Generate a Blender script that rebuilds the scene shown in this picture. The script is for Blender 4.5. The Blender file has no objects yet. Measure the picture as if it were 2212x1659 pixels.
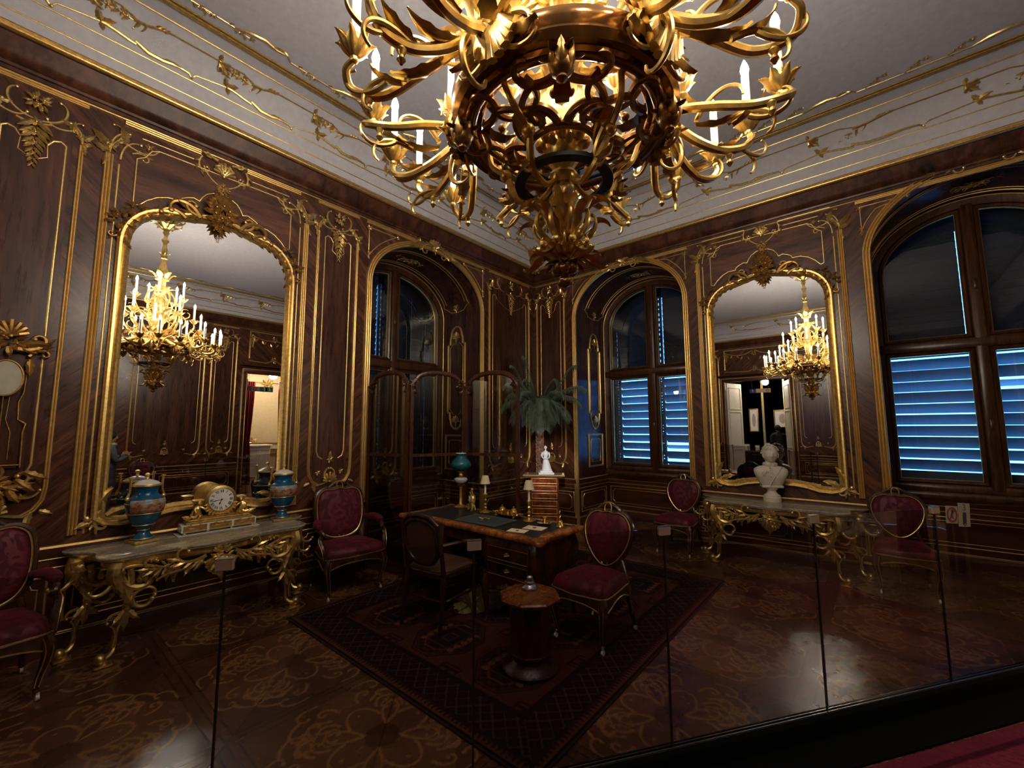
import bpy, bmesh, math, random
import numpy as np
from mathutils import Matrix, Vector
from math import sin, cos, pi, radians, sqrt, atan2, hypot
random.seed(7)
S = bpy.context.scene
COL = S.collection
# ---------------------------------------------------------------- camera
CAM = Vector((6.38, 4.82, 1.68))
PITCH, ROLL, YAW = 0.102762937, -0.00319989482, 3.84147626
_f = Vector((cos(YAW) * cos(PITCH), sin(YAW) * cos(PITCH), sin(PITCH)))
_r = Vector((sin(YAW), -cos(YAW), 0)); _u = _r.cross(_f)
_r2 = _r * cos(ROLL) + _u * sin(ROLL); _u2 = -_r * sin(ROLL) + _u * cos(ROLL)
cd = bpy.data.cameras.new('camera'); cam = bpy.data.objects.new('camera', cd); COL.objects.link(cam)
cd.sensor_fit = 'HORIZONTAL'; cd.sensor_width = 36; cd.lens = 36 * 914.11 / 2212
cd.clip_start = 0.02; cd.clip_end = 100
cam.matrix_world = Matrix(((_r2.x, _u2.x, -_f.x, CAM.x), (_r2.y, _u2.y, -_f.y, CAM.y), (_r2.z, _u2.z, -_f.z, CAM.z), (0, 0, 0, 1)))
S.camera = cam
# ---------------------------------------------------------------- world: blue winter daylight outside the windows
w = bpy.data.worlds.new('World'); S.world = w; w.use_nodes = True
bg = w.node_tree.nodes['Background']; bg.inputs[0].default_value = (0.10, 0.37, 1.0, 1); bg.inputs[1].default_value = 9.5
# ---------------------------------------------------------------- exposure
vs = S.view_settings; vs.view_transform = 'Standard'; vs.look = 'None'; vs.exposure = 0.0; vs.gamma = 1.0; vs.use_curve_mapping = False
S.cycles.sample_clamp_indirect = 40.0; S.cycles.sample_clamp_direct = 0
S.cycles.max_bounces = 10; S.cycles.diffuse_bounces = 4; S.cycles.glossy_bounces = 5; S.cycles.transparent_max_bounces = 24
S.cycles.caustics_reflective = False; S.cycles.caustics_refractive = False
S.cycles.use_denoising = True
BULB = 420.0           # radiance of the candle bulbs
LX, LY, ZC = 9.7, 8.0, 5.18
# ---------------------------------------------------------------- materials
def srgb(r, g, b):
    f = lambda c: (c / 255 / 12.92) if c / 255 <= .04045 else ((c / 255 + .055) / 1.055) ** 2.4
    return (f(r), f(g), f(b), 1)
def hx(h): return srgb(int(h[0:2], 16), int(h[2:4], 16), int(h[4:6], 16))
class N:
    """tiny node builder"""
    def __init__(s, name):
        s.m = bpy.data.materials.new(name); s.m.use_nodes = True; s.t = s.m.node_tree; s.n = s.t.nodes; s.l = s.t.links
        s.p = s.n['Principled BSDF']; s.out = s.n['Material Output']
    def add(s, typ, **k):
        n = s.n.new(typ)
        for a, b in k.items(): setattr(n, a, b)
        return n
    def set(s, n, i, v):
        if isinstance(v, bpy.types.NodeSocket): s.l.new(v, n.inputs[i])
        else: n.inputs[i].default_value = v
    def coord(s, kind='Object'): return s.add('ShaderNodeTexCoord').outputs[kind]
    def mapping(s, vec, scale=(1, 1, 1), rot=(0, 0, 0), loc=(0, 0, 0)):
        n = s.add('ShaderNodeMapping'); s.l.new(vec, n.inputs[0]); n.inputs['Scale'].default_value = scale; n.inputs['Rotation'].default_value = rot; n.inputs['Location'].default_value = loc
        return n.outputs[0]
    def noise(s, vec, scale=5, detail=4, rough=.5, dist=0):
        n = s.add('ShaderNodeTexNoise')
        if vec is not None: s.l.new(vec, n.inputs['Vector'])
        n.inputs['Scale'].default_value = scale; n.inputs['Detail'].default_value = detail; n.inputs['Roughness'].default_value = rough; n.inputs['Distortion'].default_value = dist
        return n.outputs[0]
    def ramp(s, fac, stops):
        n = s.add('ShaderNodeValToRGB'); s.l.new(fac, n.inputs[0]); e = n.color_ramp.elements
        while len(e) < len(stops): e.new(.5)
        for k, (p, c) in enumerate(stops): e[k].position = p; e[k].color = c
        return n.outputs[0]
    def math(s, op, a, b=0.0):
        n = s.add('ShaderNodeMath', operation=op); s.set(n, 0, a); s.set(n, 1, b); return n.outputs[0]
    def mix(s, fac, a, b, mode='MIX'):
        n = s.add('ShaderNodeMix', data_type='RGBA', blend_type=mode); s.set(n, 0, fac); s.set(n, 6, a); s.set(n, 7, b); return n.outputs[2]
    def bump(s, h, strength=.2, dist=.01):
        n = s.add('ShaderNodeBump'); n.inputs['Strength'].default_value = strength; n.inputs['Distance'].default_value = dist; s.l.new(h, n.inputs['Height']); s.l.new(n.outputs[0], s.p.inputs['Normal'])
    def fin(s, col=None, rough=None, metal=None, spec=None):
        for i, v in (('Base Color', col), ('Roughness', rough), ('Metallic', metal), ('Specular IOR Level', spec)):
            if v is not None: s.set(s.p, i, v)
        return s.m
MAT = {}
def plain(name, col, rough=.5, metal=0, spec=.5, bump=0, bscale=60):
    b = N(name)
    c = b.coord(); n = b.noise(c, bscale * .3, 3)
    cc = b.mix(n, tuple(x * .82 for x in col[:3]) + (1,), tuple(min(1, x * 1.15) for x in col[:3]) + (1,))
    b.fin(cc, rough, metal, spec)
    if bump: b.bump(b.noise(c, bscale, 3), bump, .005)
    MAT[name] = b.m; return b.m
def wood(name, dark, mid, light, scale, rot=(0, 0, 0), rough=.3, fold=None, band=0):
    """veneer: noise stretched along the grain; fold mirrors the diagonal grain about a height"""
    b = N(name); c = b.coord()
    if fold is not None:
        sp = b.add('ShaderNodeSeparateXYZ'); b.l.new(c, sp.inputs[0])
        z = b.math('ABSOLUTE', b.math('SUBTRACT', sp.outputs[2], fold))
        h = b.math('ADD', sp.outputs[0], sp.outputs[1])
        cb = b.add('ShaderNodeCombineXYZ'); b.l.new(b.math('SUBTRACT', z, h), cb.inputs[0]); b.l.new(b.math('ADD', z, h), cb.inputs[1])
        c = cb.outputs[0]
    v = b.mapping(c, scale, rot)
    n1 = b.noise(v, 1.6, 5, .6, .6); n2 = b.noise(v, 7, 4, .65, .2)
    g = b.math('ADD', b.math('MULTIPLY', n1, .68), b.math('MULTIPLY', n2, .32))
    col = b.ramp(g, [(.34, dark), (.5, mid), (.67, light)])
    b.fin(col, b.ramp(n2, [(.3, (rough * .8,) * 3 + (1,)), (.8, (rough * 1.3,) * 3 + (1,))]), 0, .5)
    b.bump(n2, .05, .004)
    MAT[name] = b.m; return b.m
D_, M_, L_ = hx('2e1810'), hx('573222'), hx('784b32')
wood('mahogany_vertical', hx('22110b'), hx('47261a'), hx('673d2a'), (5, 5, .45))
wood('mahogany_horizontal', D_, M_, L_, (.6, .6, 4.5), rot=(.35, .35, 0))
wood('mahogany_chevron', hx('2a150c'), hx('4e2a1a'), hx('7a4d32'), (6.5, .6, 1), fold=2.62)
wood('mahogany_cornice', hx('26120c'), hx('4d2a1a'), hx('6e4228'), (3.5, 3.5, .8), rough=.35)
wood('mahogany_dado', hx('27120c'), hx('4e2818'), hx('6a3b24'), (.6, .6, 5), rough=.35)
wood('walnut', hx('3a1e10'), hx('6d3c1e'), hx('9a6234'), (5, 5, 5), rough=.28)
wood('desk_edge_wood', hx('4a220e'), hx('8a4c22'), hx('b47438'), (4, 9, 4), rough=.25)
wood('dark_wood', hx('1a0c08'), hx('2c1610'), hx('43241a'), (5, 5, 1.2), rough=.3)
wood('dark_walnut', hx('1d0f0a'), hx('38190f'), hx('4f2717'), (6, 6, 1.2), rough=.3)
wood('burl', hx('43180d'), hx('7c3a20'), hx('a4562f'), (7, 7, 7), rough=.25)
wood('screen_wood', hx('28120b'), hx('42200f'), hx('5c3019'), (9, 9, 1.2), rough=.3)
wood('window_wood', hx('2c1910'), hx('4e2f1c'), hx('6a4429'), (9, 9, .9), rough=.32)
wood('palm_bark', hx('4b2e22'), hx('85604c'), hx('b08a72'), (9, 9, 22), rough=.8)
def gold(name, col, rough, dark=.55, bs=40):
    b = N(name); c = b.coord(); n = b.noise(c, bs, 4, .6)
    cc = b.mix(b.ramp(n, [(.3, (0, 0, 0, 1)), (.7, (1, 1, 1, 1))]), tuple(x * dark for x in col[:3]) + (1,), col)
    b.fin(cc, rough, .85); b.bump(n, .12, .004); MAT[name] = b.m
gold('gilding', hx('f4d084'), .34)
gold('gilt_line', hx('f8d488'), .36, .85, 25)
gold('ormolu', hx('f4cf7e'), .32, .6, 30)
gold('old_gold', hx('c89a56'), .42, .5)
gold('brass', hx('dcb25a'), .22)
gold('silver', hx('c8c8cc'), .2)
plain('ceiling_paint', hx('c6c2c5'), .75, bump=.02)
plain('white_paint', hx('d9d2c4'), .6)
plain('cream_paint', hx('cdbb95'), .6)
plain('marble_bust', hx('cfc3b0'), .55, bump=.05)
plain('statuette_white', hx('f2f2f6'), .45)
plain('porcelain_white', hx('ded8cc'), .25)
plain('black_iron', hx('15161a'), .55)
plain('candle_wax', hx('efe4cb'), .45)
plain('paper', hx('e2c9a2'), .8)
plain('wax_seal', hx('5b1f14'), .4)
plain('lamp_card', hx('cdbd98'), .8)
plain('leather_black', hx('141416'), .38, bump=.1, bscale=200)
plain('leather_blue', hx('2c3c40'), .5, bump=.15, bscale=120)
plain('cane_seat', hx('5a3c22'), .7, bump=.3, bscale=150)
plain('cane_back', hx('4a2a1c'), .7, bump=.3, bscale=150)
plain('clamp_beige', hx('b39a86'), .4)
plain('grey_cloth', hx('565c62'), .9)
plain('black_cloth', hx('101012'), .9)
plain('scarf_cloth', hx('a89c84'), .9)
plain('skin', hx('b98a70'), .6)
plain('hair_dark', hx('191410'), .6)
plain('teal_porcelain', hx('0b4e70'), .16)
plain('teal_glass', hx('0e4f57'), .08)
plain('glass_white', hx('aab0ac'), .3)
plain('ceramic_enamel', hx('e9e6dc'), .2)
plain('black_enamel', hx('0c0c0c'), .4)
plain('sign_red', hx('8c2a24'), .5)
plain('sign_paper', hx('a59484'), .6)
plain('sign_dark', hx('1c2022'), .6)
plain('sign_green', hx('1c6a4a'), .6)
plain('sign_blue', hx('243a7a'), .5)
plain('curtain_red', hx('7c1c26'), .8, bump=.2)
plain('black_base', hx('08090a'), .85, spec=.1)
plain('room_grey', hx('8a8f96'), .6)
plain('olive_paper', hx('6b5a30'), .8)
plain('fur_pale', hx('a89a6a'), .95)
def damask():
    b = N('crimson_damask'); c = b.coord()
    n = b.noise(b.mapping(c, (9, 9, 9)), 1.0, 2, .4, 1.6); n2 = b.noise(c, 160, 2)
    pat = b.ramp(n, [(.47, (0, 0, 0, 1)), (.53, (1, 1, 1, 1))])
    col = b.mix(pat, hx('4c0c1c'), hx('641424'))
    b.fin(b.mix(b.math('MULTIPLY', n2, .35), col, hx('2c0812')), b.mix(pat, (.75, .75, .75, 1), (.5, .5, .5, 1)), 0, .3)
    b.p.inputs['Sheen Weight'].default_value = .35; b.p.inputs['Sheen Tint'].default_value = hx('d06a7a'); b.p.inputs['Sheen Roughness'].default_value = .4
    b.bump(n2, .15, .003); MAT['damask'] = b.m
damask()
def marble_top():
    b = N('console_marble'); c = b.coord(); n = b.noise(b.mapping(c, (3, 9, 9)), 2.4, 8, .65, 1.2); n2 = b.noise(c, 60, 4)
    col = b.ramp(b.math('ADD', b.math('MULTIPLY', n, .7), b.math('MULTIPLY', n2, .3)), [(.35, hx('6b5f50')), (.5, hx('9a8d7a')), (.66, hx('c0b39c'))])
    b.fin(col, .16, 0, .6); MAT['console_marble'] = b.m
marble_top()
def leafmat(name, c0, c1):
    b = N(name); n = b.noise(b.coord(), 14, 3); b.fin(b.mix(n, c0, c1), .45, 0, .4); MAT[name] = b.m
leafmat('palm_leaf', hx('2e4230'), hx('8a9c86'))
def glass(name, tint, rough=0.0, power=1.0):
    b = N(name); tr = b.add('ShaderNodeBsdfTransparent'); tr.inputs[0].default_value = tint
    gl = b.add('ShaderNodeBsdfGlossy'); gl.inputs['Roughness'].default_value = rough; gl.inputs[0].default_value = (1, 1, 1, 1)
    fr = b.add('ShaderNodeFresnel'); fr.inputs[0].default_value = 1.5
    mx = b.add('ShaderNodeMixShader'); b.l.new(b.math('MULTIPLY', fr.outputs[0], power), mx.inputs[0]); b.l.new(tr.outputs[0], mx.inputs[1]); b.l.new(gl.outputs[0], mx.inputs[2])
    b.l.new(mx.outputs[0], b.out.inputs[0]); MAT[name] = b.m
glass('barrier_glass', (.80, .785, .80, 1), 0, .2)
glass('window_glass', (.86, .88, .9, 1), 0, .75)
glass('screen_glass', (.82, .82, .82, 1), 0.02, .9)
glass('clear_glass', (.9, .9, .88, 1), 0, 1)
def mirror():
    b = N('mirror_silvering'); b.fin((.86, .86, .85, 1), .004, 1.0); MAT['mirror'] = b.m
mirror()
def emit(name, col, strength):
    b = N(name); e = b.add('ShaderNodeEmission'); e.inputs[0].default_value = col; e.inputs[1].default_value = strength
    b.l.new(e.outputs[0], b.out.inputs[0]); MAT[name] = b.m
emit('bulb_glow', (1.0, .89, .75, 1), BULB)
def vcol(name, rough, spec, attr='pattern', nscale=120, nmix=.3, bump=.0, metal=0):
    b = N(name); a = b.add('ShaderNodeVertexColor'); a.layer_name = attr
    n = b.noise(b.coord(), nscale, 3)
    b.fin(b.mix(nmix, a.outputs[0], b.mix(n, (.25, .25, .25, 1), (1.25, 1.2, 1.15, 1)), 'MULTIPLY'), rough, 0, spec)
    if bump: b.bump(n, bump, .004)
    MAT[name] = b.m; return b
# ---------------------------------------------------------------- mesh builder
class MB:
    def __init__(s, M=None): s.v = []; s.f = []; s.M = M or Matrix(); s.stack = []
    def push(s, M): s.stack.append(s.M); s.M = s.M @ M; return s
    def pop(s): s.M = s.stack.pop(); return s
    def add(s, vs, fs):
        b = len(s.v); M = s.M; s.v += [tuple(M @ Vector(p)) for p in vs]
        if M.determinant() < 0: s.f += [tuple(b + i for i in reversed(f)) for f in fs]
        else: s.f += [tuple(b + i for i in f) for f in fs]
    def box(s, x0, y0, z0, x1, y1, z1):
        x0, x1 = min(x0, x1), max(x0, x1); y0, y1 = min(y0, y1), max(y0, y1); z0, z1 = min(z0, z1), max(z0, z1)
        s.add([(x0, y0, z0), (x1, y0, z0), (x1, y1, z0), (x0, y1, z0), (x0, y0, z1), (x1, y0, z1), (x1, y1, z1), (x0, y1, z1)],
              [(3, 2, 1, 0), (4, 5, 6, 7), (0, 1, 5, 4), (1, 2, 6, 5), (2, 3, 7, 6), (3, 0, 4, 7)])
    def bbox(s, x0, y0, z0, x1, y1, z1, b=.006):
        """box with chamfered vertical and top edges"""
        x0, x1 = min(x0, x1), max(x0, x1); y0, y1 = min(y0, y1), max(y0, y1); z0, z1 = min(z0, z1), max(z0, z1)
        b = min(b, (x1 - x0) / 2.1, (y1 - y0) / 2.1, (z1 - z0) / 2.1)
        s.loft([[(x, y, z) for x, y in ((x0 + q, y0 + o), (x1 - q, y0 + o), (x1 - o, y0 + q), (x1 - o, y1 - q), (x1 - q, y1 - o), (x0 + q, y1 - o), (x0 + o, y1 - q), (x0 + o, y0 + q))]
                for z, o, q in ((z0, b, b * 2), (z0 + b, 0, b), (z1 - b, 0, b), (z1, b, b * 2))], True, True)
    def loft(s, rings, cap0=True, cap1=True, closed=True):
        n = len(rings[0]); vs = [p for r in rings for p in r]; fs = []
        for k in range(len(rings) - 1):
            for i in range(n if closed else n - 1):
                j = (i + 1) % n; fs.append((k * n + i, k * n + j, (k + 1) * n + j, (k + 1) * n + i))
        if cap0: fs.append(tuple(range(n - 1, -1, -1)))
        if cap1: fs.append(tuple((len(rings) - 1) * n + i for i in range(n)))
        s.add(vs, fs)
    def tube(s, pts, r, n=8, caps=True, flat=1.0, up=None, closed=False):
        """round (or flattened along its second axis) tube along points; r number or list"""
        P = [Vector(p) for p in pts]; m = len(P)
        R = r if isinstance(r, (list, tuple)) else [r] * m
        T = []
        for i in range(m):
            a = P[(i - 1) % m] if (closed or i > 0) else P[i]; b = P[(i + 1) % m] if (closed or i < m - 1) else P[i]
            t = b - a
            T.append(t.normalized() if t.length > 1e-9 else (T[-1] if T else Vector((0, 0, 1))))
        N0 = Vector(up) if up else (Vector((0, 0, 1)) if abs(T[0].z) < .9 else Vector((1, 0, 0)))
        rings = []; Nn = N0
        for i in range(m):
            if up: Nn = Vector(up)
            Nn = Nn - T[i] * Nn.dot(T[i])
            Nn = Nn.normalized() if Nn.length > 1e-6 else T[i].orthogonal().normalized()
            B = T[i].cross(Nn)
            rings.append([tuple(P[i] + (B * cos(2 * pi * k / n) + Nn * (sin(2 * pi * k / n) * flat)) * R[i]) for k in range(n)])
        if closed: rings.append(rings[0]); caps = False
        s.loft(rings, caps, caps)
    def lathe(s, prof, n=20, c=(0, 0, 0), sx=1, sy=1, lob=0, nl=0):
        """revolve [(r, z)] about z; lob/nl flute the radius"""
        rings = []
        for r, z in prof:
            rings.append([(c[0] + sx * max(r, 1e-4) * (1 + lob * cos(nl * 2 * pi * k / n)) * cos(2 * pi * k / n), c[1] + sy * max(r, 1e-4) * (1 + lob * cos(nl * 2 * pi * k / n)) * sin(2 * pi * k / n), c[2] + z) for k in range(n)])
        s.loft(rings, True, True)
    def ball(s, c, r, n=8, m=6, sx=1, sy=1, sz=1):
        s.lathe([(r * sin(pi * k / m), -r * cos(pi * k / m) * sz) for k in range(m + 1)], n, c, sx, sy)
    def torus(s, c, R, prof, n=48):
        """sweep a closed profile [(dr, dz)] round a horizontal circle"""
        rings = [[(c[0] + (R + a) * cos(2 * pi * k / n), c[1] + (R + a) * sin(2 * pi * k / n), c[2] + b) for a, b in prof] for k in range(n + 1)]
        s.loft(rings, False, False)
    def poly(s, pts, w0, w1):
        """extrude a 2D outline (u, v) between heights w0 and w1"""
        n = len(pts); s.add([(u, v, w0) for u, v in pts] + [(u, v, w1) for u, v in pts],
              [tuple(range(n - 1, -1, -1)), tuple(range(n, 2 * n))] + [(i, (i + 1) % n, n + (i + 1) % n, n + i) for i in range(n)])
    def mold(s, pts, prof, closed=False, w0=0.0):
        """sweep a profile [(offset, height)] along a 2D path (u, v) lying on a surface, with mitres"""
        P = [Vector((p[0], p[1])) for p in pts]; m = len(P); rings = []
        for i in range(m):
            a = P[(i - 1) % m] if (closed or i > 0) else None; b = P[(i + 1) % m] if (closed or i < m - 1) else None
            t1 = (P[i] - a).normalized() if a is not None else None; t2 = (b - P[i]).normalized() if b is not None else None
            t1 = t1 or t2; t2 = t2 or t1
            n1 = Vector((-t1.y, t1.x)); n2 = Vector((-t2.y, t2.x)); nn = n1 + n2
            nn = nn.normalized() if nn.length > 1e-6 else n1
            k = 1 / max(.45, nn.dot(n1)); w = pts[i][2] if len(pts[i]) > 2 else 0
            rings.append([(P[i].x + nn.x * o * k, P[i].y + nn.y * o * k, w0 + w + h) for o, h in prof])
        if closed: rings.append(rings[0])
        s.loft(rings, False, False, closed=False)
    # ---------------- ornament toolkit: works in a local (u, v) plane, w pointing out of it
    def curl(s, p, ang, L, k0, k1, r0, r1, w=0.0, n=14, seg=6, flat=1.0, dw=0.0, eye=0):
        """tapering scroll: heading ang, curvature from k0 to k1; returns points, headings"""
        u, v = p; pts = []; hs = []; st = L / n; rr = []
        for i in range(n + 1):
            t = i / n; pts.append((u, v, w + dw * t)); hs.append(ang); rr.append(r0 + (r1 - r0) * t)
            k = k0 + (k1 - k0) * (t + .5 / n) ** 2; ang += k * st; u += cos(ang) * st; v += sin(ang) * st
        s.tube(pts, rr, seg, True, flat, up=(0, 0, 1))
        if eye: s.ball(pts[-1], eye, 6, 4)
        return pts, hs
    def leaf(s, p, ang, L, W, bend=0.0, w=0.0, lift=.25, lob=3, n=9):
        """acanthus leaf lying in the plane: lobed edge, raised rib, tip curling up"""
        u, v = p; rows = []; st = L / n
        for i in range(n + 1):
            t = i / n; env = sin(pi * min(1, t * .86 + .14)) ** .8 * (1 - .25 * t)
            jag = 1 - .28 * abs(sin(pi * lob * t)); hw = max(W * .5 * env * jag, W * .015)
            nx, ny = -sin(ang), cos(ang); wz = w + lift * L * t * t * .6
            rows.append([(u + nx * hw, v + ny * hw, wz + W * .02), (u + nx * hw * .45, v + ny * hw * .45, wz + W * .16), (u, v, wz + W * .26), (u - nx * hw * .45, v - ny * hw * .45, wz + W * .16), (u - nx * hw, v - ny * hw, wz + W * .02), (u, v, wz - W * .05)])
            ang += bend * st; u += cos(ang) * st; v += sin(ang) * st
        s.loft(rows, True, True)
        return (u, v), ang
    def flower(s, p, R, w=0.0, n=5):
        for k in range(n): s.leaf((p[0] + cos(2 * pi * k / n) * R * .15, p[1] + sin(2 * pi * k / n) * R * .15), 2 * pi * k / n, R * .85, R * .75, 0, w, .35, 1, 4)
        s.ball((p[0], p[1], w + R * .22), R * .26, 6, 4)
    def shell(s, p, ang, R, w=0.0, n=7, spread=2.2):
        for k in range(n):
            a = ang + spread * (k / (n - 1) - .5); L = R * (1 - .25 * abs(2 * k / (n - 1) - 1))
            s.tube([(p[0], p[1], w), (p[0] + cos(a) * L * .5, p[1] + sin(a) * L * .5, w + R * .18), (p[0] + cos(a) * L, p[1] + sin(a) * L, w + R * .08)], [R * .05, R * .11, R * .13], 6)
        s.ball((p[0], p[1], w + R * .05), R * .14, 6, 4)
    def acanth(s, p, ang, L, side, r, w=0.0, leaves=3, seg=6, k=(1.0, 7.5), flat=1.0):
        """C-scroll with leaves breaking off its outer edge"""
        pts, hs = s.curl(p, ang, L, side * k[0] / L, side * k[1] / L * 1.6, r, r * .45, w, 14, seg, flat, eye=r * 1.0)
        for j in range(leaves):
            i = int(2 + j * 9 / max(1, leaves)); q = pts[i]
            s.leaf((q[0], q[1]), hs[i] - side * .7, L * .26, L * .11, side * 2.0 / L, w + r * .3, .2)
        return pts, hs
    def spray(s, p, ang, L, w=0.0, n=5, r=.003, sz=1.0):
        """twig with leaves and a blossom"""
        pts, hs = s.curl(p, ang, L, 1.2 / L, -2.4 / L, r, r * .6, w, 10, 5)
        for j in range(n):
            i = int(1 + j * 9 / n); q = pts[i]; sd = 1 if j % 2 else -1
            s.leaf((q[0], q[1]), hs[i] + sd * .9, L * .2 * sz, L * .13 * sz, 0, w, .3, 1, 5)
        s.flower(pts[-1][:2], L * .13 * sz, w); s.flower(pts[6][:2], L * .11 * sz, w + .004)
    def build(s, name, mat, parent=None, smooth=40):
        me = bpy.data.meshes.new(name); me.from_pydata(s.v, [], s.f); me.update()
        if smooth:
            me.shade_smooth(); me.set_sharp_from_angle(angle=radians(smooth))
        o = bpy.data.objects.new(name, me); COL.objects.link(o); me.materials.append(MAT[mat] if isinstance(mat, str) else mat)
        if parent: o.parent = parent
        return o
def tag(o, label=None, cat=None, group=None, kind=None):
    if label: o['label'] = label
    if cat: o['category'] = cat
    if group: o['group'] = group
    if kind: o['kind'] = kind
    return o
def thing(name, label, cat, loc=(0, 0, 0), rot=0.0, group=None):
    o = bpy.data.objects.new(name, None); COL.objects.link(o); o.location = loc; o.rotation_euler = (0, 0, rot); o.empty_display_size = .1
    return tag(o, label, cat, group)
def struct(mb, name, mat, smooth=40, parent=None):
    o = mb.build(name, mat, parent, smooth)
    if not parent: o['kind'] = 'structure'
    return o
def copy_tree(o, parent=None):
    c = o.copy(); COL.objects.link(c)
    if parent: c.parent = parent
    for ch in list(o.children): copy_tree(ch, c)
    return c
def dup(o, loc, rot=0.0, label=None, group=None):
    c = copy_tree(o); c.location = loc; c.rotation_euler = (0, 0, rot)
    if label: c['label'] = label
    if group: c['group'] = group
    return c
def ell(uc, vc, a, b, a0, a1, n): return [(uc + a * cos(a0 + (a1 - a0) * i / n), vc + b * sin(a0 + (a1 - a0) * i / n)) for i in range(n + 1)]
def shift(M, x=0, y=0, z=0): return M @ Matrix.Translation((x, y, z))
# wall frames: (u along the wall, v up, w out into the room)
WL = Matrix(((1, 0, 0, 0), (0, 0, 1, 0), (0, 1, 0, 0), (0, 0, 0, 1)))
WR = Matrix(((0, 0, 1, 0), (1, 0, 0, 0), (0, 1, 0, 0), (0, 0, 0, 1)))
WB = Matrix(((1, 0, 0, 0), (0, 0, -1, LY), (0, 1, 0, 0), (0, 0, 0, 1)))
WF = Matrix(((0, 0, -1, LX), (1, 0, 0, 0), (0, 1, 0, 0), (0, 0, 0, 1)))
def reed(w, h, n=3):
    """n parallel half-round reeds across width w"""
    out = [(-w / 2, 0)]; d = w / n
    for k in range(n):
        c = -w / 2 + d * (k + .5)
        out += [(c - d * .42, h * .55), (c - d * .22, h * .92), (c, h), (c + d * .22, h * .92), (c + d * .42, h * .55), (c + d * .5, h * .25)]
    return out[:-1] + [(w / 2, 0)]
LINE = reed(.018, .010, 1); BAND = reed(.062, .024, 3); BEAD = reed(.034, .018, 2); FRAME = [(-.045, 0), (-.045, .03), (-.03, .052), (-.012, .05), (0, .032), (.014, .04), (.03, .026), (.045, 0)]
# ---------------------------------------------------------------- room shell
ZT = 4.63
def strip_wall(mb, u0, u1, openings, z0=0.0, z1=ZT, t=.04):
    """wall sheet (u0..u1) with arched openings (uc, a, spring, rise) or square ones (uc, a, top, 0)"""
    x = u0
    for uc, a, sp, b in sorted(openings):
        mb.box(x, z0, -t, uc - a, z1, 0)
        if b:
            A = ell(uc, sp, a, b, pi, 0, 40)
            for i in range(40):
                p, q = A[i], A[i + 1]
                mb.add([(p[0], p[1], 0), (q[0], q[1], 0), (q[0], z1, 0), (p[0], z1, 0)], [(0, 1, 2, 3)])
        else: mb.box(uc - a, sp, -t, uc + a, z1, 0)
        x = uc + a
    mb.box(x, z0, -t, u1, z1, 0)
ARCH_L = [(2.475, 1.04, 3.58, .755)]
ARCH_R = [(1.87, .965, 3.60, .80), (5.91, .99, 3.66, .84)]
mb = MB(WL); strip_wall(mb, 0, LX, ARCH_L); wall_left = struct(mb, 'wall_left', 'mahogany_chevron', 0)
mb = MB(WR); strip_wall(mb, 0, LY, ARCH_R); wall_right = struct(mb, 'wall_right', 'mahogany_chevron', 0)
DOOR_B = (1.66, .64, 3.16, 0); DOOR_F = (1.98, .94, 3.22, 0)
mb = MB(WB); strip_wall(mb, 0, LX, [DOOR_B]); wall_back = struct(mb, 'wall_back', 'mahogany_chevron', 0)
mb = MB(WF); strip_wall(mb, 0, LY, [DOOR_F]); wall_front = struct(mb, 'wall_front', 'mahogany_chevron', 0)
# ceiling with cove
def rect(ox, oy, z): return [(ox, oy, z), (LX - ox, oy, z), (LX - ox, LY - oy, z), (ox, LY - oy, z)]
CX0, CY0 = .2, .2                      # where the cove springs
CIX, CIY = .76, .66                    # where it meets the flat ceiling (from the right / left walls)
Z0 = 4.645
def cove(th, wall):
    """inset and height on the cove at angle th for one wall"""
    o1 = CIX if wall in 'RF' else CIY; th = radians(th)
    return o1 - (o1 - .2) * cos(th), Z0 + (ZC - Z0) * sin(th)
mb = MB(); rings = []
for i in range(25):
    th = 90 * i / 24; ox, z = cove(th, 'R'); oy, _ = cove(th, 'L'); rings.append(rect(ox, oy, z))
mb.loft(rings[::-1], False, False); mb.add(rect(CIX, CIY, ZC), [(3, 2, 1, 0)])
ceiling = struct(mb, 'ceiling', 'ceiling_paint', 30)
mb = MB(); mb.box(-1.7, -1.6, ZC + .02, LX + .3, LY + .3, ZC + .1); struct(mb, 'trim_1', 'ceiling_paint', 0)
# cornice
mb = MB()
path = [(0, 0), (LX, 0), (LX, LY), (0, LY)]
mb.mold(path, [(0, 4.385), (.028, 4.39), (.03, 4.415), (.045, 4.42), (.05, 4.44), (.075, 4.455), (.10, 4.50), (.145, 4.575), (.16, 4.60), (.175, 4.605)], True)
cornice = struct(mb, 'trim_2', 'mahogany_cornice', 35)
mb = MB(); mb.mold(path, [(.172, 4.605), (.188, 4.608), (.198, 4.618), (.2, 4.63), (.19, 4.642), (.205, 4.65), (.2, 4.662), (.18, 4.665)], True)
mb.build('gilt_cornice_edge', 'gilding', cornice)
mb = MB(); mb.mold(path, [(.0, 4.372), (.02, 4.373), (.024, 4.380), (.02, 4.387), (0, 4.388)], True); mb.build('gilt_bead', 'gilt_line', cornice)
# gilt lines on the cove
mb = MB()
def cove_line(mb, th, r):
    ox, z = cove(th, 'R'); oy, _ = cove(th, 'L'); mb.tube(rect(ox + r * .3, oy + r * .3, z - r * .3), r, 6, closed=True)
for th, r in ((11, .006), (25.5, .007), (69, .008)): cove_line(mb, th, r)
mb.build('gilt_line', 'gilding', ceiling)
mb = MB()
for d, z, r in ((0, ZC - .012, .016), (.028, ZC - .006, .010), (-.03, ZC - .012, .012)): mb.tube(rect(CIX + d, CIY + d, z), r, 8, closed=True)
mb.build('gilt_ceiling_moulding', 'gilding', ceiling)
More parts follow.
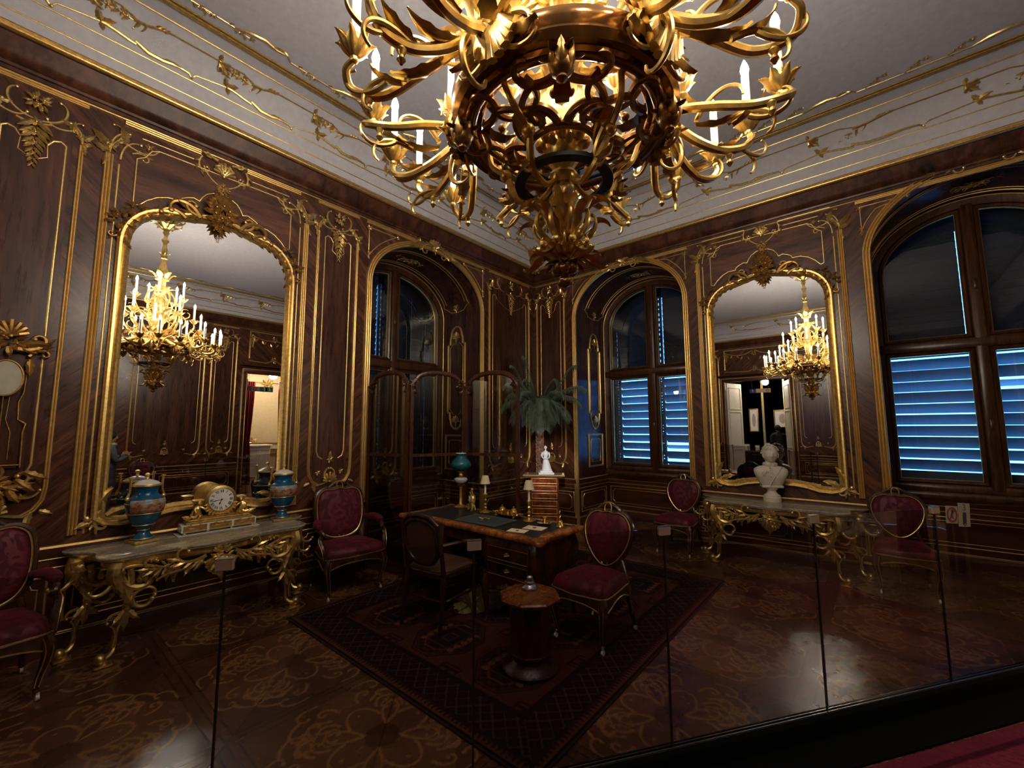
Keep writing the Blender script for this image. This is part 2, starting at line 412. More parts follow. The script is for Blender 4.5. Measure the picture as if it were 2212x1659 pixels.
# cove garlands: one object per wall and row
def cove_frame(wall, s, th):
    o, z = cove(th, wall); o1 = CIX if wall in 'RF' else CIY; t = radians(th)
    dv = Vector((0, (o1 - .2) * sin(t), (ZC - Z0) * cos(t))).normalized()      # up the cove: (in, z)
    nn = Vector((0, dv.z, -dv.y))
    if wall == 'L': f = lambda a, i, z: Vector((a, i, z))
    elif wall == 'R': f = lambda a, i, z: Vector((i, a, z))
    elif wall == 'B': f = lambda a, i, z: Vector((a, LY - i, z))
    else: f = lambda a, i, z: Vector((LX - i, a, z))
    O = f(s, o, z); U = f(1, 0, 0) - f(0, 0, 0); V = f(0, dv.y, dv.z) - f(0, 0, 0); Nn = f(0, nn.y, nn.z) - f(0, 0, 0)
    return Matrix(((U.x, V.x, Nn.x, O.x), (U.y, V.y, Nn.y, O.y), (U.z, V.z, Nn.z, O.z), (0, 0, 0, 1)))
def garland_low(mb, p, d):
    """long S scroll between two straight runs of line, along -d u"""
    k = p / .88
    mb.curl((0, 0), 0 if d > 0 else pi, .22 * k, -d * 2.2 / k, d * 3.2 / k, .012, .012, .008, 12, 6)
    mb.tube([(d * .17 * k + d * .04, -.012, .01), (d * .30 * k, -.05, .012), (d * .40 * k, -.052, .012), (d * .5 * k, -.035, .012), (d * .585 * k, -.045, .01), (d * .61 * k, -.075, .01)], [.012, .017, .015, .013, .011, .007], 6)
    mb.leaf((0, 0), pi / 2 + d * .5, .09, .06, 3, .004); mb.leaf((.0, 0), (0 if d > 0 else pi) + d * .7, .10, .06, -4 * d, .004); mb.leaf((0, 0), -pi / 2 + .4 * d, .06, .05, 3, .004)
    mb.leaf((d * .38 * k, -.05), (0.35 if d > 0 else pi - .35), .15, .04, -3 * d, .006); mb.ball((d * .61 * k, -.07, .012), .014, 6, 4)
    mb.tube([(d * .62 * k, -.055, .005), (d * .64 * k, -.035, .005), (d * p, 0, .005)], .007, 6)
def garland_top(mb, p, d):
    """palmette, line, then a blossom spray branching off"""
    mb.shell((0, 0), -pi / 2 + d * .9, .11, .004, 5, 1.6); mb.leaf((0, 0), -pi / 2 + d * .4, .14, .06, 6 * d, .01); mb.leaf((0, .01), pi / 2, .06, .05, 2, .006)
    k = p / .88; h = 0 if d > 0 else pi
    mb.tube([(0, 0, .005), (d * .2 * k, .005, .005), (d * .28 * k, -.03, .006), (d * .33 * k, -.05, .006)], .007, 6)
    mb.tube([(d * .28 * k, -.045, .006), (d * .36 * k, -.04, .008), (d * .44 * k, -.015, .008), (d * .52 * k, .0, .006), (d * p, 0, .005)], [.014, .013, .011, .008, .007], 6)
    mb.curl((d * .36 * k, -.045), -pi / 2, .12, -d * 10, -d * 26, .009, .005, .006, 10, 6, eye=.012)
    mb.spray((d * .34 * k, -.05), pi - h + d * .25, .22 * min(k, 1.2), .004, 6, .004, 1.35)
    for q in range(3): mb.leaf((d * (.42 + .03 * q) * k, -.02), h + .9 * d, .05, .035, 0, .004)
def ceil_run(mb, p, d):
    """scroll and ivy run on the flat ceiling"""
    mb.tube([(0, 0, .006), (d * .1, .05, .008), (d * .22, .075, .009), (d * .33, .045, .008), (d * .42, .06, .008)], [.006, .013, .014, .01, .006], 6)
    mb.tube([(d * .42, .06, .006), (d * .47, .0, .005), (d * p, 0, .005)], .006, 6); mb.leaf((d * .3, .06), (0 if d > 0 else pi) + d * .4, .12, .04, -2 * d, .005)
    x = .52
    while x < p - .05:
        mb.spray((d * x, 0), (0 if d > 0 else pi) + d * .25, .2, .003, 4, .0035, 1.2); x += .3
for wall, L, p, s0, d in (('L', LX, .88, 5.36, -1), ('R', LY, 1.30, 4.48, 1), ('B', LX, .88, 4.9, -1), ('F', LY, 1.30, 4.0, 1)):
    a = MB(); b = MB(); c = MB(); s0 -= p * math.floor(s0 / p)
    m = CIX if wall in 'RF' else CIY
    for k in range(int(L / p) + 1):
        s = s0 + k * p
        if not .95 < s < L - .9: continue
        a.push(cove_frame(wall, s + .1 * d, 36)); garland_low(a, p, d); a.pop()
        b.push(cove_frame(wall, s, 57)); garland_top(b, p, d); b.pop()
        c.push(shift(cove_frame(wall, s, 90), 0, .14, 0)); ceil_run(c, p, d); c.pop()
    for mbx, n in ((a, 'lower_garland'), (b, 'upper_garland'), (c, 'ceiling_garland')):
        o = mbx.build(n, 'gilding', ceiling)
# corner cartouches and their swirls
for ci, (cx, cy, ang) in enumerate(((.33, .33, pi / 4), (LX - .33, .33, 3 * pi / 4), (LX - .33, LY - .33, -3 * pi / 4), (.33, LY - .33, -pi / 4))):
    ux = Vector((sin(ang), -cos(ang), 0)); up = Vector((cos(ang) * .55, sin(ang) * .55, .835)).normalized(); nn = ux.cross(up)
    if nn.dot(Vector((LX / 2 - cx, LY / 2 - cy, -.5))) < 0: nn = -nn
    M = Matrix(((ux.x, up.x, nn.x, cx - .1 * cos(ang)), (ux.y, up.y, nn.y, cy - .1 * sin(ang)), (ux.z, up.z, nn.z, 4.74), (0, 0, 0, 1)))
    mb = MB(M)
    mb.lathe([(.0, .03), (.10, .035), (.125, .05), (.145, .03), (.15, 0)], 20, (0, .04, 0), 1, 1.15)
    for k in range(12):
        a = 2 * pi * k / 12; mb.leaf((.14 * cos(a), .04 + .16 * sin(a)), a + .4, .12, .09, 5, .02)
    for sd in (-1, 1):
        mb.acanth((sd * .10, -.10), pi / 2 - sd * 1.9, .34, sd, .018, .03, 4); mb.acanth((sd * .08, .17), pi / 2 - sd * .9, .32, -sd, .016, .02, 4)
        mb.curl((sd * .15, .02), pi / 2 - sd * 1.4, .5, sd * 2.5, -sd * 9, .014, .007, .015, 16, 6, eye=.018)
        mb.curl((sd * .12, .26), pi / 2 - sd * 1.0, .55, -sd * 1.0, sd * 12, .015, .008, .01, 18, 6, eye=.02)
        mb.spray((sd * .22, .06), pi / 2 - sd * 1.2, .3, .01, 6, .005, 1.2); mb.spray((sd * .15, -.08), pi / 2 - sd * 1.7, .22, .01, 5, .005, 1.2)
    mb.shell((0, -.08), -pi / 2, .13, .03, 7, 2.4); mb.flower((-.06, .22), .05, .02); mb.flower((.05, .24), .06, .02); mb.shell((0, .2), pi / 2, .12, .02, 7)
    mb.build('corner_cartouche', 'old_gold', ceiling)
# ---------------------------------------------------------------- floor: marquetry squares laid edge to edge
rng = np.random.default_rng(3)
def painted_sheet(name, x0, y0, x1, y1, step, fn, mat, z=0.0, parent=None):
    nx = int(round((x1 - x0) / step)) + 1; ny = int(round((y1 - y0) / step)) + 1
    X, Y = np.meshgrid(np.linspace(x0, x1, nx), np.linspace(y0, y1, ny)); colr = fn(X, Y)
    co = np.stack([X, Y, np.full_like(X, z)], -1).reshape(-1, 3)
    i = (np.arange(ny - 1)[:, None] * nx + np.arange(nx - 1)[None, :]).ravel()
    q = np.stack([i, i + 1, i + nx + 1, i + nx], 1).astype(np.int32)
    me = bpy.data.meshes.new(name); me.vertices.add(len(co)); me.vertices.foreach_set('co', co.astype(np.float32).ravel())
    me.loops.add(q.size); me.loops.foreach_set('vertex_index', q.ravel()); me.polygons.add(len(q))
    me.polygons.foreach_set('loop_start', np.arange(0, q.size, 4, dtype=np.int32)); me.polygons.foreach_set('loop_total', np.full(len(q), 4, np.int32))
    me.update(calc_edges=True)
    at = me.color_attributes.new('pattern', 'FLOAT_COLOR', 'POINT')
    at.data.foreach_set('color', np.concatenate([colr.reshape(-1, 3), np.ones((len(co), 1))], 1).astype(np.float32).ravel())
    o = bpy.data.objects.new(name, me); COL.objects.link(o); me.materials.append(MAT[mat])
    if parent: o.parent = parent
    return o
def spiral_lines():
    """polylines of one marquetry quarter tile on the unit square"""
    out = []
    def cl(p, a, L, k0, k1, w0, w1, n=26):
        u, v = p
        for i in range(n + 1):
            t = i / n; out.append((u, v, w0 + (w1 - w0) * t)); k = k0 + (k1 - k0) * t * t; st = L / n; a += k * st; u += cos(a) * st; v += sin(a) * st
        out.append((u, v, w1 * 1.9))
        return u, v, a
    for s in (1, -1):
        f = (lambda p: p) if s == 1 else (lambda p: (p[1], p[0])); g = (lambda a: a) if s == 1 else (lambda a: pi / 2 - a)
        for p, a, L, k0, k1 in (((.12, .12), .2, .62, 1.5, 22), ((.30, .16), -.1, .45, -2, -26), ((.55, .22), .9, .5, 3, 24), ((.62, .10), .1, .34, 4, 34), ((.2, .42), 1.2, .3, -4, -36), ((.75, .45), 1.9, .42, 3, 26), ((.9, .2), 1.4, .4, 2, 24), ((.45, .45), .2, .34, -3, -30)):
            cl(f(p), g(a), L, k0 * s, k1 * s, .017, .011)
    return np.array(out)
SP = spiral_lines()
def floor_col(X, Y):
    T = 1.16; u = ((X + .3) / T) % 1; v = ((Y + .25) / T) % 1
    ti = np.floor((X + .3) / T).astype(int); tj = np.floor((Y + .25) / T).astype(int)
    G = 400; g = (np.arange(G) + .5) / G; gu, gv = np.meshgrid(g, g)
    best = np.full((G, G), 9.0)
    for p in SP: best = np.minimum(best, np.hypot(gu - p[0], gv - p[1]) - p[2] * 1.0)
    inlay = np.clip(.5 - best / .006, 0, 1)
    a = np.abs(2 * u - 1); b = np.abs(2 * v - 1)
    m = inlay[np.minimum((b * G).astype(int), G - 1), np.minimum((a * G).astype(int), G - 1)]
    r = np.random.default_rng(5).random((40, 40))
    quad = (u > v).astype(int) + 2 * (u + v > 1)
    tone = r[(ti * 7 + quad * 3) % 40, (tj * 5 + quad) % 40]
    ground = np.array(srgb(74, 44, 36)[:3]) ; ground2 = np.array(srgb(108, 70, 44)[:3]); gold_ = np.array(srgb(152, 108, 62)[:3]); rim = np.array(srgb(96, 62, 40)[:3])
    base = ground[None, None] * (1 - tone[..., None]) + ground2[None, None] * tone[..., None]
    dia = (a + b) > 1.0
    base = np.where(dia[..., None], base * .72, base)
    cen = (np.hypot(a, b) < .16); base = np.where(cen[..., None], base * .55, base)
    base = base * 1.45; c = base * (1 - m[..., None]) + (gold_ * 1.2 * (.85 + .3 * tone[..., None])) * m[..., None]
    edge = np.minimum(np.minimum(u, 1 - u), np.minimum(v, 1 - v)) * T
    c = np.where((edge < .05)[..., None], rim[None, None] * (.7 + .5 * tone[..., None]), c)
    c = np.where(((edge < .055) & (edge > .045) | (edge < .004))[..., None], c * .35, c)
    for d in (np.abs(u - v), np.abs(u + v - 1)): c = np.where((d < .003)[..., None], c * .4, c)
    return c
b = vcol('floor_marquetry', .30, .55, nscale=30, nmix=.5)
nz = b.noise(b.coord(), 2.2, 4, .6); b.l.new(b.ramp(nz, [(.35, (.2, .2, .2, 1)), (.7, (.36, .36, .36, 1))]), b.p.inputs['Roughness'])
floor = painted_sheet('floor', -1.2, -1.15, LX, LY, .0092, floor_col, 'floor_marquetry'); floor['kind'] = 'structure'
mb = MB(); mb.box(-1.6, -1.6, -.12, LX + .2, LY + .2, -.02); struct(mb, 'trim_3', 'dark_wood', 0)
# ---------------------------------------------------------------- wall carving
def bouquet(mb, p, R, w=0.0, n=14, seed=1, fl=3, down=0):
    r = random.Random(seed)
    for k in range(n):
        a = 2 * pi * k / n + r.uniform(-.2, .2); d = R * r.uniform(.15, .45)
        q = (p[0] + cos(a) * d, p[1] + sin(a) * d * (1.25 if down else 1))
        mb.leaf(q, a + r.uniform(-.5, .5), R * r.uniform(.42, .62), R * r.uniform(.26, .38), r.uniform(-4, 4), w + r.uniform(0, .02), .3, 2, 5)
    for k in range(fl):
        a = 2 * pi * k / fl + .6; mb.flower((p[0] + cos(a) * R * .32, p[1] + sin(a) * R * .32), R * .3, w + .025)
def pendant(mb, p, L, w=0.0, seed=2):
    """hanging bunch of leaves narrowing to a tip"""
    r = random.Random(seed); n = 9
    for k in range(n):
        t = k / (n - 1); v = p[1] - L * t; s = L * (.34 - .22 * t)
        for sd in (-1, 1): mb.leaf((p[0] + sd * s * .1, v), -pi / 2 + sd * (1.0 - .5 * t), s, s * .5, -sd * 3, w + r.uniform(0, .012), .25, 2, 5)
        if k % 2 == 0: mb.flower((p[0], v), s * .36, w + .012)
def side_scroll(mb, p, sd, s=1.0, w=.005):
    """corner scroll over a panel upright: sd is the direction of the panel's middle"""
    u, v = p
    mb.acanth((u, v - .02 * s), pi / 2 - sd * -.1, .26 * s, -sd * -1, .012, w, 3, k=(-2.2, 6)); mb.curl((u, v), pi / 2, .2 * s, -sd * 3 / s, -sd * 14 / s, .013, .008, w, 12, 6, eye=.016)
    mb.curl((u + sd * .05 * s, v + .10 * s), pi * (0 if sd > 0 else 1) - sd * .7, .24 * s, sd * 4 / s, sd * 16 / s, .012, .007, w, 14, 6, eye=.015)
    mb.leaf((u - sd * .01, v + .02), pi / 2 + sd * .5, .12 * s, .07 * s, sd * 4, w); mb.leaf((u, v - .02), pi / 2 + sd * 1.1, .09 * s, .06 * s, sd * 4, w); mb.leaf((u + sd * .07 * s, v + .07 * s), pi / 2 - sd * .2, .13 * s, .06 * s, sd * 5, w)
    mb.leaf((u, v - .01), -pi / 2 - sd * .25, .13 * s, .05, 0, w); bouquet(mb, (u, v + .03), .06 * s, w, 7, 5, 1)
def narrow_panel(M, u0, u1, parent, ztop=4.36, z0=1.02, dz=0.0, bottom=True):
    c = (u0 + u1) / 2; h = (u1 - u0) / 2
    mb = MB(M); mb.box(u0 + .05, z0 + .12, 0, u1 - .05, ztop - .12, .004); mb.build('veneer_panel', 'mahogany_vertical', parent, 0)
    mb = MB(M)
    for s in (-1, 1):
        U = c + s * h
        mb.mold([(U, ztop - .36), (U, z0 + .22), (U - s * .012, z0 + .13), (U - s * .05, z0 + .06), (U - s * .11, z0 + .02)], BEAD if s > 0 else BEAD, w0=.0)
        I = c + s * (h - .085)
        mb.mold([(I - s * .10, ztop - .45), (I - s * .07, ztop - .40), (I - s * .03, ztop - .385), (I, ztop - .41), (I, z0 + .40), (I - s * .02, z0 + .34), (I - s * .07, z0 + .31)], LINE)
        mb.mold([(I - s * .10, ztop - .45), (c + s * h * .30, ztop - .55), (c, ztop - .60)], reed(.010, .006, 1))
    mb.mold([(u0 - .02, ztop), (u1 + .02, ztop)], reed(.05, .014, 3))
    mb.build('panel_moulding', 'gilt_line', parent)
    mb = MB(M)
    for s in (-1, 1):
        U = c + s * h
        side_scroll(mb, (U, ztop - .33), -s, .8 if h < .28 else 1)
        mb.curl((c + s * h * .62, ztop - .13), -pi / 2 + s * .2, .24, -s * 9, -s * 2, .012, .009, .005, 12, 6); mb.curl((c + s * h * .62, ztop - .13), pi / 2, .08, s * 10, s * 30, .011, .007, .005, 8, 6, eye=.014)
        mb.leaf((c + s * h * .5, ztop - .2), -s * .3 + (0 if s > 0 else pi), .1, .05, 0, .005)
        if bottom:
            mb.curl((U - s * .10, z0 + .02), (pi if s > 0 else 0), .2, -s * 4, s * 9, .014, .01, .005, 14, 6); mb.leaf((U - s * .06, z0 + .05), -pi / 2 - s * .4, .12, .06, s * 4, .004); mb.leaf((U - s * .02, z0 + .05), -.4 if s > 0 else pi + .4, .08, .05, 0, .004)
            mb.curl((c + s * .02, z0 + .06), pi / 2 - s * .9, .17, s * 8, s * 22, .016, .009, .006, 12, 6, eye=.02); mb.flower((c + s * h * .55, z0 + .16), .035, .006)
    bouquet(mb, (c, ztop - .13), .10, .012, 12, 3); pendant(mb, (c, ztop - .30), .34, .008); mb.curl((c - .08, ztop - .28), -.5, .19, 3, 6, .011, .011, .008, 10, 6)
    if bottom: mb.shell((c, z0 + .05), pi / 2, .11, .01, 7, 2.6); mb.flower((c, z0 + .30), .045, .006); mb.leaf((c, z0 + .30), pi / 2, .1, .06, 0, .004)
    mb.build('panel_carving', 'gilding', parent)
def mirror_bay(M, c, parent, dz=0.0):
    zt = 4.36 + dz; H = .85
    mb = MB(M); mb.box(c - .80, .86, 0, c + .80, zt - .1, .003); mb.build('bay_panel', 'mahogany_chevron', parent, 0)
    ogee = [(0, 3.955), (.07, 3.945), (.13, 3.91), (.165, 3.86), (.185, 3.815), (.23, 3.83), (.28, 3.81), (.32, 3.77), (.335, 3.735), (.42, 3.735), (.50, 3.70), (.57, 3.64), (.62, 3.575), (.655, 3.585)]
    ogee = [(u, v + dz + (.065 if u > .3 else .05)) for u, v in ogee]
    top = [(.655, zt - .30), (.60, zt - .26), (.56, zt - .18), (.50, zt - .155)]
    half = ogee + top
    out = [(c + u, v) for u, v in half] + [(c - u, v) for u, v in half[::-1]][:-1]
    mb = MB(M); mb.poly([(u, v) for u, v in out], .002, .008); mb.build('veneer_panel', 'mahogany_horizontal', parent, 0)
    mb = MB(M); mb.mold(out, reed(.016, .014, 1), True, w0=.005)
    for s in (-1, 1):
        U = c + s * (H - .02)
        mb.mold([(U, zt - .34), (U, .86)], BAND); mb.mold([(c + s * (H - .085), zt - .40), (c + s * (H - .085), .86)], LINE)
    for s in (-1, 1): mb.mold([(c + s * (H - .10), zt), (c + s * .2, zt)] if s < 0 else [(c + .2, zt), (c + H - .1, zt)], BAND)
    for s in (-1, 1): mb.mold([(c + s * (H - .22), zt - .09), (c + s * .25, zt - .09)], reed(.014, .008, 1))
    mb.build('panel_moulding', 'gilt_line', parent)
    mb = MB(M)
    for s in (-1, 1):
        U = c + s * (H - .02); side_scroll(mb, (U, zt - .30), -s, 1.25)
        mb.curl((c + s * (H - .09), zt - .36), pi / 2, .26, s * 2, s * 14, .012, .008, .006, 14, 6, eye=.018); mb.acanth((c + s * (H - .16), zt - .27), pi / 2 + s * .9, .2, s, .010, .006, 3); mb.flower((c + s * .58, zt - .15), .04, .006)
        mb.acanth((c + s * .06, zt - .02), pi / 2 - s * 1.35, .30, s, .016, .012, 4); mb.acanth((c + s * .19, zt - .03), -pi / 2 + s * .5, .26, -s, .014, .01, 3); mb.curl((c + s * .17, zt - .12), -pi / 2 - s * .2, .26, -s * 5, -s * 1, .010, .008, .008, 12, 6)
    mb.shell((c, zt - .16), -pi / 2 + pi, .13, .012, 7, 2.4); mb.shell((c, zt - .03), -pi / 2, .12, .01, 6, 1.8); pendant(mb, (c, zt - .25), .22, .008, 4); bouquet(mb, (c, zt - .08), .1, .014, 9, 9, 1)
    mb.build('panel_carving', 'gilding', parent)
def wall_mirror(M, c, label, dz=0.0, name='wall_mirror'):
    root = thing(name, label, 'mirror', M @ Vector((c, .9, .004)), 0, 'gilt wall mirrors'); Mi = Matrix.Translation(-Vector(root.location)) @ M
    hw = .685
    sh = [(hw, .98), (hw, 3.28)] + [(.36 + (hw - .36) * cos(a), 3.28 + .36 * sin(a)) for a in [pi / 2 * k / 10 for k in range(1, 11)]] + [(.24, 3.67 + .0), (.12, 3.70), (0, 3.71)]
    low = [(0, .985), (.2, .985), (.33, .965), (.45, .93), (.56, .925), (.64, .945)]
    sh = [(u, v + (dz if v > 2 else 0)) for u, v in sh]
    right = low + sh
    out = [(c + u, v) for u, v in right] + [(c - u, v) for u, v in right[::-1][1:-1]]
    mb = MB(Mi); mb.poly(out, .004, .010); mb.build('mirror_glass', 'mirror', root, 0)
    mb = MB(Mi); mb.mold(out, FRAME, True, w0=.006); mb.build('frame', 'gilding', root)
    for s in (-1, 1):                                    # bottom corners
        mb = MB(Mi)
        U = c + s * hw
        mb.acanth((U - s * .02, 1.02), pi / 2 - s * 2.4, .24, -s, .022, .03, 4); mb.curl((U - s * .12, .93), (pi if s < 0 else 0) + 0, .2, -s * 1, s * 16, .026, .014, .02, 12, 7, eye=.026)
        mb.leaf((U + s * .01, 1.05), pi / 2 + s * .2, .18, .09, s * 3, .02); mb.leaf((U - s * .05, .98), pi / 2 + s * .9, .16, .08, s * 4, .03); mb.leaf((U + s * .02, .95), -s * .4 + (0 if s > 0 else pi), .12, .08, 0, .01); mb.leaf((U - s * .18, .94), (pi if s > 0 else 0) - s * .3, .2, .07, 0, .03)
        mb.build('corner_scroll', 'gilding', root)
    mb = MB(Mi); z = 3.70 + dz
    bouquet(mb, (c, z + .10), .20, .05, 30, 7, 6, 1); bouquet(mb, (c, z - .02), .13, .07, 16, 11, 3); pendant(mb, (c, z + .0), .16, .06, 8); bouquet(mb, (c - .02, z + .2), .11, .03, 10, 5, 2)
    for s in (-1, 1):
        mb.acanth((c + s * .10, z + .01), pi / 2 - s * 1.9, .34, s, .026, .05, 4); mb.curl((c + s * .17, z - .02), pi / 2 - s * .3, .36, -s * 5, -s * 17, .030, .014, .05, 16, 7, eye=.03); mb.curl((c + s * .28, z - .06), (0 if s > 0 else pi) + s * .9, .22, -s * 6, -s * 16, .022, .012, .05, 12, 7, eye=.024)
        for k in range(7):                               # leaves running along the arched top
            a = pi / 2 * (1 - k / 6); q = (c + s * (.36 + (hw - .36) * cos(a) + .0), 3.28 + dz + .36 * sin(a))
            mb.leaf(q, (a if s > 0 else pi - a) + s * 1.2, .10, .05, -s * 5, .04); mb.leaf(q, (a if s > 0 else pi - a) - s * 2.4, .08, .045, s * 4, .04)
        bouquet(mb, (c + s * (hw + .03), 3.47 + dz), .12, .03, 12, 6, 1); bouquet(mb, (c + s * (hw - .06), 3.60 + dz), .10, .03, 9, 8, 1); mb.acanth((c + s * (hw + .03), 3.38 + dz), -pi / 2, .16, s, .012, .03, 3)
    mb.build('crest', 'old_gold', root)
    return root
mirror_bay(WL, 5.165, wall_left); mirror_bay(WR, 3.865, wall_right, .05)
wall_mirror(WL, 5.17, 'tall arched gilt-framed wall mirror above the mantel clock and two blue vases')
wall_mirror(WR, 3.855, 'tall arched gilt-framed wall mirror behind the white marble bust', .0)
narrow_panel(WL, 6.16, 6.67, wall_left); narrow_panel(WL, 3.695, 4.19, wall_left); narrow_panel(WL, .165, 1.25, wall_left)
narrow_panel(WR, .085, .695, wall_right, 4.38); narrow_panel(WR, 7.15, 7.8, wall_right, 4.38)
narrow_panel(WL, 7.0, 9.3, wall_left)
# panels on the two walls behind the visitor, seen in the mirrors
for a, b in ((3.28, 4.62), (2.58, 3.13), (5.0, 6.6), (6.9, 9.2), (.15, .85)): narrow_panel(WB, a, b, wall_back)
for a, b in ((3.14, 4.0), (4.3, 5.6), (5.9, 7.6), (.2, .85)): narrow_panel(WF, a, b, wall_front)
def overdoor(M, uc, a, top, parent, leafmat, doorname):
    mb = MB(M)
    for s in (-1, 1): mb.bbox(uc + s * a, 0, -.06, uc + s * (a + .15), top + .15, .05, .012)
    mb.bbox(uc - a - .15, top, -.06, uc + a + .15, top + .15, .06, .012); mb.bbox(uc - a - .2, top + .15, 0, uc + a + .2, top + .24, .11, .03)
    d = struct(mb, doorname, 'mahogany_dado')
    mb = MB(M)
    mb.mold([(uc - a - .02, 0), (uc - a - .02, top + .02), (uc + a + .02, top + .02), (uc + a + .02, 0)], LINE, w0=.05); mb.mold([(uc - a - .12, 0), (uc - a - .12, top + .12), (uc + a + .12, top + .12), (uc + a + .12, 0)], BEAD, w0=.05)
    mb.mold([(uc - a + .02, top + .42), (uc - a + .02, 4.33), (uc + a - .02, 4.33), (uc + a - .02, top + .42)], BEAD); mb.mold([(uc - a, top + .36), (uc - .2, top + .33), (uc, top + .42), (uc + .2, top + .33), (uc + a, top + .36)], BEAD)
    mb.build('door_moulding', 'gilt_line', d)
    mb = MB(M)
    for s in (-1, 1):
        mb.curl((uc + s * (a - .05), 4.25), (pi if s > 0 else 0) + s * .6, a * .95, -s * 1.2, -s * 1.6, .014, .016, .01, 14, 6)
        for k in range(5): mb.leaf((uc + s * (a - .1 - k * a * .17), 4.17 - .03 * k), -pi / 2 + s * (k % 2 - .5), .13, .07, 2, .01)
        pendant(mb, (uc + s * (a - .08), 4.22), .3, .01)
    bouquet(mb, (uc, 4.16), .12, .01, 10, 4, 2); bouquet(mb, (uc, top + .42), .13, .01, 10, 6, 2)
    mb.build('door_carving', 'gilding', d)
    return d
door_1 = overdoor(WB, DOOR_B[0], DOOR_B[1], DOOR_B[2], None, 'white_paint', 'door_1')
door_2 = overdoor(WF, DOOR_F[0], DOOR_F[1], DOOR_F[2], None, 'white_paint', 'door_2')
# ---------------------------------------------------------------- dado with cap and gilt lines
def dado_run(mb_w, mb_g, pts2, off=0.0):
    """pts2: plan polyline with the room on its left; wood facing plus gilt lines"""
    mb_w.mold(pts2, [(0, 0), (.03, 0), (.03, .135), (.022, .15), (.012, .155), (.012, .60), (.02, .64), (.02, .70), (.03, .73), (.05, .765), (.052, .79), (.04, .80), (0, .805)])
    for z, o, r in ((.798, .047, .007), (.79, .054, .005), (.703, .021, .006), (.637, .02, .008), (.155, .02, .006), (.143, .03, .004)):
        mb_g.mold(pts2, [(o - r, z - r), (o + r * .6, z - r * .6), (o + r, z), (o + r * .6, z + r * .6), (o - r, z + r)])
def dado_panels(M, u0, u1, mb):
    mb.push(M); mb.mold([(u0, .235), (u1, .235), (u1, .575), (u0, .575)], reed(.016, .010, 1), True, w0=.012)
    i = .045; mb.mold([(u0 + i + .04, .28), (u1 - i - .04, .28), (u1 - i - .03, .31), (u1 - i, .32), (u1 - i, .49), (u1 - i - .03, .50), (u1 - i - .04, .53), (u0 + i + .04, .53), (u0 + i + .03, .50), (u0 + i, .49), (u0 + i, .32), (u0 + i + .03, .31)], reed(.010, .007, 1), True, w0=.012); mb.pop()
ND_L, ND_R = 1.0, 1.12          # niche depths
dl, g1 = MB(), MB()
def arch_gaps(A): return [(uc - a, uc + a) for uc, a, _, _ in A]
(l0, l1), = arch_gaps(ARCH_L); (r0, r1), (r2, r3) = arch_gaps(ARCH_R)
for run in ([(l0, 0), (l0, -ND_L), (l1, -ND_L), (l1, 0), (LX, 0)],):
    pass
# plan path of left wall walked so the room is on the left: from the corner outward along +x
dado_run(dl, g1, [(0, r0), (0, 0), (l0, 0), (l0, -ND_L), (l1, -ND_L), (l1, 0), (DOOR_B[0] * 0 + LX, 0), (LX, DOOR_F[0] - DOOR_F[1] - .15)])
dado_run(dl, g1, [(LX, DOOR_F[0] + DOOR_F[1] + .15), (LX, LY), (DOOR_B[0] + DOOR_B[1] + .15, LY)])
dado_run(dl, g1, [(DOOR_B[0] - DOOR_B[1] - .15, LY), (0, LY), (0, r3), (-ND_R, r3), (-ND_R, r2), (0, r2), (0, r1), (-ND_R, r1), (-ND_R, r0), (0, r0)])
dado = struct(dl, 'baseboard_left', 'mahogany_dado', 30)
for M, a, b in ((WL, .1, l0 - .08), (WL, l1 + .08, 4.25), (WL, 4.32, 6.0), (WL, 6.1, 7.6), (WR, .1, r0 - .06), (WR, r1 + .06, 3.0), (WR, 3.05, 4.7), (WR, 4.72, r2 - .03), (WB, 2.6, 4.0), (WB, 4.1, 6.5), (WF, 3.2, 4.1), (WF, 4.2, 6.5), (shift(WL, 0, 0, -ND_L), l0 + .06, l1 - .06), (shift(WR, 0, 0, -ND_R), r0 + .06, r1 - .06), (shift(WR, 0, 0, -ND_R), r2 + .06, r3 - .06)): dado_panels(M, a, b, g1)
JW = lambda wall, u, s: (Matrix(((0, 0, s, u), (-1, 0, 0, 0), (0, 1, 0, 0), (0, 0, 0, 1))) if wall == 'L' else Matrix(((-1, 0, 0, 0), (0, 0, s, u), (0, 1, 0, 0), (0, 0, 0, 1))))
for wall, u, s, d in (('L', l0, 1, ND_L), ('L', l1, -1, ND_L), ('R', r0, 1, ND_R), ('R', r1, -1, ND_R), ('R', r2, 1, ND_R)): dado_panels(JW(wall, u, s), .12, d - .1, g1)
g1.build('gilt_line', 'gilt_line', dado)
